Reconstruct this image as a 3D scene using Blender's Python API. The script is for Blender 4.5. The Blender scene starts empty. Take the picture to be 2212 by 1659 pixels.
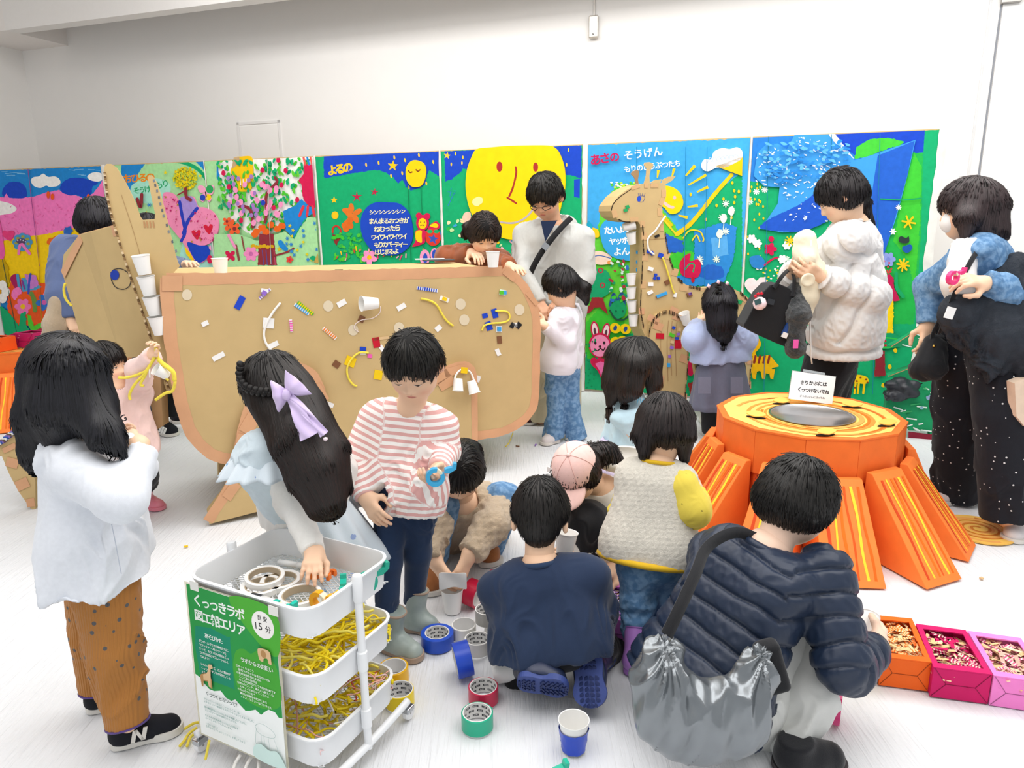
import bpy, math, random
import numpy as np
from mathutils import Vector, Matrix
from mathutils.geometry import tessellate_polygon
random.seed(7); RNG = np.random.RandomState(7)
SC = bpy.context.scene
COL = SC.collection
A_ = np.array
# ------------------------------------------------------------------ camera
FPX, CX, CY, CAMH = 1534.0, 1106.0, 829.5, 1.42
PITCH, ROLL = math.radians(13.3), math.radians(-0.68)
_f = A_([0, math.cos(PITCH), -math.sin(PITCH)]); _r = A_([1., 0, 0]); _u = np.cross(_r, _f)
CR = _r * math.cos(ROLL) + _u * math.sin(ROLL); CU = _u * math.cos(ROLL) - _r * math.sin(ROLL)
CAMP = A_([0, 0, CAMH])
cam_d = bpy.data.cameras.new('camera'); cam = bpy.data.objects.new('camera', cam_d); COL.objects.link(cam)
cam_d.sensor_fit = 'HORIZONTAL'; cam_d.sensor_width = 36.0; cam_d.lens = 36.0 * FPX / 2212.0
cam_d.clip_start = 0.05; cam_d.clip_end = 60
cam.matrix_world = Matrix(((CR[0], CU[0], -_f[0], 0), (CR[1], CU[1], -_f[1], 0), (CR[2], CU[2], -_f[2], CAMH), (0, 0, 0, 1)))
SC.camera = cam
# ------------------------------------------------------------------ world, lights, exposure
SC.view_settings.view_transform = 'Standard'; SC.view_settings.look = 'None'
SC.view_settings.gamma = 1.0; SC.view_settings.use_curve_mapping = False
SC.view_settings.exposure = 0.12
W_ = bpy.data.worlds.new('world'); SC.world = W_; W_.use_nodes = True
W_.node_tree.nodes['Background'].inputs[0].default_value = (0.96, 0.98, 1.0, 1)
W_.node_tree.nodes['Background'].inputs[1].default_value = .62
def area(name, loc, sx, sy, power, col=(1, 1, 1), rot=(0, 0, 0)):
    l = bpy.data.lights.new(name, 'AREA'); l.shape = 'RECTANGLE'; l.size = sx; l.size_y = sy; l.energy = power; l.color = col
    o = bpy.data.objects.new(name, l); o.location = loc; o.rotation_euler = rot; COL.objects.link(o); return o
WALLYAW = math.radians(-18.64)
for i, (x, y, sx, sy, pw) in enumerate(((-1.6, 1.2, 3.0, 2.2, 62), (1.7, 1.2, 3.0, 2.2, 62), (-1.4, 4.0, 4.0, 1.6, 62), (2.0, 3.4, 3.4, 1.6, 58))):
    area('ceiling_light_panel', (x, y, 3.62), sx, sy, pw, (1.0, 0.985, 0.97), (0, 0, WALLYAW))

area('wall_fill_strip', (.4, 4.6, 3.7), 7.0, .3, 60, (1.0, .985, .97), (math.radians(38), 0, WALLYAW))  # unseen strip light, added to brighten the back wall

def ray(x, y): return _f + CR * (x - CX) / FPX - CU * (y - CY) / FPX
def G(x, y, z=0.0):
    d = ray(x, y); return CAMP + d * ((z - CAMH) / d[2])
def D(x, y, Y):
    d = ray(x, y); return CAMP + d * (Y / d[1])
def PL(x, y, p0, n):
    d = ray(x, y); return CAMP + d * (float((A_(p0) - CAMP) @ n) / float(d @ n))
def nrm(v):
    v = A_(v, dtype=float); return v / (np.linalg.norm(v) + 1e-12)
def az(deg, down=0.0):
    a = math.radians(deg); d = math.radians(down)
    return A_([math.sin(a) * math.cos(d), math.cos(a) * math.cos(d), -math.sin(d)])
def frame(fwd, up=(0, 0, 1)):
    f = nrm(fwd); r = nrm(np.cross(f, up)); u = np.cross(r, f); return np.stack([r, f, u], 1)
def rotm(ax, deg): return A_(Matrix.Rotation(math.radians(deg), 3, Vector(ax)))
# ------------------------------------------------------------------ colours and materials
def lin(c):
    if isinstance(c, str):
        c = c.lstrip('#'); c = [int(c[i:i + 2], 16) / 255 for i in (0, 2, 4)]
        c = [v / 12.92 if v <= .04045 else ((v + .055) / 1.055) ** 2.4 for v in c]
    return tuple(c[:3])
MATS = {}
def mat(name, color=None, rough=.6, metal=0., kind=None, scale=200., bump=.2, vcol=False, var=.06, spec=.3, sheen=0., trans=0., coat=0., color2=None, dist=.002, emit=None, alpha=1.):
    if name in MATS: return MATS[name]
    m = bpy.data.materials.new(name); m.use_nodes = True; nt = m.node_tree; N = nt.nodes; L = nt.links
    b = N['Principled BSDF']; b.inputs['Roughness'].default_value = rough; b.inputs['Metallic'].default_value = metal
    b.inputs['Specular IOR Level'].default_value = spec
    if sheen: b.inputs['Sheen Weight'].default_value = sheen
    if coat: b.inputs['Coat Weight'].default_value = coat; b.inputs['Coat Roughness'].default_value = .15
    if trans: b.inputs['Transmission Weight'].default_value = trans
    if alpha < 1: b.inputs['Alpha'].default_value = alpha
    col = lin(color) if color is not None else (1, 1, 1)
    tc = N.new('ShaderNodeTexCoord')
    if vcol:
        a = N.new('ShaderNodeAttribute'); a.attribute_name = 'Col'; src = a.outputs['Color']
    else:
        rgb = N.new('ShaderNodeRGB'); rgb.outputs[0].default_value = (*col, 1); src = rgb.outputs[0]
    if var or color2:
        nz = N.new('ShaderNodeTexNoise'); nz.inputs['Scale'].default_value = scale * .12 if not color2 else scale; nz.inputs['Detail'].default_value = 4
        L.new(tc.outputs['Object'], nz.inputs['Vector'])
        if color2:
            cr = N.new('ShaderNodeValToRGB'); cr.color_ramp.elements[0].position = .42; cr.color_ramp.elements[1].position = .6
            cr.color_ramp.elements[0].color = (*col, 1); cr.color_ramp.elements[1].color = (*lin(color2), 1)
            L.new(nz.outputs['Fac'], cr.inputs['Fac']); src = cr.outputs['Color']
        else:
            mr = N.new('ShaderNodeMapRange'); mr.inputs['From Min'].default_value = .3; mr.inputs['From Max'].default_value = .7
            mr.inputs['To Min'].default_value = 1 - var; mr.inputs['To Max'].default_value = 1 + var
            L.new(nz.outputs['Fac'], mr.inputs['Value'])
            mx = N.new('ShaderNodeVectorMath'); mx.operation = 'SCALE'
            L.new(src, mx.inputs[0]); L.new(mr.outputs[0], mx.inputs['Scale']); src = mx.outputs[0]
    L.new(src, b.inputs['Base Color'])
    if kind:
        bp = N.new('ShaderNodeBump'); bp.inputs['Strength'].default_value = bump; bp.inputs['Distance'].default_value = dist
        mp = N.new('ShaderNodeMapping'); L.new(tc.outputs['Object'], mp.inputs['Vector'])
        if kind == 'noise':
            t = N.new('ShaderNodeTexNoise'); t.inputs['Detail'].default_value = 5
        elif kind == 'weave':
            t = N.new('ShaderNodeTexNoise'); t.inputs['Detail'].default_value = 2; mp.inputs['Scale'].default_value = (1, 1, .25)
        elif kind == 'rib':
            t = N.new('ShaderNodeTexNoise'); t.inputs['Detail'].default_value = 1; mp.inputs['Scale'].default_value = (1, 1, .02)
        elif kind == 'streak':
            t = N.new('ShaderNodeTexNoise'); t.inputs['Detail'].default_value = 3; mp.inputs['Scale'].default_value = (.12, .12, 1); mp.inputs['Rotation'].default_value = (.3, .5, .2)
        elif kind == 'fleece':
            t = N.new('ShaderNodeTexNoise'); t.inputs['Detail'].default_value = 6; t.inputs['Roughness'].default_value = .75; t.inputs['Distortion'].default_value = 1.2
        t.inputs['Scale'].default_value = scale
        L.new(mp.outputs[0], t.inputs['Vector']); L.new(t.outputs['Fac'], bp.inputs['Height']); L.new(bp.outputs[0], b.inputs['Normal'])
    if emit: b.inputs['Emission Color'].default_value = (*lin(emit), 1); b.inputs['Emission Strength'].default_value = 1
    MATS[name] = m; return m
# ------------------------------------------------------------------ objects
def tag(o, label=None, cat=None, group=None, kind=None):
    if label: o['label'] = label
    if cat: o['category'] = cat
    if group: o['group'] = group
    if kind: o['kind'] = kind
    return o
def empty(name, loc, label=None, cat=None, group=None, kind=None):
    o = bpy.data.objects.new(name, None); o.empty_display_size = .1; o.location = Vector(loc); COL.objects.link(o)
    return tag(o, label, cat, group, kind)
def wloc(o):
    v = A_(o.location)
    if o.parent: v = v + wloc(o.parent)
    return v
def meshobj(name, V, Fc, m, parent=None, loc=None, smooth=True, cols=None, midx=None, fcols=None):
    """V in world coordinates; the object's origin is loc (or the parent's)"""
    V = np.asarray(V, dtype=np.float64)
    if loc is None: loc = V.mean(0) if parent is None and len(V) else (wloc(parent) if parent is not None else A_([0, 0, 0.]))
    loc = A_(loc, dtype=float)
    me = bpy.data.meshes.new(name)
    V2 = V - loc
    if isinstance(Fc, np.ndarray) and Fc.ndim == 2:
        k = Fc.shape[1]; nf = len(Fc)
        me.vertices.add(len(V2)); me.vertices.foreach_set('co', V2.astype(np.float32).ravel())
        me.loops.add(nf * k); me.loops.foreach_set('vertex_index', Fc.astype(np.int32).ravel())
        me.polygons.add(nf); me.polygons.foreach_set('loop_start', np.arange(0, nf * k, k, dtype=np.int32))
        me.update(calc_edges=True)
    else:
        me.from_pydata([tuple(v) for v in V2], [], [tuple(f) for f in Fc]); me.update()
    me.polygons.foreach_set('use_smooth', np.full(len(me.polygons), smooth))
    if cols is not None:
        ca = me.color_attributes.new('Col', 'FLOAT_COLOR', 'POINT'); c = np.ones((len(V2), 4), np.float32); c[:, :3] = cols; ca.data.foreach_set('color', c.ravel())
    if isinstance(m, (list, tuple)):
        for q in m: me.materials.append(q)
        if midx is not None: me.polygons.foreach_set('material_index', np.asarray(midx, dtype=np.int32))
    elif m: me.materials.append(m)
    o = bpy.data.objects.new(name, me); COL.objects.link(o)
    if parent is not None:
        o.parent = parent; o.location = Vector(loc - wloc(parent))
    else: o.location = Vector(loc)
    return o
class MB:
    """collects simple solids into one mesh"""
    def __init__(s): s.V = []; s.F = []; s.C = []; s.n = 0; s.M = []
    def add(s, V, F, c=None, mi=0):
        V = np.asarray(V, float); s.V.append(V); s.F += [tuple(int(i) + s.n for i in f) for f in F]; s.n += len(V)
        s.C.append(np.tile(c if c is not None else (1, 1, 1), (len(V), 1))); s.M += [mi] * len(F); return s
    def box(s, c, h, R=None, col=None, mi=0):
        R = np.eye(3) if R is None else R
        P = A_([[x, y, z] for x in (-1, 1) for y in (-1, 1) for z in (-1, 1)], float) * A_(h)
        s.add(P @ R.T + A_(c), [(0, 1, 3, 2), (4, 6, 7, 5), (0, 4, 5, 1), (2, 3, 7, 6), (0, 2, 6, 4), (1, 5, 7, 3)], col, mi); return s
    def tube(s, pts, r, n=8, col=None, cap=True, mi=0):
        pts = [A_(p, float) for p in pts]; m = len(pts); r = [r] * m if np.isscalar(r) else r
        rings = []; prev = None
        for i in range(m):
            t = nrm(pts[min(i + 1, m - 1)] - pts[max(i - 1, 0)])
            if prev is None: a = nrm(np.cross(t, (0, 0, 1) if abs(t[2]) < .9 else (1, 0, 0)))
            else: a = nrm(prev - t * (prev @ t))
            prev = a; b = np.cross(t, a)
            rings.append([pts[i] + r[i] * (math.cos(q) * a + math.sin(q) * b) for q in np.arange(n) * 2 * math.pi / n])
        V = np.concatenate(rings); F = [(i * n + j, i * n + (j + 1) % n, (i + 1) * n + (j + 1) % n, (i + 1) * n + j) for i in range(m - 1) for j in range(n)]
        if cap: F += [tuple(range(n))[::-1], tuple((m - 1) * n + j for j in range(n))]
        s.add(V, F, col, mi); return s
    def lathe(s, prof, c, axis=(0, 0, 1), n=32, col=None, mi=0, close=False):
        ax = nrm(axis); a = nrm(np.cross(ax, (0, 1, 0) if abs(ax[1]) < .9 else (1, 0, 0))); b = np.cross(ax, a); m = len(prof)
        V = [A_(c) + ax * z + r * (math.cos(q) * a + math.sin(q) * b) for r, z in prof for q in np.arange(n) * 2 * math.pi / n]
        rng = range(m if close else m - 1)
        F = [(i * n + j, i * n + (j + 1) % n, ((i + 1) % m) * n + (j + 1) % n, ((i + 1) % m) * n + j) for i in rng for j in range(n)]
        if not close:
            if prof[0][0] > 1e-6: F.append(tuple(range(n))[::-1])
            if prof[-1][0] > 1e-6: F.append(tuple((m - 1) * n + j for j in range(n)))
        s.add(V, F, col, mi); return s
    def prism(s, P, off, col=None, mi=0):
        """P: planar 3-D outline, off: extrusion vector"""
        P = A_(P, float); n = len(P); tris = tessellate_polygon([[Vector(p) for p in P]])
        nn = sum((np.cross(P[i] - P[0], P[(i + 1) % n] - P[0]) for i in range(1, n)), A_([0., 0, 0]))
        Q = P + A_(off); up = nn @ A_(off) > 0
        T = []
        for t in tris:
            c = np.cross(P[t[1]] - P[t[0]], P[t[2]] - P[t[0]]) @ nn
            t = tuple(t) if c > 0 else tuple(t)[::-1]
            T.append(t if not up else t[::-1]); T.append(tuple(i + n for i in (t[::-1] if not up else t)))
        sd = [(i, (i + 1) % n, (i + 1) % n + n, i + n) for i in range(n)]
        if not up: sd = [q[::-1] for q in sd]
        s.add(np.concatenate([P, Q]), T + sd, col, mi); return s
    def build(s, name, m, parent=None, loc=None, smooth=False, vc=False):
        return meshobj(name, np.concatenate(s.V), s.F, m, parent, loc, smooth, np.concatenate(s.C) if vc else None, midx=s.M if isinstance(m, (list, tuple)) else None)
def bevel(o, w=.002, seg=2, ang=35):
    b = o.modifiers.new('bevel', 'BEVEL'); b.width = w; b.segments = seg; b.limit_method = 'ANGLE'; b.angle_limit = math.radians(ang); return o
def smooth_by_angle(o, ang=40):
    me = o.data; me.polygons.foreach_set('use_smooth', np.full(len(me.polygons), True)); me.set_sharp_from_angle(angle=math.radians(ang)); return o
def catmull(P, k=6, closed=True):
    P = A_(P, float); n = len(P); out = []
    for i in range(n if closed else n - 1):
        p0, p1, p2, p3 = (P[(i - 1) % n], P[i], P[(i + 1) % n], P[(i + 2) % n]) if closed else (P[max(i - 1, 0)], P[i], P[i + 1], P[min(i + 2, n - 1)])
        for t in np.arange(k) / k: out.append(.5 * ((2 * p1) + (-p0 + p2) * t + (2 * p0 - 5 * p1 + 4 * p2 - p3) * t * t + (-p0 + 3 * p1 - 3 * p2 + p3) * t ** 3))
    if not closed: out.append(P[-1])
    return A_(out)
# ------------------------------------------------------------------ text to triangles (flat, unit em)
_TXT = {}
def glyph(s, off=0.0):
    k = (s, off)
    if k in _TXT: return _TXT[k]
    c = bpy.data.curves.new('glyph', 'FONT'); c.body = s; c.offset = off; c.resolution_u = 3
    o = bpy.data.objects.new('glyph', c); COL.objects.link(o)
    dg = bpy.context.evaluated_depsgraph_get(); me = o.evaluated_get(dg).to_mesh()
    V = A_([v.co[:] for v in me.vertices]) if len(me.vertices) else np.zeros((0, 3)); F = [tuple(p.vertices) for p in me.polygons]
    w = float(o.dimensions.x); o.evaluated_get(dg).to_mesh_clear(); bpy.data.objects.remove(o); bpy.data.curves.remove(c)
    _TXT[k] = (V, F, w); return _TXT[k]
# ------------------------------------------------------------------ signed-distance modelling
def _smin(a, b, k):
    if k <= 0: return np.minimum(a, b)
    h = np.maximum(k - np.abs(a - b), 0) / k; return np.minimum(a, b) - h * h * k * .25
class SD:
    def __init__(s): s.ops = []
    def cap(s, a, b, ra, rb=None, k=.02, op='u'):
        s.ops.append(('cap', A_(a, float), A_(b, float), float(ra), float(ra if rb is None else rb), k, op)); return s
    def chain(s, P, R, k=.02):
        for i in range(len(P) - 1): s.cap(P[i], P[i + 1], R[i], R[i + 1], k)
        return s
    def ell(s, c, r, R=None, k=.02, op='u'):
        s.ops.append(('ell', A_(c, float), A_(r, float), np.eye(3) if R is None else R, 0, k, op)); return s
    def box(s, c, h, R=None, rd=.01, k=.01, op='u'):
        s.ops.append(('box', A_(c, float), A_(h, float), np.eye(3) if R is None else R, rd, k, op)); return s
    def cut(s, c, n, rad, k=.004):
        """remove everything on the +n side of the plane through c within rad of c"""
        s.ops.append(('cut', A_(c, float), nrm(n), float(rad), 0, k, 's')); return s
    def bb(s, o):
        if o[0] == 'cap': r = max(o[3], o[4]); return np.minimum(o[1], o[2]) - r, np.maximum(o[1], o[2]) + r
        if o[0] == 'ell': e = np.sqrt(((o[3] * o[2]) ** 2).sum(1)); return o[1] - e, o[1] + e
        if o[0] == 'box': e = np.abs(o[3]) @ o[2] + o[4]; return o[1] - e, o[1] + e
        return o[1] - o[3], o[1] + o[3]
    def dist(s, o, P):
        if o[0] == 'cap':
            a, b, ra, rb = o[1:5]; ba = b - a; l2 = ba @ ba + 1e-12; t = np.clip(((P - a) @ ba) / l2, 0, 1)
            return np.linalg.norm(P - a - t[..., None] * ba, axis=-1) - (ra + (rb - ra) * t)
        if o[0] == 'ell':
            q = (P - o[1]) @ o[3]; k0 = np.linalg.norm(q / o[2], axis=-1); k1 = np.linalg.norm(q / (o[2] ** 2), axis=-1); return k0 * (k0 - 1) / (k1 + 1e-9)
        if o[0] == 'box':
            q = np.abs((P - o[1]) @ o[3]) - o[2]; return np.linalg.norm(np.maximum(q, 0), axis=-1) + np.minimum(q.max(-1), 0) - o[4]
        return -((P - o[1]) @ o[2])
    def grid(s, h, pad=3):
        B = [s.bb(o) for o in s.ops if o[-1] == 'u']; lo = np.min([b[0] for b in B], 0) - h * pad; hi = np.max([b[1] for b in B], 0) + h * pad
        n = np.ceil((hi - lo) / h).astype(int) + 1; F = np.full(n, 1.0, np.float32)
        ax = [lo[i] + h * np.arange(n[i]) for i in range(3)]
        for o in s.ops:
            l, u = s.bb(o); k = o[5]; m = k + 4 * h if o[0] != 'cut' else 0
            i0 = np.clip(np.floor((l - m - lo) / h).astype(int), 0, n - 1); i1 = np.clip(np.ceil((u + m - lo) / h).astype(int) + 1, 1, n)
            if (i1 <= i0).any(): continue
            sl = tuple(slice(a, b) for a, b in zip(i0, i1))
            P = np.stack(np.meshgrid(ax[0][sl[0]], ax[1][sl[1]], ax[2][sl[2]], indexing='ij'), -1)
            d = s.dist(o, P); cur = F[sl]
            if o[-1] == 'u': F[sl] = _smin(cur, d, k)
            elif o[0] == 'cut':
                ins = ((P - o[1]) ** 2).sum(-1) < o[3] ** 2
                F[sl] = np.where(ins, np.maximum(cur, -d), cur)
            else: F[sl] = -_smin(-cur, d, k)
        return F, lo, h
    def mesh(s, h, sm=1):
        F, lo, h = s.grid(h); V, Q = surfnets(F); V = lo + V * h
        for _ in range(sm): V = lap(V, Q, .5)
        return V, Q
def surfnets(F):
    S = F < 0; n = A_(F.shape) - 1
    c = np.zeros(n, np.int8)
    cs = [(i, j, k) for i in (0, 1) for j in (0, 1) for k in (0, 1)]
    for i, j, k in cs: c += S[i:i + n[0], j:j + n[1], k:k + n[2]]
    act = (c > 0) & (c < 8); idx = np.full(n, -1, np.int32); ijk = np.argwhere(act); idx[act] = np.arange(len(ijk))
    acc = np.zeros((len(ijk), 3)); cnt = np.zeros(len(ijk))
    f = {q: F[ijk[:, 0] + q[0], ijk[:, 1] + q[1], ijk[:, 2] + q[2]].astype(float) for q in cs}
    for a in cs:
        for ax in range(3):
            if a[ax]: continue
            b = list(a); b[ax] = 1; b = tuple(b); va, vb = f[a], f[b]; m = (va < 0) != (vb < 0)
            t = va[m] / (va[m] - vb[m]); p = np.tile(A_(a, float), (m.sum(), 1)); p[:, ax] += t; acc[m] += p; cnt[m] += 1
    V = ijk + acc / cnt[:, None]; Q = []
    for ax in range(3):
        b, c2 = (ax + 1) % 3, (ax + 2) % 3
        sl0 = [slice(1, -1)] * 3; sl1 = [slice(1, -1)] * 3; sl0[ax] = slice(0, -1); sl1[ax] = slice(1, None)
        s0 = S[tuple(sl0)]; s1 = S[tuple(sl1)]; g = np.argwhere(s0 != s1)
        if not len(g): continue
        pos = s0[g[:, 0], g[:, 1], g[:, 2]]; off = A_([1, 1, 1]); off[ax] = 0; g = g + off
        eb = np.zeros(3, int); eb[b] = 1; ec = np.zeros(3, int); ec[c2] = 1
        def I(q): return idx[q[:, 0], q[:, 1], q[:, 2]]
        q = np.stack([I(g - eb - ec), I(g - ec), I(g), I(g - eb)], 1)
        q[~pos] = q[~pos][:, ::-1]; Q.append(q[(q >= 0).all(1)])
    return V, np.concatenate(Q)
def lap(V, Q, w=.5):
    acc = np.zeros_like(V); cnt = np.zeros(len(V))
    for i in range(4):
        a, b = Q[:, i], Q[:, (i + 1) % 4]
        for c in range(3): acc[:, c] += np.bincount(a, V[b, c], len(V)) + np.bincount(b, V[a, c], len(V))
        cnt += np.bincount(a, minlength=len(V)) + np.bincount(b, minlength=len(V))
    return V * (1 - w) + w * acc / np.maximum(cnt, 1)[:, None]
def vnormals(V, Q):
    n = np.cross(V[Q[:, 2]] - V[Q[:, 0]], V[Q[:, 3]] - V[Q[:, 1]]); N = np.zeros_like(V)
    for i in range(4):
        for c in range(3): N[:, c] += np.bincount(Q[:, i], n[:, c], len(V))
    return N / (np.linalg.norm(N, axis=1, keepdims=True) + 1e-12)
def wav(P, scale, seed=0, oc=3):
    """smooth pseudo-noise from random plane waves, about -1..1"""
    r = np.random.RandomState(seed); out = np.zeros(len(P)); amp = 1.; tot = 0
    for o in range(oc):
        for _ in range(5):
            d = nrm(r.randn(3)); out += amp * np.sin((P @ d) * scale * (2 ** o) * r.uniform(.7, 1.3) * 2 * math.pi + r.uniform(0, 6.28)) / 2.2
        tot += amp; amp *= .5
    return out / tot
def wrinkle(V, Q, amp=.004, scale=8, ax=(0, 0, 1), stretch=.35, seed=0):
    """soft folds: ridged noise compressed along ax (ax = direction folds run along)"""
    a = nrm(ax); P = V - np.outer(V @ a, a) * (1 - stretch)
    P = P + .02 * np.stack([wav(V, scale * .6, seed + i, 1) for i in (1, 2, 3)], 1)
    r = 1 - 2.2 * np.abs(wav(P, scale, seed + 7, 2)) ** .8; r2 = 1 - 2 * np.abs(wav(P + .03 * r[:, None], scale * 2.1, seed + 9, 1)); N = vnormals(V, Q)
    g = np.clip(wav(V, 3, seed + 11, 1) + .6, .15, 1.2); return V + N * (amp * 1.35 * g * (r + .35 * r2))[:, None]
def skel_u(V, lines):
    best = np.full(len(V), 1e9); u = np.zeros(len(V)); which = np.zeros(len(V), int)
    for li, P in enumerate(lines):
        acc = 0
        for i in range(len(P) - 1):
            a, b = A_(P[i], float), A_(P[i + 1], float); ba = b - a; L = np.linalg.norm(ba); t = ((V - a) @ ba) / (L * L)
            if i > 0: t = np.maximum(t, 0)
            if i < len(P) - 2: t = np.minimum(t, 1)
            tc = np.clip(t, 0, 1); d = np.linalg.norm(V - a - tc[:, None] * ba, axis=1); m = d < best
            best[m] = d[m]; u[m] = (acc + t * L)[m]; which[m] = li; acc += L
    return u, which, best
# ------------------------------------------------------------------ the room
MU0 = A_([0.629, 5.716, 0.]); MUD = A_([math.cos(WALLYAW), math.sin(WALLYAW), 0.]); MUN = A_([MUD[1], -MUD[0], 0.])   # mural line, direction and face normal (towards the room)
BW0 = MU0 - MUN * .75
def Wp(a, off, z): return BW0 + MUD * a + MUN * off + A_([0, 0, z])
def AL(x, y, o=0.): v = PL(x, y, BW0 + MUN * o, MUN); return float((v - BW0) @ MUD), float(v[2])
CA, ZS = AL(48, 110)   # room corner and soffit height
def AO(x, y): v = G(x, y, ZS) - BW0; return float(v @ MUD), float(v @ MUN)
SA, SO = AO(42, 73); _, BO = AO(10, 66)
WM = mat('wall_paint', '#f4f2ef', .85, kind='noise', scale=60, bump=.05, var=.006)
def struct(name, mb, m, **k): o = mb.build(name, m, **k); o['kind'] = 'structure'; return o
def slab(a0, a1, o0, o1, z0, z1): return MB().prism([Wp(a0, o0, z0), Wp(a1, o0, z0), Wp(a1, o1, z0), Wp(a0, o1, z0)], (0, 0, z1 - z0))
struct('wall_back', slab(CA - .3, 6.2, 0, -.12, 0, 4.6), WM)
struct('wall_left', slab(CA - .12, CA, 0, 8.8, 0, 4.6), WM)
CM = mat('ceiling_paint', '#f3eeea', .9, var=.01)
# dropped ceiling along the left wall, and the slot and beam that run along the back wall
struct('ceiling', slab(CA - .12, 6.2, 0, 9.0, 4.5, 4.6), CM)
mb = slab(CA, SA, 0, BO, ZS, 4.5); struct('ceiling', mb, CM)
struct('trim_1', slab(SA, 6.2, SO, BO, ZS, 4.5), mat('beam_paint', '#f2efec', .9, var=.01))
# floor: white non-woven sheet over the hall floor, crinkled
nx, ny = 420, 380
gx = np.linspace(-6.5, 6.5, nx); gy = np.linspace(-1.5, 9.2, ny); X, Y = np.meshgrid(gx, gy, indexing='ij')
P = np.stack([X.ravel(), Y.ravel(), np.zeros(X.size)], 1)
P[:, 2] = .0035 * (1 - np.abs(wav(P + .15 * np.stack([wav(P, .8, 3, 1)] * 3, 1), .9, 11, 3)) ** .6) + .0015 * wav(P, 3, 5, 2) - .006
i = np.arange(nx * ny).reshape(nx, ny); Q = np.stack([i[:-1, :-1], i[1:, :-1], i[1:, 1:], i[:-1, 1:]], -1).reshape(-1, 4)
fm = mat('floor_sheet', '#e2e4e7', .8, kind=None, var=.02, scale=12)
nt = fm.node_tree; N_ = nt.nodes; L_ = nt.links; tc = N_.new('ShaderNodeTexCoord')
def wv(rot, sc, dist_):
    mp = N_.new('ShaderNodeMapping'); mp.inputs['Rotation'].default_value = (0, 0, rot); mp.inputs['Scale'].default_value = (1, .06, 1)
    w = N_.new('ShaderNodeTexNoise'); w.inputs['Scale'].default_value = sc; w.inputs['Detail'].default_value = 3; w.inputs['Distortion'].default_value = dist_
    L_.new(tc.outputs['Object'], mp.inputs[0]); L_.new(mp.outputs[0], w.inputs['Vector']); return w
w1, w2 = wv(.12, 90, .3), wv(1.75, 60, .8)
ad = N_.new('ShaderNodeMath'); ad.operation = 'ADD'; L_.new(w1.outputs['Fac'], ad.inputs[0]); L_.new(w2.outputs['Fac'], ad.inputs[1])
cr3 = N_.new('ShaderNodeTexNoise'); cr3.inputs['Scale'].default_value = 9; cr3.inputs['Detail'].default_value = 6; cr3.inputs['Distortion'].default_value = 1.5; L_.new(tc.outputs['Object'], cr3.inputs['Vector'])
ad2 = N_.new('ShaderNodeMath'); ad2.operation = 'ADD'; L_.new(ad.outputs[0], ad2.inputs[0]); L_.new(cr3.outputs['Fac'], ad2.inputs[1])
bp = N_.new('ShaderNodeBump'); bp.inputs['Strength'].default_value = .9; bp.inputs['Distance'].default_value = .005
L_.new(ad2.outputs[0], bp.inputs['Height']); L_.new(bp.outputs[0], N_['Principled BSDF'].inputs['Normal'])
fl = meshobj('floor', P, Q, fm, loc=(0, 0, 0)); fl['kind'] = 'structure'
# flush white access door in the back wall above the mural
fr_m = mat('door_frame_paint', '#eceae8', .6, var=0)
(A0, Z1), (A1, _) = AL(512, 265), AL(605, 262); Z0 = 1.0
mb = MB()
for a0, a1, z0, z1 in ((A0, A0 + .025, Z0, Z1), (A1 - .025, A1, Z0, Z1), (A0, A1, Z1 - .025, Z1)):
    mb.prism([Wp(a0, 0, z0), Wp(a1, 0, z0), Wp(a1, .008, z0), Wp(a0, .008, z0)], (0, 0, z1 - z0))
d1 = struct('door_1', mb, fr_m)
q = MB().prism([Wp(A0 + .03, 0, Z0), Wp(A1 - .03, 0, Z0), Wp(A1 - .03, .004, Z0), Wp(A0 + .03, .004, Z0)], (0, 0, Z1 - Z0 - .04)).build('door_leaf', WM, d1)
DA, DZ = AL(2162, 3)
d2 = struct('door_2', slab(DA + .015, DA + 1.6, -.001, .012, 0, DZ - .02), mat('door_white', '#f6f5f3', .5, var=0))
MB().prism([Wp(DA, 0, 0), Wp(DA + .012, 0, 0), Wp(DA + .012, .004, 0), Wp(DA, .004, 0)], (0, 0, 4.4)).build('shadow_gap', mat('gap_grey', '#8f9299', .6), d2)
MB().prism([Wp(DA - .07, 0, 0), Wp(DA - .055, 0, 0), Wp(DA - .055, .006, 0), Wp(DA - .07, .006, 0)], (0, 0, 4.4)).build('edge_strip', mat('strip_white', '#e2e2e2', .5), d2)
R = np.stack([MUD, MUN, [0, 0, 1]], 1)
bevel(MB().box(Wp(DA + .055, .03, DZ), (.06, .02, .024), R).build('closer', mat('brushed_steel', '#a9a5a0', .35, 1.0), d2), .006)
# wall sensor on a thin stem
XA, XZ = AL(1284, 60)
t = empty('wall_sensor', Wp(XA, 0, XZ), 'small rounded silver box hanging from a thin rod high on the white wall', 'sensor')
bevel(MB().box(Wp(XA, .03, XZ), (.04, .02, .088), R).build('case', mat('sensor_silver', '#cfc9c0', .35, .5), t), .012, 4)
MB().box(Wp(XA, .012, XZ + .155), (.006, .006, .075), R).build('stem', mat('sensor_stem', '#d8d3cc', .4, .3), t)
MB().lathe([(.006, 0), (.006, .006), (0, .006)], Wp(XA, .052, XZ - .06), MUN, 10).build('lens', mat('sensor_lens', '#777777', .3), t)
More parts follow.
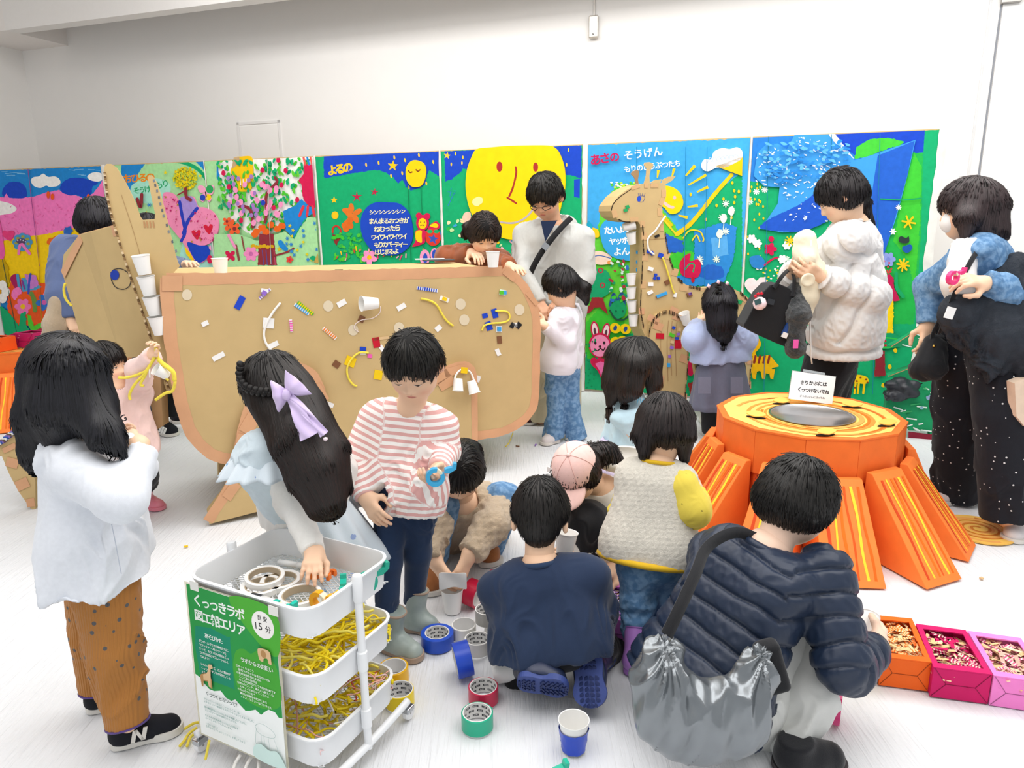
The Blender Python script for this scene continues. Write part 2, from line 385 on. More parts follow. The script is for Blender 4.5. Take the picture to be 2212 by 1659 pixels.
# ------------------------------------------------------------------ painted cardboard mural along the back wall
PAINT = mat('poster_paint', None, .75, vcol=True, kind='streak', scale=260, bump=.12, var=.07, spec=.2)
PAINT2 = mat('paint_plain', None, .75, vcol=True, var=.04, scale=120, spec=.2)
CARD = mat('cardboard', '#c8ad7c', .85, kind='streak', scale=90, bump=.05, var=.035, spec=.1)
CARDE = mat('cardboard_edge', '#8d6f4a', .9, kind='rib', scale=300, bump=.6, var=.25, spec=.1)
class Paint:
    """flat paint shapes on a plane, authored in photo pixels and laid on the real plane"""
    def __init__(s, p0, n, step=.00009, base=.0002): s.p0 = A_(p0); s.n = A_(n); s.V = []; s.F = []; s.C = []; s.k = 0; s.l = 0; s.step = step; s.base = base
    def off(s): s.l += 1; return s.n * (s.base + s.l * s.step)
    def P(s, q): return A_([PL(x, y, s.p0, s.n) for x, y in q])
    def raw(s, V, F, c):
        s.V.append(V); s.F += [tuple(int(i) + s.k for i in f) for f in F]; s.k += len(V); s.C.append(np.tile(lin(c), (len(V), 1)))
    def poly(s, c, q, sm=0, jag=0):
        q = A_(q, float)
        if sm: q = catmull(q, sm)
        if jag:
            o = []
            for i in range(len(q)):
                a, b = q[i], q[(i + 1) % len(q)]; m = max(1, int(np.linalg.norm(b - a) / 3))
                for t in np.arange(m) / m: o.append(a + (b - a) * t + RNG.uniform(-jag, jag, 2))
            q = A_(o)
        V = s.P(q) + s.off(); T = tessellate_polygon([[Vector(v) for v in V]]); s.raw(V, T, c); return s
    def ell(s, c, x, y, rx, ry=None, rot=0, jag=0, n=20):
        ry = rx if ry is None else ry; r = math.radians(rot)
        q = [(x + rx * math.cos(t) * math.cos(r) - ry * math.sin(t) * math.sin(r), y + rx * math.cos(t) * math.sin(r) + ry * math.sin(t) * math.cos(r)) for t in np.arange(n) / n * 2 * math.pi]
        return s.poly(c, q, 0, jag)
    def stroke(s, c, q, w, sm=5, taper=0):
        q = catmull(q, sm, False) if sm else A_(q, float); n = len(q); V = []
        for i in range(n):
            t = q[min(i + 1, n - 1)] - q[max(i - 1, 0)]; t = t / (np.linalg.norm(t) + 1e-9); m = A_([-t[1], t[0]])
            ww = w * .5 * (1 - taper * i / (n - 1)) * RNG.uniform(.88, 1.12); V += [q[i] + m * ww, q[i] - m * ww]
        V = s.P(V) + s.off(); F = [(2 * i, 2 * i + 1, 2 * i + 3, 2 * i + 2) for i in range(n - 1)]; s.raw(V, F, c)
        if w > 3:
            for e in (q[0], q[-1]): s.ell(c, e[0], e[1], w * .5 * (1 if e is q[0] else 1 - taper * .9), n=8)
        return s
    def star(s, c, x, y, r, rot=0, k=5, inner=.42):
        q = [(x + r * (1 if i % 2 == 0 else inner) * math.sin(math.radians(rot) + i * math.pi / k), y - r * (1 if i % 2 == 0 else inner) * math.cos(math.radians(rot) + i * math.pi / k)) for i in range(2 * k)]
        return s.poly(c, q)
    def aster(s, c, x, y, r, w=2, k=3, rot=0):
        for i in range(k):
            a = math.radians(rot) + i * math.pi / k; dx, dy = r * math.cos(a), r * math.sin(a); s.stroke(c, [(x - dx, y - dy), (x + dx, y + dy)], w, 0)
        return s
    def flower(s, c, x, y, r, c2=None, k=5, rot=0):
        for i in range(k):
            a = math.radians(rot) + i * 2 * math.pi / k; s.ell(c, x + r * .55 * math.cos(a), y + r * .55 * math.sin(a), r * .48, r * .36, math.degrees(a), n=12)
        s.ell(c2 or c, x, y, r * .3, n=12); return s
    def text(s, c, txt, x0, y0, x1, y1, h, bold=.012, jit=1.0, gap=1.0):
        """one hand-lettered line, baseline from (x0,y0) to (x1,y1), height h px"""
        n = len(txt)
        for i, ch in enumerate(txt):
            if ch == ' ': continue
            V, F, w = glyph(ch, bold)
            if not len(V): continue
            t = (i + .5) / n; cx, cy = x0 + (x1 - x0) * t, y0 + (y1 - y0) * t; r = random.uniform(-.09, .09) * jit + math.atan2(y1 - y0, x1 - x0); sc = h * random.uniform(.94, 1.08)
            if ch in 'っゃゅょッャュョィ': sc *= 1.0
            q = [(cx + sc * ((vx - .5) * math.cos(r) + vy * math.sin(r)), cy + sc * ((vx - .5) * math.sin(r) - vy * math.cos(r))) for vx, vy, _ in V]
            s.raw(s.P(q) + s.off(), F, c)
        return s
    def build(s, name, parent, m=None): return meshobj(name, np.concatenate(s.V), s.F, m or PAINT, parent, None, False, np.concatenate(s.C))
def cutout(name, q, parent, col, th=.012, off=.004, sm=5, p0=None, n=None, m=None):
    """a painted cardboard piece glued on a plane: solid slab + returns a Paint on its face"""
    p0 = MU0 if p0 is None else A_(p0); n = MUN if n is None else A_(n)
    q = catmull(q, sm) if sm else A_(q, float); f = p0 + n * (off + th)
    V = A_([PL(x, y, f, n) for x, y in q]); mb = MB(); mb.prism(V, -n * th, lin(col)); o = mb.build(name, m or PAINT2, parent, vc=True)
    p = Paint(f, n); return o, p
BL, RB, PK, YE, GR, LG, RD, BR, OR, WH, LB, LM = '#1f86cf', '#1a46bf', '#f77cc0', '#f9cf0a', '#12a76b', '#a9dfa0', '#d0194e', '#8f2f38', '#ee5a1e', '#f6f4f0', '#3fa4e0', '#3fc336'
panels = [(-9, 251, 'pink and yellow flower field', BL), (262, 467, 'yellow tree and big butterfly', LG), (468, 697, 'leafy apple tree', LG), (699, 958, 'night forest with round blue poem', GR), (960, 1256, 'huge smiling yellow moon', GR), (1266, 1603, 'morning sun over the green hills', LB), (1607, 1998, 'blue mountain and yellow house', GR)]
PAN = []
for i, (x0, x1, what, bg) in enumerate(panels):
    a = PL(x0, 600, MU0, MUN); b = PL(x1, 600, MU0, MUN); a[2] = b[2] = 0.012; a += MUD * (.0); EDG = (a, b)
    t = empty('mural_panel', (a + b) / 2 * A_([1, 1, 0]), 'painted cardboard mural panel with ' + what, 'mural')
    bd = bevel(MB().prism([a - MUN * .012, b - MUN * .012, b, a], (0, 0, 1.94)).build('board', CARD, t), .003)
    p = Paint(MU0, MUN, base=.0004); e = 1.5
    V = A_([a + MUD * .004, b - MUD * .004, b - MUD * .004 + A_([0, 0, 1.932]), a + MUD * .004 + A_([0, 0, 1.932])]) + A_([0, 0, .004])
    n_ = 60; top = [V[3] + (V[2] - V[3]) * k / n_ - A_([0, 0, abs(RNG.normal(0, .004))]) for k in range(n_ + 1)]
    Q = [V[0], V[1]] + top[::-1]; Q = A_(Q) + p.off(); p.raw(Q, tessellate_polygon([[Vector(v) for v in Q]]), bg)
    PAN.append((t, p))
def seams(p, xs, y0, y1, c):
    for x, dx in xs: p.stroke(c, [(x, y0), (x + dx, y1)], 1.3, 0)
# --- A: left field
t, p = PAN[0]
for _ in range(14):
    x, y = RNG.uniform(0, 240), RNG.uniform(362, 380); p.stroke('#7fc0ea', [(x, y), (x + RNG.uniform(8, 22), y + RNG.uniform(-1, 2))], 1.2, 0)
p.poly('#f77cc0', [(-60, 425), (0, 425), (14, 427), (40, 428), (60, 426), (75, 424), (100, 416), (128, 410), (140, 419), (165, 422), (185, 431), (205, 414), (222, 390), (240, 378), (251, 375), (251, 500), (251, 560), (-60, 560)], jag=.8)
p.poly('#1a46bf', catmull([(7, 424), (7, 408), (20, 394), (38, 393), (54, 402), (59, 420), (52, 428), (25, 428)], 4), jag=.7)
p.poly('#1a46bf', catmull([(130, 404), (138, 392), (152, 385), (172, 384), (190, 388), (205, 391), (212, 396), (200, 404), (198, 416), (185, 426), (165, 421), (148, 422), (134, 414)], 4), jag=.8)
p.poly('#f77cc0', [(10, 424), (14, 418), (20, 427), (30, 429), (60, 428), (75, 425), (76, 440), (8, 440)])
p.poly(WH, catmull([(67, 391), (72, 383), (84, 381), (94, 375), (104, 382), (118, 381), (128, 386), (131, 395), (124, 402), (108, 404), (100, 401), (88, 406), (74, 402)], 4))
p.poly(WH, catmull([(189, 383), (194, 376), (205, 372), (218, 374), (226, 384), (214, 392), (198, 390)], 4))
p.poly(WH, catmull([(-20, 435), (10, 436), (30, 444), (36, 453), (20, 462), (-20, 463)], 4))
p.poly('#f9cf0a', [(-60, 548), (0, 545), (8, 520), (60, 511), (85, 507), (120, 502), (150, 494), (175, 490), (215, 500), (251, 505), (251, 640), (-60, 640)], jag=1)
for _ in range(60): x, y = RNG.uniform(0, 200), RNG.uniform(440, 500); p.stroke('#e8589f', [(x, y), (x + RNG.uniform(-6, 6), y + RNG.uniform(-5, 5))], 1, 0)
p.poly('#e8407f', catmull([(6, 505), (9, 498), (17, 500), (27, 498), (33, 503), (26, 519), (20, 519), (9, 511)], 4)); 
p.poly('#ef62ae', [(-60, 470), (0, 470), (6, 500), (12, 545), (10, 560), (-60, 562)], jag=.6)
for a in range(8): p.ell('#4b98c8', 50 + 14 * math.cos(a * .785), 523 + 13 * math.sin(a * .785), 8, 7)
for a in range(7): p.ell('#a4a043', 50 + 13 * math.cos(a * .9 + .3), 523 + 12 * math.sin(a * .9 + .3), 4, 3)
p.ell('#5a4668', 48, 521, 11, 6); p.stroke('#f77cc0', [(42, 548), (44, 532), (50, 528), (56, 536), (66, 548)], 6)
for x, y in ((40, 519), (46, 518), (52, 519), (57, 522)): p.ell('#cfd8e0', x, y, 1.6, n=8)
for x, y in ((112, 522), (122, 518), (133, 514), (142, 518), (128, 530), (118, 532), (150, 522)): p.ell('#ee6a20', x, y, 9, 8, jag=.8)
p.ell('#3a77c4', 148, 500, 9, 8, jag=1.2); p.star('#2b65ba', 150, 498, 11, 20, 5, .6)
p.ell(WH, 170, 494, 6, 5)
for x, y, h in ((106, 421, 8), (115, 425, 7), (193, 425, 6)): p.ell('#ee5a1e', x, y, 3.5, h)
p.poly('#e8561f', [(18, 640), (22, 620), (30, 600), (70, 605), (95, 612), (112, 600), (125, 640), (128, 700), (20, 705)], jag=1.5)
p.poly('#c9a50a', [(-60, 562), (10, 562), (20, 575), (22, 610), (-60, 612)], jag=2)
p.poly('#a81a58', catmull([(24, 602), (33, 592), (44, 598), (50, 625), (46, 640), (34, 622)], 4)); p.stroke('#4b98c8', [(40, 594), (42, 610), (45, 626)], 6); p.poly('#4a9ac4', [(48, 600), (70, 602), (92, 620), (80, 626), (50, 630)], jag=1)
p.poly('#c77cc9', [(56, 592), (80, 594), (86, 616), (66, 626)], jag=1); p.stroke('#3d50b8', [(68, 592), (65, 612), (64, 636)], 5); p.stroke('#7f3f90', [(50, 606), (56, 624)], 4)
p.ell('#f77cc0', 38, 634, 10, 14, 20, .8); p.ell('#ee5a1e', 55, 655, 20, 22, 0, 1.2); p.ell('#f79ac8', 108, 640, 13, 18, 20, 1)
p.stroke('#6c8f43', [(70, 634), (76, 648), (78, 670)], 10); p.flower('#2f6fc4', 98, 653, 18, '#d35ca8', 5, 30); p.flower('#ef76b6', 52, 662, 18, '#f0c020', 6)
p.stroke('#12a76b', [(104, 665), (107, 684)], 3); p.poly('#e8561f', [(66, 680), (90, 672), (110, 690), (95, 705), (70, 700)], jag=1.5)
for a in range(6): p.ell(WH, 2 + 13 * math.cos(a * 1.047), 630 + 16 * math.sin(a * 1.047), 9, 11, n=12)
p.ell('#e0a010', 0, 630, 6, 6)
p.poly('#12a76b', [(-60, 668), (8, 662), (20, 672), (34, 690), (44, 705), (48, 676), (58, 672), (60, 700), (70, 720), (130, 712), (160, 700), (160, 760), (-60, 760)], jag=1.2)
p.poly('#55c832', [(62, 678), (70, 682), (76, 704), (104, 690), (112, 696), (88, 712), (72, 716), (64, 704)], jag=1); p.poly('#b0304a', [(80, 712), (120, 700), (150, 690), (150, 715), (85, 722)], jag=1)
p.poly('#b92a55', [(-10, 714), (20, 724), (40, 716), (44, 728), (-10, 732)], jag=1)
seams(p, ((62, 26),), 357, 575, '#9c3f86'); seams(p, ((8, 34),), 560, 735, '#1a5a46'); seams(p, ((84, 10),), 510, 720, '#b58d10')
# --- B: yellow tree, butterfly
t, p = PAN[1]
p.poly(BL, [(262, 350), (320, 346), (300, 372), (292, 400), (290, 440), (262, 420)], jag=.8)
p.poly(BL, [(420, 346), (467, 344), (467, 410), (458, 398), (445, 372), (425, 352)], jag=.6); p.stroke(GR, [(372, 346), (400, 352), (428, 366), (446, 388), (465, 420)], 8)
p.poly('#a8e6d0', [(285, 400), (330, 385), (365, 395), (365, 420), (330, 440), (290, 430)], 5); p.poly('#a6e4d2', [(400, 500), (467, 470), (467, 590), (380, 590)], jag=1)
p.text('#ee8a1a', 'おひるの', 268, 394, 334, 390, 21, .03); p.text('#2aa668', 'そうげん', 290, 418, 338, 412, 15, .02); p.text('#2aa668', 'もり', 338, 408, 366, 400, 17, .02)
for _ in range(210):
    a, r = RNG.uniform(0, 6.28), 25 * math.sqrt(RNG.uniform()); x, y = 402 + r * 1.02 * math.cos(a), 385 + r * math.sin(a); p.ell(['#f4dc12', '#d7d322', '#e8c810', '#bfd040'][RNG.randint(4)], x, y, 3.5, 1.8, RNG.uniform(0, 180), n=7)
p.stroke(BR, [(404, 408), (406, 425), (415, 432)], 7); p.stroke(BR, [(404, 412), (386, 422)], 3); p.stroke(BR, [(300, 430), (304, 442), (308, 446), (310, 420)], 7)
for x, y in ((361, 373), (436, 380), (464, 420), (320, 460), (475, 520)): p.star('#e8d41a', x, y, 5, 10)
for x, y in ((326, 443), (466, 444)): p.aster('#2f7fcc', x, y, 5, 1.5)
p.ell('#f39ac8', 462, 535, 7, 6, 10); p.ell('#ee5a1e', 475, 548, 5, 7); p.ell('#ee5a1e', 474, 538, 3, 3); p.stroke('#2f7fcc', [(462, 515), (460, 527)], 2); p.ell('#d0194e', 457, 560, 6, 9)
o, q = cutout('butterfly_cutout', [(352, 420), (362, 415), (376, 420), (385, 432), (392, 428), (402, 424), (418, 426), (427, 446), (440, 448), (460, 458), (472, 480), (468, 508), (452, 526), (432, 534), (450, 540), (448, 556), (434, 568), (420, 562), (410, 548), (392, 520), (376, 500), (362, 480), (354, 450)], t, '#f490b8')
q.poly('#a98fd6', catmull([(388, 430), (400, 424), (416, 426), (427, 448), (412, 462), (400, 482), (392, 455)], 4)); q.stroke('#2a3fb8', [(388, 436), (394, 470), (400, 500), (392, 520)], 7); q.stroke('#2a3fb8', [(426, 450), (408, 474), (396, 504)], 7)
q.poly('#1a46bf', catmull([(404, 524), (430, 530), (450, 532), (452, 552), (434, 567), (420, 560)], 4)); q.poly('#f9cf0a', [(398, 530), (412, 548), (424, 572), (416, 566), (402, 548)])
for x, y in ((424, 506), (450, 494)): q.poly('#d8203c', catmull([(x - 10, y - 4), (x - 5, y - 9), (x, y - 4), (x + 5, y - 10), (x + 10, y - 4), (x + 2, y + 12)], 4))
for _ in range(130):
    x, y = (RNG.uniform(356, 386), RNG.uniform(424, 490)) if RNG.uniform() < .4 else (RNG.uniform(410, 466), RNG.uniform(458, 522)); q.ell(['#c0206a', '#b89030'][int(RNG.uniform() < .2)], x, y, .8 + 1.4 * (RNG.uniform() < .2), n=6)
q.build('painting', o)
o, q = cutout('little_butterfly', [(427, 404), (434, 400), (442, 406), (446, 412), (456, 400), (462, 405), (458, 420), (448, 420), (456, 428), (452, 436), (444, 430), (438, 436), (431, 430), (434, 422), (440, 416), (432, 416)], t, '#f6a6c6', .008)
q.ell('#2fa65a', 453, 409, 8, 9); q.ell('#f9cf0a', 450, 426, 6, 7); q.ell('#2748b8', 438, 427, 6, 7); q.stroke('#4a3424', [(444, 414), (446, 426)], 3); q.build('painting', o)
# --- C: apple tree
t, p = PAN[2]
p.poly(BL, [(468, 346), (500, 410), (480, 400), (468, 385)]); 
p.poly(WH, [(470, 346), (697, 335), (697, 400), (690, 430), (640, 452), (620, 460), (600, 500), (560, 512), (528, 500), (500, 470), (486, 430), (474, 380)], jag=1.2)
for _ in range(330):
    x, y = RNG.uniform(474, 668), RNG.uniform(343, 500)
    if y > 455 and (x < 500 or x > 620): continue
    if x > 655 and y > 370: continue
    p.ell([GR, '#18b070', '#4cc433', '#62cc3a'][RNG.randint(4)], x, y, RNG.uniform(4, 8), RNG.uniform(2, 4), RNG.uniform(40, 130), .5, 9)
p.stroke(BR, [(520, 445), (538, 448), (548, 462), (550, 490)], 7); p.stroke(BR, [(598, 384), (602, 394), (586, 410), (578, 430), (580, 460), (576, 480)], 6); p.stroke('#7b3a34', [(608, 455), (592, 474), (586, 500)], 2)
for x, y in ((487, 374), (499, 404), (605, 346), (571, 368), (573, 397), (621, 369), (595, 449), (646, 432), (612, 400), (525, 476)): p.ell(RD, x, y, 4.5, 6, jag=.4)
for _ in range(26): p.ell('#f597c4', RNG.uniform(496, 616), RNG.uniform(395, 488), 5, 7, RNG.uniform(-30, 30), .3, 12)
for _ in range(20): p.ell('#a67cc4', RNG.uniform(490, 590), RNG.uniform(375, 478), 4, 5, 0, .3, 10)
p.ell('#2748b8', 573, 438, 5, 6); p.poly(BL, [(616, 456), (640, 446), (656, 430), (672, 446), (694, 450), (696, 470), (680, 462), (668, 468), (664, 476), (640, 514), (622, 498)], jag=.8)
p.poly(RD, catmull([(662, 358), (680, 356), (696, 362), (697, 400), (697, 448), (676, 446), (660, 430), (656, 400), (650, 390), (660, 376)], 4), jag=.5)
for i, x in enumerate((660, 668, 675, 682, 689)): p.stroke(['#e85a50', BL][i % 2], [(x, 338), (x + 4, 356)], 4.5, 0)
for x0, x1 in ((660, 652), (670, 668), (680, 684), (690, 698)): p.stroke('#e03a48', [(x0, 446), (x1, 466)], 5.5, 0)
p.stroke(GR, [(640, 514), (664, 474)], 3); p.stroke('#55c070', [(490, 500), (516, 530)], 2)
p.poly(LG, [(468, 505), (520, 505), (560, 520), (620, 500), (640, 516), (668, 470), (697, 470), (700, 590), (468, 590)], jag=1)
for x, y, s in ((502, 486, 12), (512, 494, 12), (496, 478, 8)): p.flower('#ee6030', x, y, s + 2, '#8a3030', 4, 40)
p.poly(BR, [(566, 504), (596, 504), (600, 540), (604, 572), (562, 572), (564, 530)], jag=1); 
for x in (572, 580, 590, 597): p.stroke(['#5a4a8a', '#c2496a'][x % 2], [(x, 540), (x + 3, 572)], 2)
for x, y in ((560, 500), (572, 492), (580, 500), (590, 486), (605, 494), (614, 488), (556, 506)): p.ell('#e8661f', x, y, 8, 7, jag=1)
for x in range(552, 598, 8): p.ell('#d8a818', x, 531 + (x % 3), 5, 4, jag=.5)
p.flower(RD, 503, 552, 13, RD, 4, 45); p.flower('#f08cc0', 548, 548, 16, '#c96aa8', 6); p.stroke('#8c4a40', [(528, 510), (534, 542)], 3); p.stroke('#8c4a40', [(516, 530), (522, 560)], 5); p.stroke('#f597c4', [(500, 508), (514, 534)], 6)
p.poly(BL, catmull([(606, 522), (614, 519), (622, 530), (628, 536), (624, 542), (612, 536)], 4)); p.star('#d8c020', 609, 538, 6); p.stroke(BR, [(598, 552), (626, 544), (640, 536)], 4)
for _ in range(22): x, y = RNG.uniform(625, 696), RNG.uniform(474, 568); (p.aster('#2f86cf', x, y, 4, 1.6) if RNG.uniform() < .6 else p.star('#e2cf20', x, y, 4.5, 20))
p.ell(GR, 682, 557, 6, 5); p.poly('#c0a050', [(684, 566), (694, 546), (704, 568)]); p.flower('#e04838', 632, 560, 8, RD, 5)
seams(p, ((584, 8),), 342, 570, '#b9b9a8')
o, q = cutout('yellow_hand_cutout', [(508, 340), (522, 338), (541, 338), (545, 356), (546, 376), (544, 400), (538, 412), (520, 414), (508, 412), (514, 402), (506, 384), (498, 371), (504, 352)], t, '#f2c40c')
q.poly('#c4a57c', [(505, 340), (517, 339), (518, 352), (510, 358), (500, 366)]); 
for x in (519, 525, 532): q.stroke(WH, [(x, 386), (x + 1, 404)], 1.6, 0); q.stroke('#6a4a2a', [(x + 1, 400), (x + 3, 408)], 1.6, 0)
q.build('painting', o)
# --- D: night
t, p = PAN[3]
p.poly(RB, [(699, 336), (958, 327), (958, 392), (950, 382), (940, 375), (928, 368), (924, 372), (920, 396), (908, 406), (888, 412), (876, 404), (870, 388), (860, 396), (850, 384), (838, 376), (828, 370), (808, 367), (770, 373), (730, 380), (704, 385), (700, 382)], jag=.9)
p.text('#f2c818', 'よるの', 710, 378, 762, 368, 24, .045)
for x, y in ((791, 356), (818, 352), (852, 340), (875, 346), (905, 335), (936, 350), (845, 380), (869, 374), (883, 405), (921, 396), (954, 373), (980, 354)): p.ell('#f3c63a', x, y, 2, 4.5, -10, n=9)
p.star('#f3c419', 849, 358, 12, 5); p.star('#e8ba20', 970, 336, 9, 20); p.star('#f2c21a', 722, 432, 8); p.star('#c01c48', 771, 425, 13, 0, 5, .25); p.star('#c01c48', 809, 415, 9, 10, 5, .3)
p.ell('#f2c21a', 724, 465, 7.5, 8.5)
for x, y, a in ((757, 444, 90), (752, 456, 45), (770, 452, -30), (766, 466, 60), (748, 450, 20)): p.ell('#e0752a', x + 2, y + 6, 11, 6, a, .5)
for x, y in ((750, 482), (757, 488), (745, 487), (756, 476), (748, 494)): p.ell('#dd6a22', x, y, 7, 7)
p.stroke('#c23a2c', [(719, 502), (720, 492), (728, 488), (736, 496), (735, 506)], 4); p.poly('#8a2c2c', [(718, 506), (738, 510), (727, 530), (720, 518)], jag=.6)
for _ in range(50): x, y = RNG.uniform(722, 800), RNG.uniform(505, 565); p.ell(['#3fc336', '#2db54a', '#52c83a'][RNG.randint(3)], x, y, RNG.uniform(3, 8), RNG.uniform(2, 5), RNG.uniform(0, 180), 1, 8)
for _ in range(24): x, y = RNG.uniform(722, 930), RNG.uniform(540, 566); p.stroke(['#f2c21a', '#e8407f', '#c8403a', '#f39ac0'][RNG.randint(4)], [(x, y), (x + RNG.uniform(-5, 5), y - RNG.uniform(4, 10))], 2.5, 0)
p.flower('#f597c4', 799, 556, 17, '#f2c21a', 5, 18)
seams(p, ((881, 8), (908, 10)), 360, 566, '#0c7a4c')
for x, y in ((906, 466), (924, 467)): p.ell(RD, x, y, 6.5, 7)
p.ell(RD, 914, 481, 14, 17); p.ell('#f6cf10', 914, 483, 9, 12); p.ell('#7a2030', 910, 480, 1.2, 2, n=8); p.ell('#7a2030', 918, 480, 1.2, 2, n=8); p.stroke('#7a2030', [(909, 488), (914, 486), (918, 488)], 1.4)
p.poly(RD, catmull([(898, 500), (914, 494), (922, 500), (930, 486), (944, 478), (952, 488), (946, 496), (934, 496), (920, 510), (918, 525), (892, 533), (899, 520)], 4)); p.poly('#f6cf10', catmull([(900, 500), (912, 498), (912, 508), (912, 524), (900, 518)], 4)); p.poly('#f6cf10', catmull([(930, 488), (940, 482), (948, 486), (944, 492)], 4))
p.ell('#d8382c', 937, 512, 17, 19); p.ell(GR, 930, 500, 6, 4); p.ell(GR, 944, 500, 6, 4); p.star('#3a56b0', 937, 516, 12, 10)
p.ell('#f39ac0', 919, 556, 11, 17); p.ell('#2b50b8', 920, 558, 5, 11); p.ell('#f39ac0', 940, 550, 9, 14); p.ell('#2b50b8', 940, 550, 5.5, 11); p.ell('#f2c21a', 958, 549, 9, 10)
p.poly('#2d7fb8', [(952, 500), (962, 500), (964, 530), (956, 535)], jag=1)
o, q = cutout('round_poem_board', [(780, 470), (792, 448), (812, 437), (838, 437), (862, 440), (882, 458), (890, 484), (892, 510), (884, 532), (864, 548), (838, 552), (812, 546), (792, 528), (780, 500)], t, '#1c48bd')
for tx, x0, y0, x1, y1, h in (('シンシンシンシン', 798, 463, 876, 460, 10.5), ('まんまるおつきが', 797, 483, 884, 481, 13), ('ねむったら', 809, 501, 865, 497, 14), ('ワイワイワイワイ', 803, 518, 880, 515, 12.5), ('もりのパーティー', 810, 534, 880, 532, 13), ('はじまるよ', 811, 550, 862, 547, 13)): q.text('#f7edb8', tx, x0, y0, x1, y1, h, .03, .6)
q.build('lettering', o)
o, q = cutout('sleeping_moon_cutout', [(879, 358), (888, 348), (900, 346), (914, 352), (920, 366), (918, 385), (911, 400), (900, 404), (888, 402), (878, 388), (876, 370)], t, '#f6cb0c', .01)
q.stroke('#7d3320', [(882, 368), (886, 373), (891, 371)], 2.6); q.stroke('#7d3320', [(898, 366), (903, 370), (908, 366)], 2.6); q.build('face', o)
# --- E: big moon
t, p = PAN[4]
p.poly(RB, [(960, 327), (1256, 314), (1256, 385), (1232, 380), (1220, 376), (1000, 365), (990, 380), (975, 390), (962, 392)], jag=.9)
p.poly(GR, [(962, 392), (975, 388), (1004, 364), (1010, 380), (1000, 420), (962, 430)], jag=1); p.poly(GR, [(1220, 400), (1232, 378), (1244, 380), (1250, 430), (1220, 440)], jag=1); p.poly(RB, [(1240, 388), (1253, 386), (1252, 428), (1240, 425)])
for x, y in ((1000, 340), (998, 352), (1228, 324), (1224, 356), (975, 355), (984, 332)): p.ell('#f3c63a', x, y, 1.8, 4, 0, n=8)
p.star('#f3c63a', 966, 336, 8, 10); p.stroke('#2b7fc0', [(975, 406), (972, 424), (984, 418), (966, 414), (984, 412), (976, 428), (968, 444)], 1.6, 0)
p.ell('#f0c8b0', 1008, 470, 9, 14, 20, 1); 
for _ in range(60): x, y = RNG.uniform(966, 1254), RNG.uniform(470, 565); p.ell(['#3f9fd6', '#bfe0a0', '#f3e6b0', '#f2c21a', '#2db54a', '#f0b0c0', '#1b9c66'][RNG.randint(7)], x, y, RNG.uniform(2, 6), RNG.uniform(2, 5), RNG.uniform(0, 180), .8, 8)
o, q = cutout('big_moon_cutout', [(1030, 322), (1062, 318), (1100, 315), (1140, 314), (1180, 314), (1195, 317), (1208, 330), (1219, 362), (1221, 400), (1215, 430), (1208, 460), (1194, 490), (1170, 510), (1140, 516), (1100, 517), (1064, 505), (1030, 478), (1014, 450), (1006, 410), (1008, 370), (1018, 340)], t, '#fbd108', .014)
q.ell('#a8322a', 1079, 360, 6.5, 11); q.ell('#a8322a', 1157, 361, 5.5, 10); q.stroke('#a8322a', [(1114, 361), (1115, 375), (1108, 405), (1100, 424)], 4); q.stroke('#a8322a', [(1096, 427), (1106, 433), (1115, 439)], 4)
q.stroke('#b9b0b8', [(1082, 480), (1104, 482), (1122, 478), (1138, 468), (1150, 454)], 4); q.ell('#f2eb9c', 1032, 435, 12, 9, -30, 1); q.build('face', o)
# --- F: morning
t, p = PAN[5]
p.poly(GR, [(1266, 560), (1300, 520), (1340, 500), (1380, 430), (1420, 480), (1462, 506), (1520, 450), (1560, 405), (1603, 372), (1603, 870), (1266, 870)], jag=1)
p.poly('#62cc3a', [(1262, 545), (1290, 500), (1302, 440), (1330, 405), (1370, 396), (1405, 430), (1446, 470), (1480, 520), (1460, 560), (1420, 640), (1380, 720), (1262, 720)], jag=2)
p.poly(LM, [(1262, 700), (1300, 660), (1350, 690), (1340, 760), (1290, 800), (1262, 760)], jag=2); p.poly(GR, [(1262, 770), (1300, 790), (1340, 770), (1370, 870), (1262, 870)], jag=1)
for _ in range(40): x, y = RNG.uniform(1318, 1372), RNG.uniform(394, 412); p.ell(['#f3f3e8', '#bfe23a', '#55c832'][RNG.randint(3)], x, y, 3, 2, 0, .5, 7)
p.stroke('#e8c81a', [(1580, 378), (1545, 418), (1520, 450), (1490, 485), (1462, 506)], 8, taper=-.2); p.stroke('#d8c010', [(1395, 430), (1424, 458), (1450, 486)], 7); p.stroke('#e6cf2a', [(1398, 438), (1428, 468), (1462, 508)], 4)
p.poly(LM, [(1440, 560), (1470, 540), (1500, 545), (1500, 575), (1480, 600), (1450, 590)], jag=2)
p.poly('#2f8ad6', [(1500, 500), (1560, 480), (1592, 490), (1585, 560), (1560, 620), (1520, 617), (1400, 617), (1440, 600), (1500, 590)], jag=1.5); p.poly('#5aa9e6', [(1536, 514), (1570, 510), (1574, 550), (1540, 556)], jag=.5); p.poly('#2766c6', [(1400, 520), (1440, 505), (1475, 520), (1476, 545), (1440, 545), (1410, 560)], jag=2)
p.poly('#2766c6', catmull([(1505, 590), (1530, 572), (1560, 578), (1562, 598), (1530, 604)], 4), jag=1)
for x, y in ((1492, 420), (1596, 414), (1582, 366)): p.ell('#f2c81a', x, y, 2.5, 4)
for x, y in ((1582, 395), (1586, 412), (1588, 425), (1586, 438), (1563, 430), (1548, 444), (1558, 472), (1525, 474), (1580, 470)): p.ell('#f2c81a', x, y, 2.5, 3.6)
for x, y in ((1568, 440), (1580, 455), (1560, 470), (1568, 500), (1548, 560), (1512, 560)): p.aster('#dfeee0', x, y, 8, 2.4, 4)
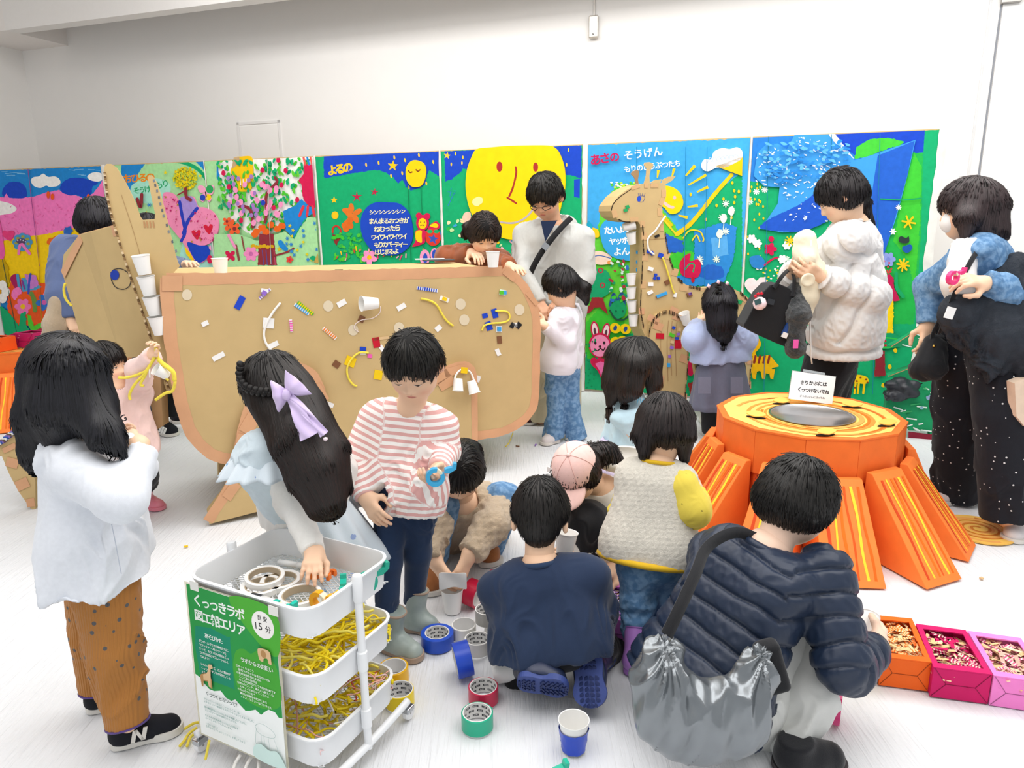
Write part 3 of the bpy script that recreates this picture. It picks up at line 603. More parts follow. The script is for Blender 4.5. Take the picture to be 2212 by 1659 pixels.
for x, y in ((1555, 505), (1564, 472), (1580, 456)): p.ell('#dfeee0', x, y, 7, 10, 10, 1); p.stroke('#dfeee0', [(x, y + 8), (x - 2, y + 30)], 2)
p.poly(RD, catmull([(1468, 570), (1480, 552), (1492, 548), (1490, 564), (1508, 560), (1515, 576), (1508, 598), (1488, 600), (1472, 592)], 4)); p.stroke(GR, [(1480, 582), (1490, 570), (1500, 572), (1497, 588)], 3); p.ell('#c0182c', 1497, 604, 4, 6)
p.stroke('#e8cf2a', [(1475, 515), (1490, 498), (1512, 500), (1520, 516), (1518, 522)], 3); p.stroke('#e8cf2a', [(1495, 520), (1505, 508), (1512, 522)], 3)
for x, y in ((1406, 640), (1460, 700)): p.ell('#dfeee0', x, y, 3, 9)
p.poly('#d0194e', catmull([(1483, 800), (1490, 776), (1500, 778), (1504, 790), (1494, 812)], 4)); p.poly('#a2302c', [(1486, 828), (1510, 818), (1508, 850), (1492, 855)], jag=1.5)
p.stroke('#f4f2ee', [(1512, 560), (1518, 572)], 3)
# left strip: bird face, apples, M, red trousers, faces
p.poly('#f2d4c0', catmull([(1278, 550), (1290, 542), (1310, 546), (1322, 556), (1318, 568), (1298, 572), (1280, 566)], 4)); p.stroke('#3a66b0', [(1276, 556), (1296, 552), (1320, 558)], 2); p.ell('#e89a50', 1318, 567, 6, 4)
p.poly('#f2c818', catmull([(1275, 492), (1292, 496), (1294, 512), (1278, 510)], 4)); p.ell('#1d9fc0', 1272, 500, 9, 22, 0, 1); p.poly('#18a06a', catmull([(1268, 600), (1290, 580), (1316, 590), (1318, 630), (1290, 645), (1268, 635)], 4))
for x, y in ((1284, 588), (1298, 584), (1276, 610), (1302, 616)): p.ell('#b92a40', x, y, 6, 6); p.ell('#18a06a', x, y, 3.4, 3.2)
p.poly('#9c2a30', [(1280, 642), (1303, 642), (1314, 680), (1296, 664), (1286, 664), (1264, 682)], jag=.8); p.stroke('#26508c', [(1318, 660), (1326, 634), (1334, 650), (1344, 632), (1350, 658)], 5)
p.ell('#169a60', 1336, 668, 18, 20, 0, 1); p.stroke('#20503a', [(1318, 670), (1330, 688), (1348, 690), (1362, 678)], 4); 
for x in (1331, 1346): p.ell('#0f6a4a', x, 672, 2.5, 2.5)
for _ in range(50): x, y = RNG.uniform(1320, 1366), RNG.uniform(560, 650); p.ell([LM, '#2d6fc0', '#d9e8e0', '#169a60', '#b03040'][RNG.randint(5)], x, y, RNG.uniform(2, 7), RNG.uniform(2, 5), RNG.uniform(0, 180), 1, 8)
# pink rabbit and yellow butterfly
for x, y, a in ((1286, 712, -8), (1310, 716, 10)): p.ell(RD, x, y, 9, 19, a); p.ell('#f8d8dc', x, y, 6, 15, a); p.ell('#5a3a44', x, y + 3, 2.8, 8, a)
p.ell(RD, 1297, 745, 24.5, 27); p.ell('#f690ba', 1297, 746, 21, 23.5); 
for x in (1287, 1306): p.ell('#30222a', x, 740, 2.6, 3.6)
p.stroke('#40242c', [(1285, 752), (1291, 757), (1298, 752), (1304, 756), (1308, 750)], 2.6); p.ell('#40242c', 1297, 748, 3, 3)
p.poly(RD, catmull([(1280, 772), (1312, 774), (1330, 778), (1338, 790), (1322, 812), (1304, 822), (1292, 800), (1278, 786)], 3)); p.poly('#f06fae', catmull([(1286, 780), (1312, 778), (1332, 782), (1322, 804), (1304, 818), (1296, 800)], 3)); p.poly(RD, [(1282, 772), (1298, 778), (1310, 771), (1312, 784), (1298, 780), (1284, 786)])
for x, y in ((1330, 708), (1352, 710), (1331, 738), (1346, 736)): p.ell('#f8cf0a', x, y, 12, 11, 30); p.ell('#2c4f8c', x, y, 4, 6, 20)
for _ in range(26): p.ell('#0d8a56', RNG.uniform(1266, 1290), RNG.uniform(730, 850), 2, 2, n=7)
p.text('#c01852', 'あさの', 1278, 356, 1340, 346, 24, .03); p.text('#eef4fa', 'そうげん', 1348, 345, 1434, 334, 21, .02); p.text('#eef4fa', 'もりのどうぶつたち', 1350, 372, 1472, 358, 16, .018)
seams(p, ((1376, 4), (1482, -6), (1528, -10)), 318, 840, '#1c7fb0')
o, q = cutout('sun_cutout', [(1428, 402), (1452, 404), (1470, 418), (1476, 440), (1466, 458), (1448, 462), (1436, 450), (1424, 440), (1420, 420)], t, '#fad20a', .008); q.ell('#f6b8b8', 1457, 427, 3.5, 4); q.stroke('#f6c4c0', [(1432, 436), (1446, 446), (1454, 448)], 6); q.build('face', o)
for a, b in (((1421, 384), (1423, 368)), ((1452, 384), (1457, 364)), ((1482, 380), (1502, 358)), ((1488, 400), (1526, 378)), ((1506, 415), (1530, 404)), ((1486, 447), (1508, 444)), ((1466, 465), (1486, 470))): p.stroke('#f2c614', [a, b], 3, 0, taper=-1.2)
o, q = cutout('cloud_cutout', [(1515, 355), (1522, 344), (1536, 344), (1542, 328), (1560, 320), (1576, 322), (1592, 318), (1603, 326), (1602, 342), (1588, 352), (1566, 362), (1548, 362), (1530, 370), (1518, 366)], t, '#eef2f8')
for i in range(7): q.stroke('#b9c8de', [(1528 + 9 * i, 352 - 2 * i), (1534 + 9 * i, 340 - i), (1541 + 9 * i, 350 - 2 * i)], 1.2)
q.build('painting', o)
cutout('yellow_flag', [(1546, 359), (1604, 338), (1603, 380)], t, '#f7c60c', sm=0)
o, q = cutout('blue_speech_board', [(1296, 500), (1302, 482), (1320, 470), (1350, 466), (1380, 470), (1384, 510), (1380, 560), (1350, 562), (1322, 554), (1304, 534)], t, '#3aa3e2')
for tx, x0, y0, x1, y1, h in (('たいよう', 1306, 505, 1364, 500, 17), ('ヤッホー', 1316, 528, 1372, 524, 17), ('よん', 1326, 551, 1360, 549, 18)): q.text('#f4f8fa', tx, x0, y0, x1, y1, h, .03, .6)
q.build('lettering', o)
# --- G: mountain
t, p = PAN[6]
p.poly(RB, [(1607, 297), (1998, 281), (1992, 360), (1940, 400), (1607, 380)], jag=.5); p.poly('#2a7fd2', [(1607, 298), (1700, 294), (1770, 292), (1840, 330), (1900, 380), (1900, 520), (1700, 400), (1607, 390)], jag=.6)
p.poly(GR, [(1607, 392), (1660, 400), (1690, 470), (1640, 492), (1760, 502), (1800, 470), (1900, 500), (1920, 640), (1990, 640), (1975, 870), (1607, 850)], jag=1)
p.poly('#22b04a', [(1940, 330), (1994, 330), (1990, 500), (1975, 700), (1930, 700), (1890, 620), (1890, 520)], jag=1); p.poly(LM, [(1846, 340), (1870, 318), (1900, 312), (1940, 320), (1952, 306), (1930, 300), (1890, 300), (1862, 310), (1850, 325)], jag=1); p.poly('#46c63a', [(1846, 343), (1850, 318), (1880, 300), (1920, 298), (1954, 308), (1900, 328), (1870, 340)], jag=.8)
p.poly('#3fc336', [(1955, 400), (1975, 330), (1990, 360), (1988, 480), (1975, 620), (1960, 560), (1930, 520)], jag=1.5)
for x, y in ((1620, 436), (1634, 414), (1645, 640), (1700, 560), (1652, 410), (1618, 430)): p.aster('#dfeee0', x, y, 7, 2.4, 4)
for _ in range(26): p.ell('#f0c81a', RNG.uniform(1612, 1650), RNG.uniform(395, 600), 2, 3.4, 0, 0, 8)
for x, y in ((1624, 516), (1636, 526), (1700, 530), (1640, 574), (1690, 560)): p.flower('#f2f2ee', x, y, 10, k=6)
p.flower(RD, 1664, 538, 14, RD, 5); p.ell(RD, 1666, 516, 6, 6); p.aster('#f2c81a', 1706, 520, 11, 3, 4, 10); p.ell('#2d7fc6', 1636, 566, 18, 14, 30, 1); p.stroke(RD, [(1652, 572), (1668, 560), (1680, 556)], 4)
for _ in range(30): p.ell(['#f0c81a', '#e8efe8'][RNG.randint(2)], RNG.uniform(1645, 1700), RNG.uniform(575, 610), 2.4, 1.8, 0, 0, 8)
p.poly('#fbe3e4', catmull([(1631, 640), (1614, 626), (1608, 612), (1616, 602), (1628, 600), (1634, 606), (1644, 598), (1656, 604), (1654, 620), (1642, 632)], 4), jag=.8)
p.flower('#8a9ad8', 1918, 560, 16, '#7a8ad0', 6); 
for _ in range(16): p.ell('#d03040', RNG.uniform(1906, 1926), RNG.uniform(560, 600), 2, 2.5, n=8)
p.poly('#c01850', [(1908, 600), (1920, 592), (1930, 600), (1930, 620), (1944, 648), (1936, 650), (1888, 648), (1890, 620)], jag=1); p.poly('#f8d00c', [(1886, 650), (1930, 650), (1928, 720), (1884, 716)], jag=1.5); p.poly('#3f98d8', catmull([(1884, 662), (1898, 660), (1902, 676), (1894, 690), (1882, 686)], 3))
p.aster('#f0c414', 1962, 480, 14, 4, 3, 10); p.aster('#f0c414', 1950, 572, 13, 4, 4, 10); p.poly('#2c3a3a', catmull([(1940, 515), (1946, 510), (1956, 514), (1962, 510), (1962, 524), (1944, 524)], 3)); p.poly('#1d56a8', catmull([(1948, 534), (1956, 530), (1966, 528), (1970, 536), (1960, 546), (1950, 542)], 3)); p.aster(WH, 1928, 500, 7, 3, 3); p.aster(WH, 1940, 448, 6, 2, 4)
p.stroke('#18a060', [(1900, 430), (1950, 432), (1990, 428)], 3); p.stroke('#18a060', [(1935, 590), (1936, 620), (1950, 640)], 8)
p.ell('#0f9a62', 1905, 735, 46, 18, 0, 1); p.stroke('#2fc04a', [(1866, 735), (1900, 728), (1944, 734), (1932, 748), (1880, 750)], 3)
for x, y in ((1887, 736), (1899, 733), (1911, 736), (1893, 743), (1912, 745)): p.ell('#c0182c', x, y, 3, 2.5, n=9)
p.poly('#8e2530', [(1892, 756), (1910, 756), (1912, 811), (1888, 812)], jag=.8)
for x, y in ((1933, 756), (1921, 791), (1907, 831)): p.ell('#f0c414', x, y, 4, 5, jag=.5)
GY = '#f6c90a'
p.poly(GY, catmull([(1836, 812), (1850, 808), (1870, 812), (1876, 822), (1868, 828), (1850, 826), (1836, 824)], 3)); p.stroke(GY, [(1839, 780), (1840, 800), (1838, 818)], 7, 3)
for x in (1833, 1845, 1852, 1864): p.stroke(GY, [(x + 3, 822), (x, 848)], 4.5, 0)
for x, y in ((1840, 796), (1839, 806), (1838, 817), (1850, 822), (1858, 814), (1870, 818), (1873, 825), (1833, 840), (1846, 836)): p.ell('#8a3a20', x, y, 2.4, 2, n=8)
for x in (1835, 1842): p.stroke(GY, [(x, 774), (x, 784)], 2, 0)
p.poly('#f2b80c', catmull([(1622, 800), (1624, 770), (1630, 750), (1636, 770), (1660, 766), (1676, 782), (1682, 790), (1668, 794), (1660, 806), (1640, 800), (1628, 806)], 3))
p.poly('#f2b80c', catmull([(1600, 720), (1630, 722), (1644, 740), (1636, 756), (1622, 760)], 3))
for x in (1630, 1650, 1668): p.poly('#f2b80c', [(x - 8, 796), (x + 6, 796), (x + 2, 818), (x - 4, 816)])
for x in (1632, 1642, 1652, 1662): p.stroke('#8e3020', [(x, 768), (x - 3, 782)], 5, 0)
seams(p, ((1796, -14), (1900, -16), (1660, -10)), 290, 850, '#1b7a9c')
o, q = cutout('blue_mountain_cutout', [(1628, 380), (1636, 330), (1655, 312), (1680, 310), (1700, 322), (1716, 292), (1790, 290), (1846, 346), (1880, 336), (1978, 302), (1960, 380), (1936, 470), (1906, 560), (1850, 560), (1800, 470), (1740, 500), (1690, 502), (1640, 494), (1660, 470), (1680, 440), (1684, 405), (1650, 402)], t, '#3f9ade', .01, sm=0)
q.poly('#245fc4', [(1896, 336), (1976, 304), (1960, 378), (1934, 470), (1908, 556), (1870, 540), (1880, 440)]); q.poly('#2257c4', catmull([(1642, 492), (1664, 472), (1730, 440), (1790, 398), (1816, 420), (1796, 470), (1740, 498), (1690, 500)], 3), jag=.8)
q.poly('#eef4fa', [(1790, 290), (1804, 290), (1846, 344), (1832, 332), (1812, 320)], jag=1)
for _ in range(230):
    x, y = RNG.uniform(1632, 1815), RNG.uniform(296, 480)
    if y > 400 and x < 1690 or (x < 1716 and y < 322): continue
    q.stroke('#e6f1fa', [(x, y), (x + RNG.uniform(-7, 9), y + RNG.uniform(-5, 4))], RNG.uniform(1, 3), 0)
for _ in range(120): x, y = RNG.uniform(1650, 1830), RNG.uniform(305, 400); q.ell(['#5fb2ea', '#2b86d6'][RNG.randint(2)], x, y, RNG.uniform(3, 10), RNG.uniform(2, 4), RNG.uniform(-40, 40), 1, 8)
q.build('painting', o)
for (t, p), (x0, x1, _, _) in zip(PAN, panels):
    lo, hi = (float((PL(x, 600, MU0, MUN) - MU0) @ MUD) for x in (x0, x1))
    for V in p.V:
        u = (V - MU0) @ MUD; V += np.outer(np.clip(u, lo + .002, hi - .002) - u, MUD); V[:, 2] = np.clip(V[:, 2], .016, 1.945)
    p.build('painting', t)
# white cloth tape over the panel joints and edges
TAPE_W = mat('cloth_tape_white', '#e6e3dc', .7, kind='noise', scale=80, bump=.4, var=.1)
def mural_tape(x, w, par):
    a = PL(x, 600, MU0, MUN); a[2] = 0.0; V = []; F = []; n = 40
    for i in range(n + 1):
        z = .0 + 1.955 * i / n; ww = w * (.5 + .12 * RNG.uniform(-1, 1))
        for s in (-1, 1): V.append(a + MUD * s * ww + MUN * (.004 if s else 0) + A_([0, 0, z]))
        V.append(a + MUN * (.011 + .004 * RNG.uniform()) + A_([0, 0, z]))
    for i in range(n):
        b = 3 * i; F += [(b, b + 2, b + 5, b + 3), (b + 2, b + 1, b + 4, b + 5)]
    return meshobj('joint_tape', V, F, TAPE_W, par, None, True)
for x, w, k in ((256, .05, 0), (467.5, .012, 1), (698, .02, 2), (959, .02, 3), (1260.5, .035, 4), (1605, .014, 5), (2000, .05, 6)): mural_tape(x, w, PAN[k][0])
# ------------------------------------------------------------------ cardboard animals
TAPEB = mat('brown_tape', '#d3a078', .5, kind='noise', scale=70, bump=.15, var=.06, spec=.35)
TAPET = mat('tan_tape', '#cfa878', .5, kind='noise', scale=70, bump=.3, var=.05, spec=.35)
INK = mat('marker_ink', '#26242a', .6, var=0); ROPEY = mat('yellow_paper_rope', '#f2dc50', .7, kind='noise', scale=400, bump=.5, var=.12)
ROPEW = mat('white_paper_rope', '#f3f1ec', .7, kind='noise', scale=400, bump=.4, var=.04)
def plane_poly(q, p0, n, sm=0):
    q = catmull(q, sm) if sm else q; return A_([PL(x, y, p0, n) for x, y in q])
def slabpx(name, q, p0, n, th, parent, m=CARD, sm=0, back=None, edge=True):
    V = plane_poly(q, p0, n, sm); mb = MB(); mb.prism(V, -A_(n) * th if back is None else A_(back)); o = mb.build(name, m, parent)
    return o
def tape_run(name, q, w, p0, n, parent, m=TAPEB, off=.0008, sm=4):
    """tape laid along a run of pixels, with creased edges"""
    q = catmull(q, sm, False) if sm else A_(q, float)
    P = A_([PL(x, y, p0, n) for x, y in q]); out = [P[0]]
    for i in range(len(P) - 1):
        m_ = max(1, int(np.linalg.norm(P[i + 1] - P[i]) / .03)); out += [P[i] + (P[i + 1] - P[i]) * (k + 1) / m_ for k in range(m_)]
    P = A_(out); V = []
    for i in range(len(P)):
        t = nrm(P[min(i + 1, len(P) - 1)] - P[max(i - 1, 0)]); b = np.cross(t, n)
        for s in (-1, -.3, .3, 1): V.append(P[i] + b * s * w * .5 * RNG.uniform(.9, 1.08) + A_(n) * (off + .0010 * RNG.uniform() * (abs(s) < 1)))
    F = [(4 * i + j, 4 * i + j + 1, 4 * i + j + 5, 4 * i + j + 4) for i in range(len(P) - 1) for j in range(3)]
    return meshobj(name, V, F, m, parent)
def patch(name, x, y, w, h, rot, p0, n, parent, m, th=.0015, off=.001, label=None):
    r = math.radians(rot); q = [(x + dx * w / 2 * math.cos(r) - dy * h / 2 * math.sin(r), y + dx * w / 2 * math.sin(r) + dy * h / 2 * math.cos(r)) for dx, dy in ((-1, -1), (1, -1), (1, 1), (-1, 1))]
    f = A_(p0) + A_(n) * (off + th); o = MB().prism([PL(a, b, f, n) for a, b in q], -A_(n) * th).build(name, m, parent); return tag(o, label)
# --- elephant
EY = math.radians(25); ED = A_([math.cos(EY), math.sin(EY), 0]); EN = A_([ED[1], -ED[0], 0.]); E0 = A_([-1.53, 3.14, 0.])
ele = empty('cardboard_elephant', (-.7, 3.75, 0), 'large brown cardboard elephant with a boxy rounded body and taped edges', 'cardboard animal')
BODY = [(357, 600), (520, 597), (800, 590), (1085, 582), (1103, 590), (1130, 618), (1152, 655), (1160, 692), (1159, 780), (1157, 862), (1147, 898), (1118, 922), (1080, 937), (1032, 944), (900, 965), (700, 990), (560, 1001), (500, 999), (452, 985), (415, 950), (395, 900), (380, 830), (366, 740), (359, 670)]
bd = bevel(slabpx('body', BODY, E0, EN, 0, ele, back=-EN * .74), .006)
tape_run('edge_tape', [(1085, 583), (1118, 604), (1145, 642), (1158, 692), (1158, 780), (1155, 862), (1142, 896), (1112, 920), (1078, 934), (1032, 941)], .05, E0, EN, bd)
tape_run('edge_tape', [(360, 604), (520, 601), (800, 594), (1085, 585)], .055, E0, EN, bd); tape_run('edge_tape', [(360, 600), (363, 670), (370, 740), (384, 830), (399, 898), (420, 945), (456, 980), (502, 994)], .055, E0, EN, bd)
for x, y, w, h, r in ((372, 612, 44, 34, 0), (1150, 645, 34, 10, 50), (1100, 596, 30, 10, 40)): patch('corner_tape', x, y, w, h, r, E0 + EN * .002, EN, bd, TAPEB)
# upper surface tape and a small dark scrap
for (a, b) in (((357, 600), (1088, 582)),):
    A, B = PL(*a, E0, EN), PL(*b, E0, EN)
    MB().prism([A + A_([0, 0, .001]), B + A_([0, 0, .001]), B - EN * .02 + A_([0, 0, .001]), A - EN * .02 + A_([0, 0, .001])], (0, 0, .001)).build('edge_tape', TAPEB, bd)
E1 = E0 + EN * .035
LEGL = [(545, 868), (565, 815), (610, 790), (655, 796), (684, 822), (694, 870), (696, 980), (692, 1080), (580, 1100), (452, 1133), (449, 1118), (480, 1078), (503, 1040), (512, 1000), (520, 945), (534, 905)]
LEGR = [(905, 870), (925, 830), (955, 800), (990, 786), (1012, 788), (1026, 806), (1029, 850), (1029, 1000), (1030, 1034), (900, 1062), (898, 960)]
for L in (LEGL, LEGR):
    lg = bevel(slabpx('leg', L, E1, EN, .12, ele), .003); k = len(L)
    if L is LEGL:
        tape_run('edge_tape', [(449, 1126), (480, 1078), (506, 1030), (514, 990), (524, 930), (540, 880)], .05, E1, EN, lg); tape_run('edge_tape', [(640, 792), (672, 808), (690, 840), (696, 880)], .05, E1, EN, lg)
        for x, y, w, h, r in ((524, 960, 30, 44, 10), (540, 915, 46, 30, -60), (500, 1060, 40, 22, -55), (690, 850, 40, 26, 60)): patch('corner_tape', x, y, w, h, r, E1 + EN * .002, EN, lg, TAPEB)
    else:
        tape_run('edge_tape', [(925, 836), (955, 804), (990, 789), (1012, 791), (1023, 812), (1025, 870), (1026, 1000)], .036, E1, EN, lg)
        for x, y, w, h, r in ((950, 815, 44, 22, -35), (985, 800, 50, 18, -15), (965, 828, 36, 20, -30)): patch('corner_tape', x, y, w, h, r, E1 + EN * .002, EN, lg, TAPEB)
for k, s in ((.15, .6), (1.3, .6)):   # far pair of legs
    c = E0 + ED * k - EN * s; bevel(MB().prism([c, c + ED * .28, c + ED * .24 + A_([0, 0, .45]), c + ED * .04 + A_([0, 0, .45])], -EN * .1).build('leg', CARD, ele), .003)
tape_run('edge_tape', [(1036, 941), (1080, 934)], .04, E0, EN, bd)
# head: faceted box, eye, eared face plate
def quadsolid(name, P, back, parent, m=CARD):
    P = A_(P, float); mb = MB(); mb.prism(P, back); return mb.build(name, m, parent)
hA, hB = D(247, 486, 3.30), D(336, 765, 3.2); hC, hD_ = D(196, 500, 3.4), 0; hE, hF, hG, hH = D(172, 506, 3.52), D(137, 550, 3.6), D(133, 585, 3.6), D(176, 735, 3.52)
nh = nrm(np.cross(hB - hA, hC - hA)); nh = -nh if nh[1] > 0 else nh; hD_ = PL(262, 777, hA, nh)
V = [hA, hC, hE, hF, hG, hH, hD_, hB]; off = A_([-.10, .26, .0]); W = [v + off for v in V]
F = [(0, 1, 6, 7), (1, 2, 3, 4, 5, 6)] + [(i, i + 8, (i + 1) % 8 + 8, (i + 1) % 8) for i in range(8)] + [tuple(range(15, 7, -1))]
hd = bevel(meshobj('head', A_(V + W), F, CARD, ele, smooth=False), .004)
for a, b, w in ((hA, hE, .05), (hE, hG, .05)):
    n_ = nrm(np.cross(hC - hD_, hE - hD_)); n_ = -n_ if n_[1] > 0 else n_; dn = nrm(np.cross(b - a, n_)); dn = dn if dn[2] < 0 else -dn
    MB().prism([a + n_ * .002, b + n_ * .002, b + n_ * .002 + dn * w, a + n_ * .002 + dn * w], n_ * .0015).build('edge_tape', TAPEB, hd)
p = Paint(hA, nh, base=.003)
p.stroke('#2a2830', [(240, 590), (248, 582), (264, 581), (278, 590), (284, 604), (280, 618), (268, 625), (252, 621), (243, 608), (240, 594)], 1.6); p.ell('#2440a8', 249, 594, 9.5, 11); p.build('drawn_eye', hd, PAINT2)
for x, y, w, h, r in ((270, 785, 30, 24, -5), (300, 786, 44, 22, -8)): patch('corner_tape', x, y, w, h, r, hB + A_([0, -.005, 0]), nrm([.1, -1, 0]), hd, TAPEB, off=.003)
FN = nrm([.30, -1, .06]); F0 = D(333, 760, 3.17)
PLATE = [(246, 487), (232, 430), (225, 385), (224, 362), (230, 354), (240, 354), (252, 362), (266, 384), (280, 410), (293, 438), (303, 468), (308, 475), (322, 474), (334, 473), (335, 462), (330, 440), (322, 400), (319, 386), (322, 378), (330, 380), (340, 396), (350, 430), (362, 478), (374, 530), (382, 560), (388, 575), (362, 602), (357, 640), (360, 700), (366, 760), (374, 850), (360, 846), (340, 790), (328, 740), (300, 655), (272, 570)]
pl = slabpx('face_plate', PLATE, F0, FN, .007, ele)
# ragged corrugated edge running down the plate
mb = MB(); q = catmull([(226, 372), (233, 430), (246, 484), (272, 568), (300, 652), (328, 738), (352, 805), (368, 850)], 14, False)
for i in range(len(q) - 1):
    a, b = PL(*q[i], F0 + FN * .004, FN), PL(*q[i + 1], F0 + FN * .004, FN); mb.box((a + b) / 2, (.004, .005, np.linalg.norm(b - a) * .42), frame(nrm(FN), nrm(b - a)), lin(['#8d6f4a', '#b79a70', '#d8c09a', '#6c5236'][i % 4]))
mb.build('corrugated_edge', PAINT2, pl, vc=True)['kind'] = 'stuff'
p = Paint(F0, FN, base=.001)
for i, (x, y) in enumerate(((330, 388), (333, 398), (337, 410), (341, 424), (344, 438), (348, 452), (351, 464), (358, 484), (362, 498), (370, 520), (378, 540))): p.poly(['#7a828a', '#5c646c'][i % 2], [(x, y), (x + 4, y - 1), (x + 5, y + 5), (x + 1, y + 6)])
for x in (311, 317, 324, 331): p.stroke('#b98a60', [(x, 478), (x + 2, 492)], 3, 0)
p.stroke('#a8875c', [(262, 420), (300, 540), (318, 640), (326, 730)], 1, 3); p.build('edge_marks', pl, PAINT2)
patch('corner_tape', 292, 800, 54, 18, -6, D(300, 800, 3.2), nrm([.1, -1, 0]), pl, TAPEB)
# lower front leg strip below the head
a, b, c, d = D(300, 790, 3.12), D(345, 782, 3.12), D(372, 925, 3.12), D(350, 930, 3.12)
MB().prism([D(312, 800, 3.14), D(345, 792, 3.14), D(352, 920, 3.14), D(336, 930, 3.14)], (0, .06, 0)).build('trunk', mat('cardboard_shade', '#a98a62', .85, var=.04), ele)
# --- partial cardboard piece at the left edge
t = empty('cardboard_crescent', G(20, 1110), 'curved cardboard fin with taped seams standing at the left edge of the photo', 'cardboard animal')
LP0 = A_(G(60, 1100)); LN = nrm([.35, -1, 0])
lf = slabpx('panel', [(-14, 968), (0, 962), (20, 942), (44, 936), (66, 980), (76, 1040), (77, 1103), (66, 1098), (40, 1062), (18, 1020), (4, 985), (-14, 990)], LP0, LN, .05, t, sm=0)
for x, y, w, h, r in ((20, 968, 30, 12, -25), (26, 1000, 26, 20, 15), (48, 1046, 28, 22, -25), (66, 1086, 18, 18, -10)): patch('corner_tape', x, y, w, h, r, LP0 + LN * .002, LN, lf, TAPEB)
mb = MB()
for i, (x, y) in enumerate(catmull([(-8, 962), (8, 952), (28, 935), (44, 926)], 6, False)): mb.box(PL(x, y, LP0, LN), (.012, .02, .006), None, lin(['#e8e6e2', '#3a5aa8', '#8a70b8', '#6b5a44'][i % 4]))
mb.build('corrugated_edge', PAINT2, lf, vc=True)['kind'] = 'stuff'
# --- giraffe
GYW = math.radians(14); GD = A_([math.cos(GYW), math.sin(GYW), 0]); GN = A_([GD[1], -GD[0], 0.]); G0 = A_([1.2, 4.78, 0.])
gir = empty('cardboard_giraffe', (1.4, 4.95, 0), 'tall brown cardboard giraffe with drawn blue eye and taped body', 'cardboard animal')
GB = [(1320, 456), (1321, 444), (1336, 424), (1352, 411), (1370, 402), (1388, 397), (1402, 396), (1425, 394), (1438, 399), (1437, 425), (1430, 447), (1432, 470), (1436, 510), (1442, 548), (1452, 582), (1466, 606), (1490, 619), (1540, 626), (1585, 624), (1604, 634), (1618, 655), (1625, 690), (1624, 780), (1619, 860), (1600, 912), (1560, 914), (1556, 840), (1548, 770), (1530, 745), (1500, 745), (1440, 745), (1400, 740), (1387, 712), (1384, 660), (1388, 600), (1390, 540), (1386, 490), (1378, 478), (1362, 480), (1340, 477), (1326, 468)]
gb = slabpx('body', GB, G0, GN, 0, gir, back=-GN * .22)
G1 = G0 + GN * .03
for L in ([(1403, 790), (1400, 740), (1404, 702), (1418, 680), (1440, 672), (1462, 678), (1478, 700), (1486, 740), (1486, 800), (1480, 860), (1484, 925), (1482, 950), (1440, 965), (1408, 960), (1410, 880)],):
    lg = slabpx('leg', L, G1, GN, .03, gir)
    for x, y, w, h, r in ((1412, 690, 26, 14, 30), (1422, 705, 20, 16, 20), (1456, 672, 18, 16, 25), (1462, 685, 18, 14, 20), (1478, 775, 18, 17, 20), (1427, 820, 16, 17, 5), (1477, 858, 14, 16, 5), (1425, 898, 14, 15, 0)): patch('tape_patch', x, y, w, h, r, G1, GN, lg, TAPEB)
    mb = MB()
    for i, (x, y) in enumerate(catmull([(1403, 790), (1401, 740), (1406, 704), (1420, 682), (1440, 674), (1462, 681), (1478, 702), (1486, 742), (1485, 800), (1480, 860), (1484, 925)], 7, False)):
        if i % 5 != 4: mb.box(PL(x, y, G1 + GN * .003, GN), (.003, .003, .013), None, lin(['#4d3b28', '#8d6f4a', '#2f2418'][i % 3]))
    mb.build('corrugated_edge', PAINT2, lg, vc=True)['kind'] = 'stuff'
    p = Paint(G1, GN, base=.001)
    for x in (1430, 1444, 1452, 1462): p.stroke('#a9855a', [(x, 690 + x % 7), (x - 3, 740), (x - 1, 800 + (x % 5) * 6)], 1.2, 4)
    p.build('pencil_marks', lg, PAINT2)
slabpx('leg', [(1490, 735), (1515, 735), (1552, 880), (1548, 925), (1520, 935), (1518, 900), (1502, 800)], G0 - GN * .2, GN, .04, gir, m=CARD)
slabpx('leg', [(1600, 640), (1612, 660), (1560, 800), (1556, 910), (1530, 905), (1540, 780)], G0 - GN * .23, GN, .03, gir, m=CARD)
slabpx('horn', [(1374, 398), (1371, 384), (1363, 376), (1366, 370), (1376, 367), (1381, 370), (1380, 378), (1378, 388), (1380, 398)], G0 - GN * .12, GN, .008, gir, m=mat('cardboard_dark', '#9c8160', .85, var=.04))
slabpx('horn', [(1391, 397), (1396, 380), (1397, 364), (1391, 356), (1393, 351), (1403, 350), (1411, 354), (1411, 360), (1406, 366), (1403, 380), (1404, 397)], G0 - GN * .004, GN, .008, gir)
slabpx('ear', [(1428, 400), (1432, 388), (1444, 382), (1460, 380), (1452, 390), (1438, 398), (1436, 404)], G0 - GN * .01, GN, .008, gir); slabpx('ear', [(1405, 395), (1414, 389), (1430, 387), (1426, 396)], G0 - GN * .2, GN, .008, gir)
p = Paint(G0, GN, base=.001)
p.ell('#2a50c8', 1380.5, 429.5, 4.6, 6.2, 10); p.stroke('#4a5a90', [(1380, 436), (1388, 436), (1392, 430), (1392, 424), (1384, 423), (1378, 424)], .9)
for x in (1380, 1383, 1387, 1391): p.stroke('#4a5a90', [(x, 423), (x + (x - 1384) * .4, 417)], .8, 0)
p.stroke('#2c221a', [(1320, 455), (1325, 440), (1338, 426), (1352, 416), (1364, 408)], 2.2, taper=.5); p.stroke('#3a2c20', [(1336, 474), (1348, 479), (1362, 480)], 3)
p.stroke('#b08c5c', [(1390, 519), (1436, 515)], 1.2, 0); p.build('drawn_eye', gb, PAINT2)
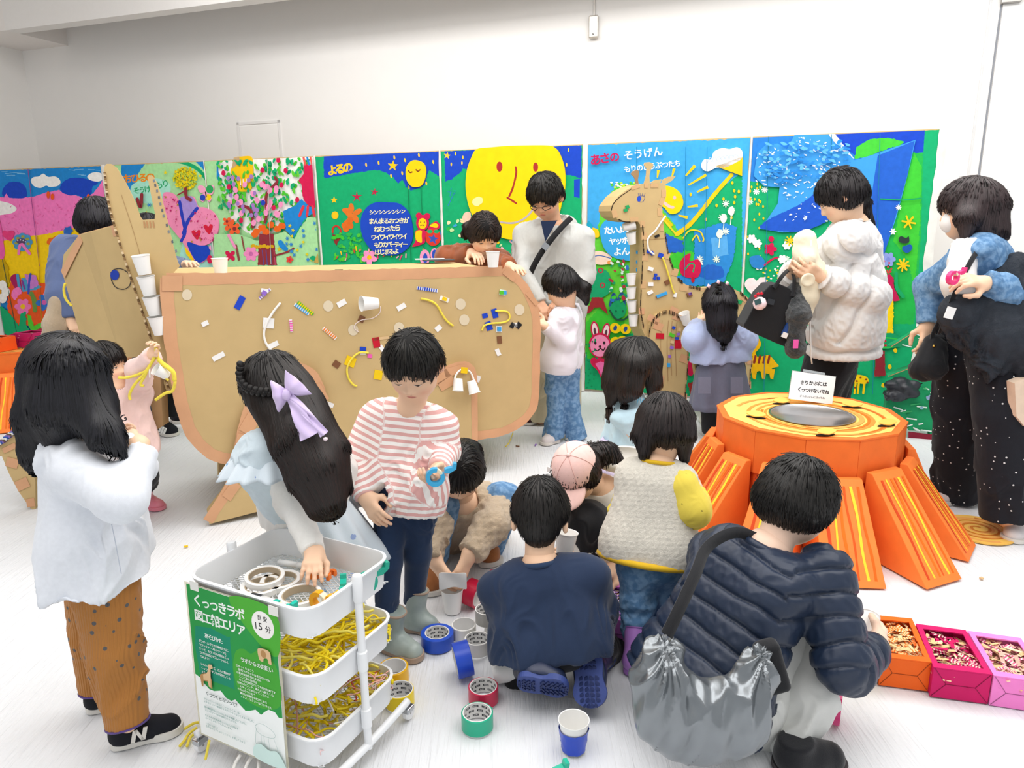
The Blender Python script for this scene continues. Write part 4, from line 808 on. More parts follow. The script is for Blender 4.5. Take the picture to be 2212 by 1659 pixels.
for x, y, w, h, r in ((1373, 404, 18, 8, -18), (1396, 401, 8, 10, 0), (1414, 401, 17, 9, 0), (1434, 418, 10, 17, 0), (1430, 435, 10, 18, 25), (1426, 458, 10, 17, 0), (1328, 462, 11, 16, -15), (1370, 474, 18, 9, 0), (1388, 484, 10, 14, 0), (1392, 510, 12, 16, 0), (1430, 492, 8, 14, 0), (1394, 555, 13, 16, 5), (1440, 552, 14, 14, 20), (1390, 615, 12, 16, 3), (1458, 588, 14, 16, 15), (1478, 622, 18, 14, 10), (1386, 672, 12, 14, 0), (1612, 648, 20, 12, 40), (1618, 690, 12, 16, 0), (1621, 730, 14, 16, 0), (1620, 780, 12, 15, 0), (1617, 832, 11, 15, 0), (1620, 870, 12, 14, 0), (1520, 625, 30, 6, 0)): patch('tape_patch', x, y, w, h, r, G0, GN, gb, TAPET if y < 640 else TAPEB)
mb = MB()
for run in ([(1388, 490), (1390, 505)], [(1389, 520), (1391, 548)], [(1388, 568), (1386, 610)], [(1385, 630), (1384, 668), (1390, 706)], [(1437, 505), (1443, 545)], [(1447, 560), (1454, 580)], [(1465, 603), (1474, 610)], [(1490, 619), (1512, 624)], [(1600, 632), (1616, 652), (1624, 672)], [(1625, 700), (1624, 790)], [(1621, 800), (1619, 850)]):
    for i, (x, y) in enumerate(catmull(run, 8, False)): mb.box(PL(x, y, G0 + GN * .002, GN), (.0028, .003, .010), None, lin(['#3d2f20', '#7d6140', '#241a12'][i % 3]))
mb.build('corrugated_edge', PAINT2, gb, vc=True)['kind'] = 'stuff'
# ------------------------------------------------------------------ paper cups
CUPM = mat('paper_cup_white', '#f4f3f0', .55, var=.01, spec=.3)
_cup = {}
def cup(c, axis=(0, 0, 1), label='', group=None, s=1.0, m=None, up_center=False):
    """c: centre of the base, axis from base to rim"""
    key = (round(s, 3), m.name if m else '')
    if key not in _cup:
        mb = MB(); r0, r1, h = .0265 * s, .037 * s, .082 * s
        mb.lathe([(r0, 0), (r0 + .0005, .004 * s), (r1 - .001, h - .002), (r1 + .0012, h - .001), (r1 + .0012, h + .001), (r1 - .0008, h), (r0 - .001, .006 * s), (0, .006 * s)], (0, 0, 0), n=36)
        o = meshobj('paper_cup', np.concatenate(mb.V), mb.F, m or CUPM, None, (0, 0, 0), True); smooth_by_angle(o, 50); _cup[key] = o.data; bpy.data.objects.remove(o)
    o = bpy.data.objects.new('paper_cup', _cup[key]); COL.objects.link(o); o.location = Vector(c)
    o.rotation_mode = 'QUATERNION'; o.rotation_quaternion = Vector((0, 0, 1)).rotation_difference(Vector(nrm(axis)))
    return tag(o, label, 'cup', group)
for i, (x, y) in enumerate(((313, 592), (324, 637), (336, 680), (347, 722))):
    ax = nrm([-.07, -.1, 1]); c = PL(x, y, F0 + FN * .036, FN); cup(c, ax, 'paper cup on the elephant face plate, ' + ['topmost of the four', 'second from the top of the four', 'third from the top of the four', 'lowest of the four'][i], 'paper cups down the elephant face')
for x, y, ax, lb in ((1346, 492, (.9, .1, .25), 'tipped paper cup just under the giraffe chin'), (1366, 527, (-.18, -.1, 1), 'second paper cup down the giraffe throat'), (1364, 616, (-.05, 0, 1), 'third paper cup down the giraffe neck, on its own above two others'), (1364, 645, (-.05, 0, 1), 'fourth paper cup down the giraffe neck'), (1366, 674, (-.1, 0, 1), 'fifth paper cup down the giraffe neck'), (1368, 704, (-.03, 0, 1), 'lowest paper cup on the giraffe neck')):
    cup(PL(x, y, G0 + GD * 0 - GN * .05, GN) + GD * 0.0, ax, lb, 'paper cups down the giraffe neck', s=.92)
cup(PL(1484, 700, G0 + GN * .045, GN) + A_([0, 0, -.0]), nrm([.35, -.25, 1]) * -1 if False else nrm([-.35, -.2, .9]), 'paper cup stuck upside down on the giraffe flank by its leg', s=1.0)
def topz(x, y, z): return G(x, y, z)
ETZ = float(PL(700, 592, E0, EN)[2])
cup(G(478, 596, ETZ + .001), (0, 0, 1), 'white paper cup standing on the elephant back near its head', s=1.0); cup(G(1065, 577, ETZ + .001), (0, 0, 1), 'white paper cup on the elephant back by the leaning woman', s=.98)
# cups on the flank and in hands / floor
EF = E0 + EN * .004
c = PL(815, 655, E0 + EN * .045, EN); cup(c, nrm(-ED * 1.0 + EN * .15 + A_([0, 0, .05])), 'white paper cup stuck sideways on the elephant flank with a twisted string')
cup(PL(991, 838, E0 + EN * .07, EN) + A_([0, 0, .05]), nrm([-.05, -.35, -1]), 'left of two small white cups hanging on the elephant from a white rope', s=.78); cup(PL(1018, 842, E0 + EN * .07, EN) + A_([0, 0, .05]), nrm([.28, -.2, -1]), 'right of two small white cups hanging on the elephant from a white rope', s=.84)
cup(G(978, 1320), (0, 0, 1), 'empty white paper cup on the floor under the crouching woman hands', s=1.12)
a = G(1066, 1474) + A_([0, 0, .028]); b = G(1108, 1470) + A_([0, 0, .04]); cup(a, b - a, 'white paper cup lying on its side behind the kneeling boy boots', s=1.1)
bl = G(1239, 1617); cb = cup(bl + A_([0, 0, .0]), (0, 0, 1), 'white paper cup with its lower half wrapped in blue tape', s=1.12)
mb = MB(); n = 40; P = []; Fq = []
for k in range(9):
    z = .002 + .066 * k / 8; r0 = (.0265 + (.0105) * z / .0918) * 1.12
    for j in range(n): aa = j / n * 2 * math.pi; r = r0 + .0015 + .0025 * abs(math.sin(aa * 4 + z * 80)) * RNG.uniform(.3, 1); P.append(bl + A_([r * math.cos(aa), r * math.sin(aa), z]))
Fq = [(k * n + j, k * n + (j + 1) % n, (k + 1) * n + (j + 1) % n, (k + 1) * n + j) for k in range(8) for j in range(n)]
meshobj('tape_wrap', P, Fq, mat('blue_gloss_tape', '#1746c4', .25, var=.03, spec=.5), cb, None, True)
# ------------------------------------------------------------------ ropes, stickers and bits on the elephant and giraffe
def rope(name, pts, r, m, label, cat='rope', parent=None, group=None, twist=True, sm=6):
    P = catmull(pts, sm, False); mb = MB(); mb.tube(P, r, 8)
    o = mb.build(name, m, parent, smooth=True); return tag(o, label, cat, group) if parent is None else o
def epx(L, off=.008, p0=None, n=None): return [PL(x, y, (E0 if p0 is None else p0) + (EN if n is None else n) * off, EN if n is None else n) for x, y in L]
rope('paper_rope', epx([(606, 654), (590, 674), (576, 698), (570, 720), (574, 740), (586, 758)]), .0055, ROPEW, 'white paper rope curving down the elephant shoulder through a white patch')
rope('paper_rope', epx([(909, 645), (930, 650), (944, 660), (956, 680), (966, 694), (979, 704)]), .0055, ROPEY, 'yellow paper rope sloping down the upper right of the elephant flank')
rope('paper_rope', epx([(796, 762), (776, 762), (760, 775), (750, 795), (752, 815), (762, 830), (771, 834)]), .005, ROPEY, 'yellow paper rope curving through a yellow tape square on the elephant flank')
rope('paper_rope', epx([(1041, 714), (1046, 704), (1060, 699), (1084, 697), (1098, 692), (1101, 682), (1094, 673), (1070, 672)]), .005, ROPEY, 'yellow paper rope looped through two blue tape pieces on the elephant')
rope('paper_rope', epx([(981, 838), (983, 815), (992, 801), (1004, 798), (1016, 804), (1023, 820), (1024, 840)], .05), .005, ROPEW, 'white paper rope arch holding two small cups')
rope('twisted_string', epx([(822, 662), (820, 676), (806, 687), (790, 690), (780, 692), (768, 700), (766, 710), (776, 718)], .006), .0022, mat('string_pink_white', '#e8d8d4', .7, var=.1, scale=600), 'thin twisted pink and white string hanging from the sideways cup', 'string')
gpx = lambda L, off=.008: [PL(x, y, G0 + GN * off, GN) for x, y in L]
rope('paper_rope', gpx([(1438, 466), (1428, 480), (1416, 498), (1402, 512), (1399, 524), (1402, 540), (1413, 550)], .012), .006, ROPEW, 'white paper rope curving down the giraffe neck')
rope('paper_rope', gpx([(1431, 556), (1438, 574), (1446, 600), (1453, 625), (1457, 634)], .01), .0055, ROPEY, 'yellow paper rope running down the giraffe chest')
# braided rope bundle with loose ends on the elephant trunk
tr = empty('rope_bundle', D(335, 760, 2.92), 'bundle of braided yellow paper ropes hanging from the elephant trunk', 'rope')
for pts, r in (([(334, 742), (338, 758), (330, 778), (322, 792), (314, 802), (305, 806), (290, 812), (272, 816), (256, 816)], .006), ([(336, 745), (336, 768), (326, 786), (318, 800), (308, 812), (296, 824), (286, 838), (280, 852), (281, 864)], .006), ([(318, 796), (314, 810), (306, 824), (304, 832), (311, 833)], .0055), ([(322, 792), (323, 800), (324, 816)], .003), ([(338, 760), (342, 775), (352, 784), (366, 794), (374, 806), (378, 820), (376, 836), (370, 846), (356, 850), (336, 864)], .0065), ([(347, 786), (348, 800), (354, 812), (364, 822)], .005), ([(342, 776), (354, 788), (366, 796), (375, 806), (377, 822)], .009)):
    P = catmull([D(x, y, 2.915) for x, y in pts], 6, False); MB().tube(P, r, 7).build('rope_strand', ROPEY if r > .0035 else ROPEW, tr, smooth=True)
rope('paper_rope', [D(x, y, 3.45) for x, y in [(141, 612), (138, 625), (142, 645), (155, 661)]], .006, ROPEY, 'yellow paper rope loop behind the left edge of the elephant head')
c = D(362, 812, 2.93); cup(c, nrm([-.5, -.5, .6]), 'paper cup tied in the yellow ropes below the elephant trunk', s=.7)
rope('paper_rope', [G(1108, 935, .02), G(1100, 955, .02), G(1092, 965, .012)], .003, ROPEY, 'thin yellow rope end on the floor below the elephant')
# stickers
SM = {k: mat('sticker_' + k, v, .5, var=.03) for k, v in dict(white='#f1f0ee', blue='#1b44c0', brown='#7c5236', yellow='#f0c912', red='#c5112b', black='#1d1f22', purple='#9268c8', green='#1f9e5a', lime='#55c22c', sky='#3aa0e0', pink='#ef5fb4', orange='#f0862a', tan='#d8b88a', clear='#d9c7a4').items()}
def stick(x, y, w, h, rot, col, lb, p0=None, n=None, th=.002, name='sticker', cat='sticker', off=.0015, grp=None):
    p0 = E0 if p0 is None else p0; n = EN if n is None else n; o = patch(name, x, y, w, h, rot, p0, n, None, SM[col], th=th, off=off); return tag(o, lb, cat, grp)
EL = 'on the elephant flank'
for a in ((518, 654, 14, 30, 28, 'blue', 'slanted blue tape strip on the elephant flank'), (443, 699, 15, 10, -25, 'white', 'small white sticker on the elephant shoulder, above a longer white strip'), (472, 770, 28, 11, -28, 'white', 'white sticker strip at the lower left ' + EL), (580, 698, 24, 22, 5, 'white', 'square white patch over the curved white rope'), (591, 745, 22, 11, -25, 'white', 'white sticker at the foot of the curved white rope'),
          (738, 655, 20, 12, -30, 'white', 'white sticker right of the round clear sticker, upper middle'), (867, 663, 20, 11, -30, 'white', 'white sticker between the sideways cup and the long yellow rope'), (947, 709, 14, 11, -40, 'white', 'white sticker just above right of the striped boy head'), (960, 646, 20, 10, 20, 'white', 'white sticker under a small yellow block'), (1086, 632, 14, 12, 10, 'white', 'white sticker under a green block near the top right corner'),
          (1048, 682, 10, 12, 75, 'blue', 'small blue tape block left of the rope loop'), (1069, 677, 12, 20, -15, 'blue', 'blue tape on the upper end of the rope loop'), (1056, 704, 13, 19, -20, 'blue', 'blue tape on the lower end of the rope loop'), (1078, 711, 13, 14, 0, 'white', 'white sticker with a sky blue block below the rope loop'), (1107, 703, 9, 12, 30, 'black', 'left black sticker of the black and white row'), (1113, 702, 9, 10, 0, 'white', 'white sticker between two black ones'), (1120, 703, 11, 13, 40, 'black', 'right black sticker of the black and white row'),
          (1079, 734, 10, 16, -5, 'brown', 'brown sticker near the right edge of the elephant flank'), (1076, 761, 9, 15, -25, 'white', 'white sticker below the brown one near the right edge'), (781, 689, 13, 14, 25, 'brown', 'brown tape piece on the twisted string'), (727, 787, 15, 14, 35, 'brown', 'brown sticker left of the yellow tape square'), (757, 781, 22, 21, 20, 'yellow', 'yellow tape square over the curved yellow rope'), (784, 754, 13, 9, 5, 'blue', 'blue tape block above the curved yellow rope'), (784, 763, 12, 6, 0, 'white', 'white scrap under the blue tape block'), (799, 769, 10, 8, 5, 'pink', 'small pink block by the end of the yellow rope'),
          (813, 740, 15, 22, -10, 'red', 'red tape over a pale wooden strip'), (824, 731, 34, 6, -8, 'tan', 'pale wooden strip held by red tape'), (826, 754, 9, 18, -35, 'white', 'white strip below the red tape'), (817, 810, 18, 20, 10, 'yellow', 'crumpled yellow tape left of the striped boy shoulder'), (1031, 818, 13, 14, 20, 'white', 'white tape square right of the hanging cups'), (712, 874, 18, 10, 20, 'white', 'crumpled white scrap beside the girl with the bow')):
    stick(*a)
stick(1003, 800, 14, 13, 5, 'yellow', 'yellow tape on the top of the white rope arch', off=.056)
for a in ((572, 628, 16, 8, 10, 'white', 'white piece under the purple corrugated strip', .006), (571, 633, 10, 9, 30, 'purple', 'purple block crossed by a purple striped strip', .01), (961, 646, 9, 8, 20, 'yellow', 'small yellow block near the top right of the elephant', .008), (1084, 632, 8, 8, 0, 'lime', 'green block beside a blue block near the top right corner', .008), (1091, 632, 7, 8, 0, 'sky', 'sky blue block beside the green block', .007), (1079, 711, 8, 9, 0, 'sky', 'sky blue block on a white sticker', .007)):
    stick(*a[:7], th=a[7], off=.004, name='foam_block', cat='block')
for x, y, w, h, r, c1, c2, lb in ((572, 635, 32, 6, -42, 'purple', 'white', 'purple and white corrugated strip at the upper left of the elephant'), (652, 668, 38, 7, 35, 'sky', 'white', 'blue and white corrugated strip, left of a pair'), (660, 666, 42, 7, 38, 'yellow', 'lime', 'yellow and green corrugated strip, right of a pair'), (629, 704, 6, 28, -5, 'pink', 'white', 'pink and white corrugated strip standing upright'), (712, 720, 36, 8, 40, 'orange', 'white', 'orange and white corrugated strip in the middle of the elephant'), (923, 625, 46, 7, 8, 'blue', 'white', 'blue and white corrugated strip near the elephant top edge')):
    t = empty('corrugated_strip', PL(x, y, E0, EN), lb, 'paper strip'); L = max(w, h); k = int(L / 2.4); rr = math.radians(r if w > h else r + 90); wd = min(w, h)
    for j in range(k):
        s = (j + .5 - k / 2) * L / k; cx, cy = x + s * math.cos(rr), y + s * math.sin(rr)
        patch('ridge', cx, cy, L / k * .98, wd, math.degrees(rr), E0, EN, t, SM[c1 if j % 2 else c2], th=.002 + .002 * (j % 2), off=.002)
CLR = mat('clear_sticker', '#dccdb0', .35, var=0, spec=.5)
for x, y, lb in ((709, 661, 'round clear sticker left of a white one, upper middle of the elephant'), (763, 713, 'round clear sticker under the twisted string'), (404, 637, 'faint round clear sticker near the elephant upper left corner'), (1003, 691, 'faint round clear sticker left of the blue tape blocks'), (862, 708, 'faint round clear sticker by the striped boy head'), (995, 657, 'faint round clear sticker right of the yellow block'), (1122, 669, 'faint round clear sticker near the right corner of the elephant')):
    V = A_([PL(x + 11 * math.cos(q), y + 12 * math.sin(q), E0 + EN * .0015, EN) for q in np.arange(20) / 20 * 6.2832]); tag(MB().prism(V, EN * .0005).build('round_sticker', CLR), lb, 'sticker')
V = topz(732, 583, ETZ + .001); tag(MB().box(V, (.02, .006, .002)).build('paper_scrap', SM['black']), 'tiny dark scrap on the elephant back', 'scrap')
gl = dict(p0=G0, n=GN)
for x, y, w, h, r, c, lb in ((1406, 581, 11, 8, 15, 'white', 'white block high on the giraffe chest'), (1406, 614, 11, 8, 0, 'white', 'white block in the middle of the giraffe chest'), (1405, 632, 12, 7, -25, 'white', 'white block low on the giraffe chest'), (1459, 637, 6, 10, 15, 'white', 'white block at the end of the yellow rope'), (1442, 610, 11, 9, -30, 'brown', 'brown sticker beside the yellow rope'), (1420, 510, 10, 5, -20, 'black', 'black block behind the white rope'), (1402, 544, 8, 7, 10, 'blue', 'blue block left of the white rope end'), (1409, 547, 7, 9, -30, 'blue', 'blue block at the white rope end'), (1428, 552, 10, 10, 20, 'blue', 'blue block on top of the yellow rope'), (1417, 594, 6, 6, 0, 'blue', 'top blue block of a cluster on the giraffe chest'), (1415, 601, 6, 6, 30, 'blue', 'lower left blue block of the cluster'), (1423, 601, 6, 6, 0, 'blue', 'lower right blue block of the cluster'), (1491, 635, 7, 6, -15, 'purple', 'purple block on the giraffe belly'), (1490, 637, 11, 9, -15, 'brown', 'brown sticker under the purple block'), (1430, 637, 24, 6, -22, 'sky', 'blue striped strip on the giraffe chest'), (1422, 641, 8, 5, -20, 'brown', 'brown end of the blue striped strip'), (1597, 652, 12, 8, 20, 'green', 'green block on the giraffe rump'), (1356, 447, 7, 7, -20, 'green', 'upper green block on the giraffe cheek'), (1352, 454, 8, 6, -10, 'green', 'lower green block on the giraffe cheek')):
    stick(x, y, w, h, r, c, lb, th=.008, name='foam_block', cat='block', **gl)
for x, y, w, h, r, c, lb in ((1426, 726, 17, 12, 3, 'red', 'left red felt square on the giraffe leg'), (1465, 744, 14, 18, 0, 'red', 'right red felt square on the giraffe leg'), (1456, 708, 6, 6, 20, 'blue', 'upper blue block on the giraffe leg'), (1469, 712, 6, 8, 10, 'tan', 'upper tan block on the giraffe leg'), (1452, 724, 11, 7, 25, 'lime', 'green block on the giraffe leg'), (1466, 722, 6, 5, -10, 'purple', 'purple block right of the green one on the giraffe leg'), (1463, 731, 7, 5, 0, 'blue', 'lower blue block on the giraffe leg'), (1453, 739, 7, 6, 15, 'tan', 'lower tan block on the giraffe leg'), (1452, 751, 7, 6, 15, 'purple', 'purple block under the tan one on the giraffe leg'), (1447, 770, 5, 6, 0, 'purple', 'lowest purple block on the giraffe leg'), (1445, 789, 6, 8, 0, 'sky', 'sky blue block low on the giraffe leg')):
    stick(x, y, w, h, r, c, lb, p0=G1, n=GN, th=.003 if 'felt' in lb else .008, name='foam_block' if 'felt' not in lb else 'felt_square', cat='block' if 'felt' not in lb else 'felt')
for i, y in enumerate((545, 566, 583)): stick(1377, y, 4, 7, 0, 'sky', ['upper', 'middle', 'lower'][i] + ' blue block on the shaded side of the giraffe neck', p0=G0 - GN * .1 + GD * -.0, n=GN, th=.01, name='foam_block', cat='block')
# ------------------------------------------------------------------ orange cardboard stumps
ORC = mat('orange_painted_card', '#f0742c', .6, kind='rib', scale=120, bump=.12, var=.06, spec=.25); ORD = mat('orange_painted_dark', '#ea5f1e', .6, kind='rib', scale=120, bump=.12, var=.07, spec=.25)
ORL = mat('orange_root_card', '#f98238', .6, kind='rib', scale=120, bump=.12, var=.05, spec=.25)
YTOP = mat('stump_top_yellow', '#f5c25c', .6, kind='rib', scale=120, bump=.08, var=.04, spec=.25)
STEEL = mat('stainless_steel', '#b9bcc0', .28, 1.0, var=.03)
def wp_stroke(mb, pts, w, col, n, off):
    P = A_(pts); V = []
    for i in range(len(P)):
        t = nrm(P[min(i + 1, len(P) - 1)] - P[max(i - 1, 0)]); b = np.cross(t, n); ww = w * .5 * RNG.uniform(.85, 1.15); V += [P[i] + b * ww + A_(n) * off, P[i] - b * ww + A_(n) * off]
    mb.add(V, [(2 * i, 2 * i + 2, 2 * i + 3, 2 * i + 1) for i in range(len(P) - 1)], lin(col))
def spiral(c, r0, r1, turns, z, k=90, ph=0, sq=1.0):
    return [A_([c[0] + (r0 + (r1 - r0) * t) * math.cos(ph + turns * 2 * math.pi * t), c[1] + (r0 + (r1 - r0) * t) * math.sin(ph + turns * 2 * math.pi * t), z]) for t in np.linspace(0, 1, k)]
UPZ = A_([0, 0, 1.])
def stump(c, Rr, zt, label, roots, holes, nside=12, rot=.12):
    c = A_([c[0], c[1], 0.]); t = empty('cardboard_stump', c, label, 'cardboard stump')
    ring = lambda r, z, r_=rot: [c + A_([r * math.cos(a + r_), r * math.sin(a + r_), z]) for a in np.arange(nside) / nside * 2 * math.pi]
    # drum: side panels, each its own piece
    for i in range(nside):
        a, b = ring(Rr, 0)[i], ring(Rr, 0)[(i + 1) % nside]; m_ = nrm((a + b) / 2 - c)
        g = nrm(b - a) * .001; q = [a + g, b - g]
        lowz, hiz = .0, zt - .2
        MB().prism([q[0] * A_([1, 1, 0]) + UPZ * hiz, q[1] * A_([1, 1, 0]) + UPZ * hiz, q[1] + UPZ * (zt - .004), q[0] + UPZ * (zt - .004)], -m_ * .006).build('side_panel', ORC, t)
        mm = m_ * .012; MB().prism([q[0] - mm, q[1] - mm, q[1] - mm + UPZ * (hiz + .005), q[0] - mm + UPZ * (hiz + .005)], -m_ * .006).build('side_panel', ORD, t)
    # top with the hole for the bowl
    hr = Rr * .43; hc = c + A_([-.005, -.05, 0]); n2 = nside * 4; outer = []
    R0 = ring(Rr + .003, zt)
    for i in range(nside):
        for k in range(4): outer.append(R0[i] + (R0[(i + 1) % nside] - R0[i]) * k / 4)
    inner = [hc + A_([hr * math.cos(a + rot), hr * math.sin(a + rot), zt]) for a in np.arange(n2) / n2 * 2 * math.pi]
    V = A_(outer + inner + [v - UPZ * .008 for v in outer] + [v - UPZ * .008 for v in inner]); F = []
    for i in range(n2):
        j = (i + 1) % n2; F += [(i, j, n2 + j, n2 + i), (2 * n2 + i, 3 * n2 + i, 3 * n2 + j, 2 * n2 + j), (i, 2 * n2 + i, 2 * n2 + j, j), (n2 + i, n2 + j, 3 * n2 + j, 3 * n2 + i)]
    top = meshobj('top_panel', V, F, ORC, t, smooth=False)
    mb = MB(); k = .925
    V = [c + (v - c) * A_([k, k, 1]) + UPZ * .0012 for v in outer] + [v + UPZ * .0012 for v in inner]
    mb.add(V, [(i, (i + 1) % n2, n2 + (i + 1) % n2, n2 + i) for i in range(n2)], lin('#f7cb6c'))
    for ii, (r0, r1, tn, w, col, ph) in enumerate(((hr + .02, hr + .03, .9, .012, '#e88a34', .3), (hr + .05, hr + .10, 1.3, .017, '#ea8f3c', 1.0), (hr + .04, hr + .075, .8, .014, '#d9731e', 2.6), (hr + .11, hr + .16, .9, .019, '#ea9646', 3.2), (hr + .125, hr + .15, .5, .012, '#cf6a1c', 5.0), (hr + .015, hr + .05, .5, .022, '#eda050', 4.2))):
        P = spiral(hc, r0, r1, tn, zt + .0016 + .0003 * ii, 70, ph); wp_stroke(mb, [p for p in P if np.linalg.norm((p - c)[:2]) < Rr * .9], w, col, UPZ, .0004)
    mb.build('painted_rings', PAINT2, top, vc=True)
    for (x, y, r_) in holes:   # leaf shaped cut-outs: dark opening and lifted leaf
        hp = A_([x, y, zt + .003]); cs, sn = math.cos(r_), math.sin(r_)
        L = [hp + A_([cs * u * .045 - sn * v * .018, sn * u * .045 + cs * v * .018, 0]) for u, v in [(math.cos(a), math.sin(a) * (1 - .25 * abs(math.cos(a)))) for a in np.arange(16) / 16 * 2 * math.pi]]
        MB().prism(L, UPZ * .002).build('leaf_opening', mat('opening_dark', '#2c211a', .9, var=0), top)
        mb = MB(); mb.prism([p + UPZ * (.012 + .5 * ((p - hp) @ A_([-sn, cs, 0]) + .01)) - A_([-sn, cs, 0]) * .006 for p in L], UPZ * .004); mb.build('leaf_flap', YTOP, top)
    # bowl
    bw = MB().lathe([(hr + .008, .004), (hr + .010, .007), (hr + .002, .008), (hr - .004, .002), (hr - .012, -.05), (hr - .04, -.12), (.0, -.135)], hc + UPZ * (zt + .001), n=64).build('metal_bowl', STEEL, None, smooth=True)
    tag(bw, 'round stainless steel bowl sunk in the top of the ' + ('big orange stump on the right' if zt > .4 and c[0] > 0 else 'far orange stump on the left'), 'bowl'); smooth_by_angle(bw, 60)
    # roots
    for a, zt2, wt, wb, ext, lean in roots:
        d = az(a); s = A_([d[1], -d[0], 0.]); A0 = c + d * (Rr + .004); P = [A0 - s * wt / 2, A0 + s * wt / 2]
        base = c + d * ext + s * lean; B_ = [base - s * wb / 2, base + s * wb / 2]; ti = UPZ * zt2; in_ = d * (Rr * math.cos(math.pi / nside) + .018)
        I = [c + in_ - s * wb * .46, c + in_ + s * wb * .46]; J = [c + in_ - s * wt * .5 + ti, c + in_ + s * wt * .5 + ti]; K = [p + ti + d * .03 for p in (J[0] - ti, J[1] - ti)]
        V = [I[0], I[1], J[0], J[1], K[0], K[1], B_[0] + UPZ * .004, B_[1] + UPZ * .004]
        r_ = bevel(meshobj('root', A_(V), [(0, 2, 3, 1), (2, 4, 5, 3), (4, 6, 7, 5), (6, 0, 1, 7), (0, 6, 4, 2), (1, 3, 5, 7)], ORL, t, smooth=False), .003)
        fn = nrm(np.cross(K[1] - K[0], B_[0] - K[0])); fn = fn if fn @ d > 0 else -fn; mb = MB()
        for u, col, w in ((.14, '#e2661a', .010), (.26, '#f8d23a', .011), (.40, '#d9581f', .008), (.53, '#e8701e', .011), (.67, '#f7cf38', .008), (.82, '#d1481f', .012)):
            P = [];
            for q in np.linspace(.07, .93, 26): P.append((K[0] + UPZ * 0) * (1 - q) * (1 - u) + K[1] * (1 - q) * u + B_[0] * q * (1 - u) + B_[1] * q * u + s * .003 * math.sin(q * 9 + u * 30))
            wp_stroke(mb, P, w, col, fn, .0025)
        mb.build('painted_stripes', PAINT2, r_, vc=True)
    return t
SC0 = (1.395, 3.225)
RT = [(186, .34, .20, .235, .74, .0), (157, .36, .17, .20, .77, .02), (214, .37, .17, .22, .74, 0), (243, .36, .14, .15, .74, 0), (266, .38, .12, .14, .66, 0), (130, .36, .13, .2, .72, 0), (104, .38, .17, .2, .62, 0), (70, .36, .17, .2, .68, 0), (35, .36, .17, .2, .7, 0), (0, .36, .17, .2, .7, 0), (325, .36, .17, .2, .7, 0), (294, .36, .17, .2, .68, 0)]
HO = [(*G(x, y, .5)[:2], r) for x, y, r in ((1687, 873, .1), (1633, 903, -.6), (1783, 941, .2), (1914, 921, .25), (1840, 881, -.3))]
stump(SC0, .415, .5, 'big orange painted cardboard tree stump with splayed roots around a steel bowl', RT, HO)
S2 = (-3.78, 5.42); stump(S2, .415, .5, 'orange cardboard tree stump at the far left behind the long-haired girl', RT, [(S2[0] + .3, S2[1] + .1, 0)])
# sign on the stump
sA, sB, sC, sD = (D(x, y, Y) for x, y, Y in ((1712, 801, 3.42), (1805, 814, 3.42), (1797, 874, 3.38), (1703, 861, 3.38)))
sn_ = nrm(np.cross(sB - sA, sD - sA)); sn_ = -sn_ if sn_[1] > 0 else sn_
t = empty('table_sign', (sC + sD) / 2, 'white hand-lettered card in a clear stand on top of the orange stump', 'sign')
pc = MB().prism([sA, sB, sC, sD], sn_ * .002).build('card', mat('card_white', '#fafafa', .5, var=0), t)
ex = (sB - sA) * .03; MB().prism([sA - ex * .3 + (sA - sD) * .02, sB + ex * .3 + (sB - sC) * .02, sC + ex * .3, sD - ex * .3], -sn_ * .003).build('holder', mat('acrylic_clear', '#eef2f2', .08, trans=.85, var=0), t)
MB().box((sA + sB) / 2 + (sA - sD) * .06 - sn_ * .003, (.055, .002, .006), frame(-sn_, nrm(sA - sD))).build('holder_lip', mat('acrylic_rim', '#a8b0b4', .2, var=0), t)
p = Paint(sA + sn_ * .002, sn_, .00003)
p.text('#101012', 'きりかぶには', 1728, 829, 1786, 834, 9.5, .03, .8); p.text('#101012', 'くっつけないでね', 1722, 844, 1790, 851, 9.5, .03, .8); p.text('#202022', 'どうぶつさんにはってね', 1727, 857, 1781, 862, 5, .01, .8); p.build('lettering', pc, PAINT2)
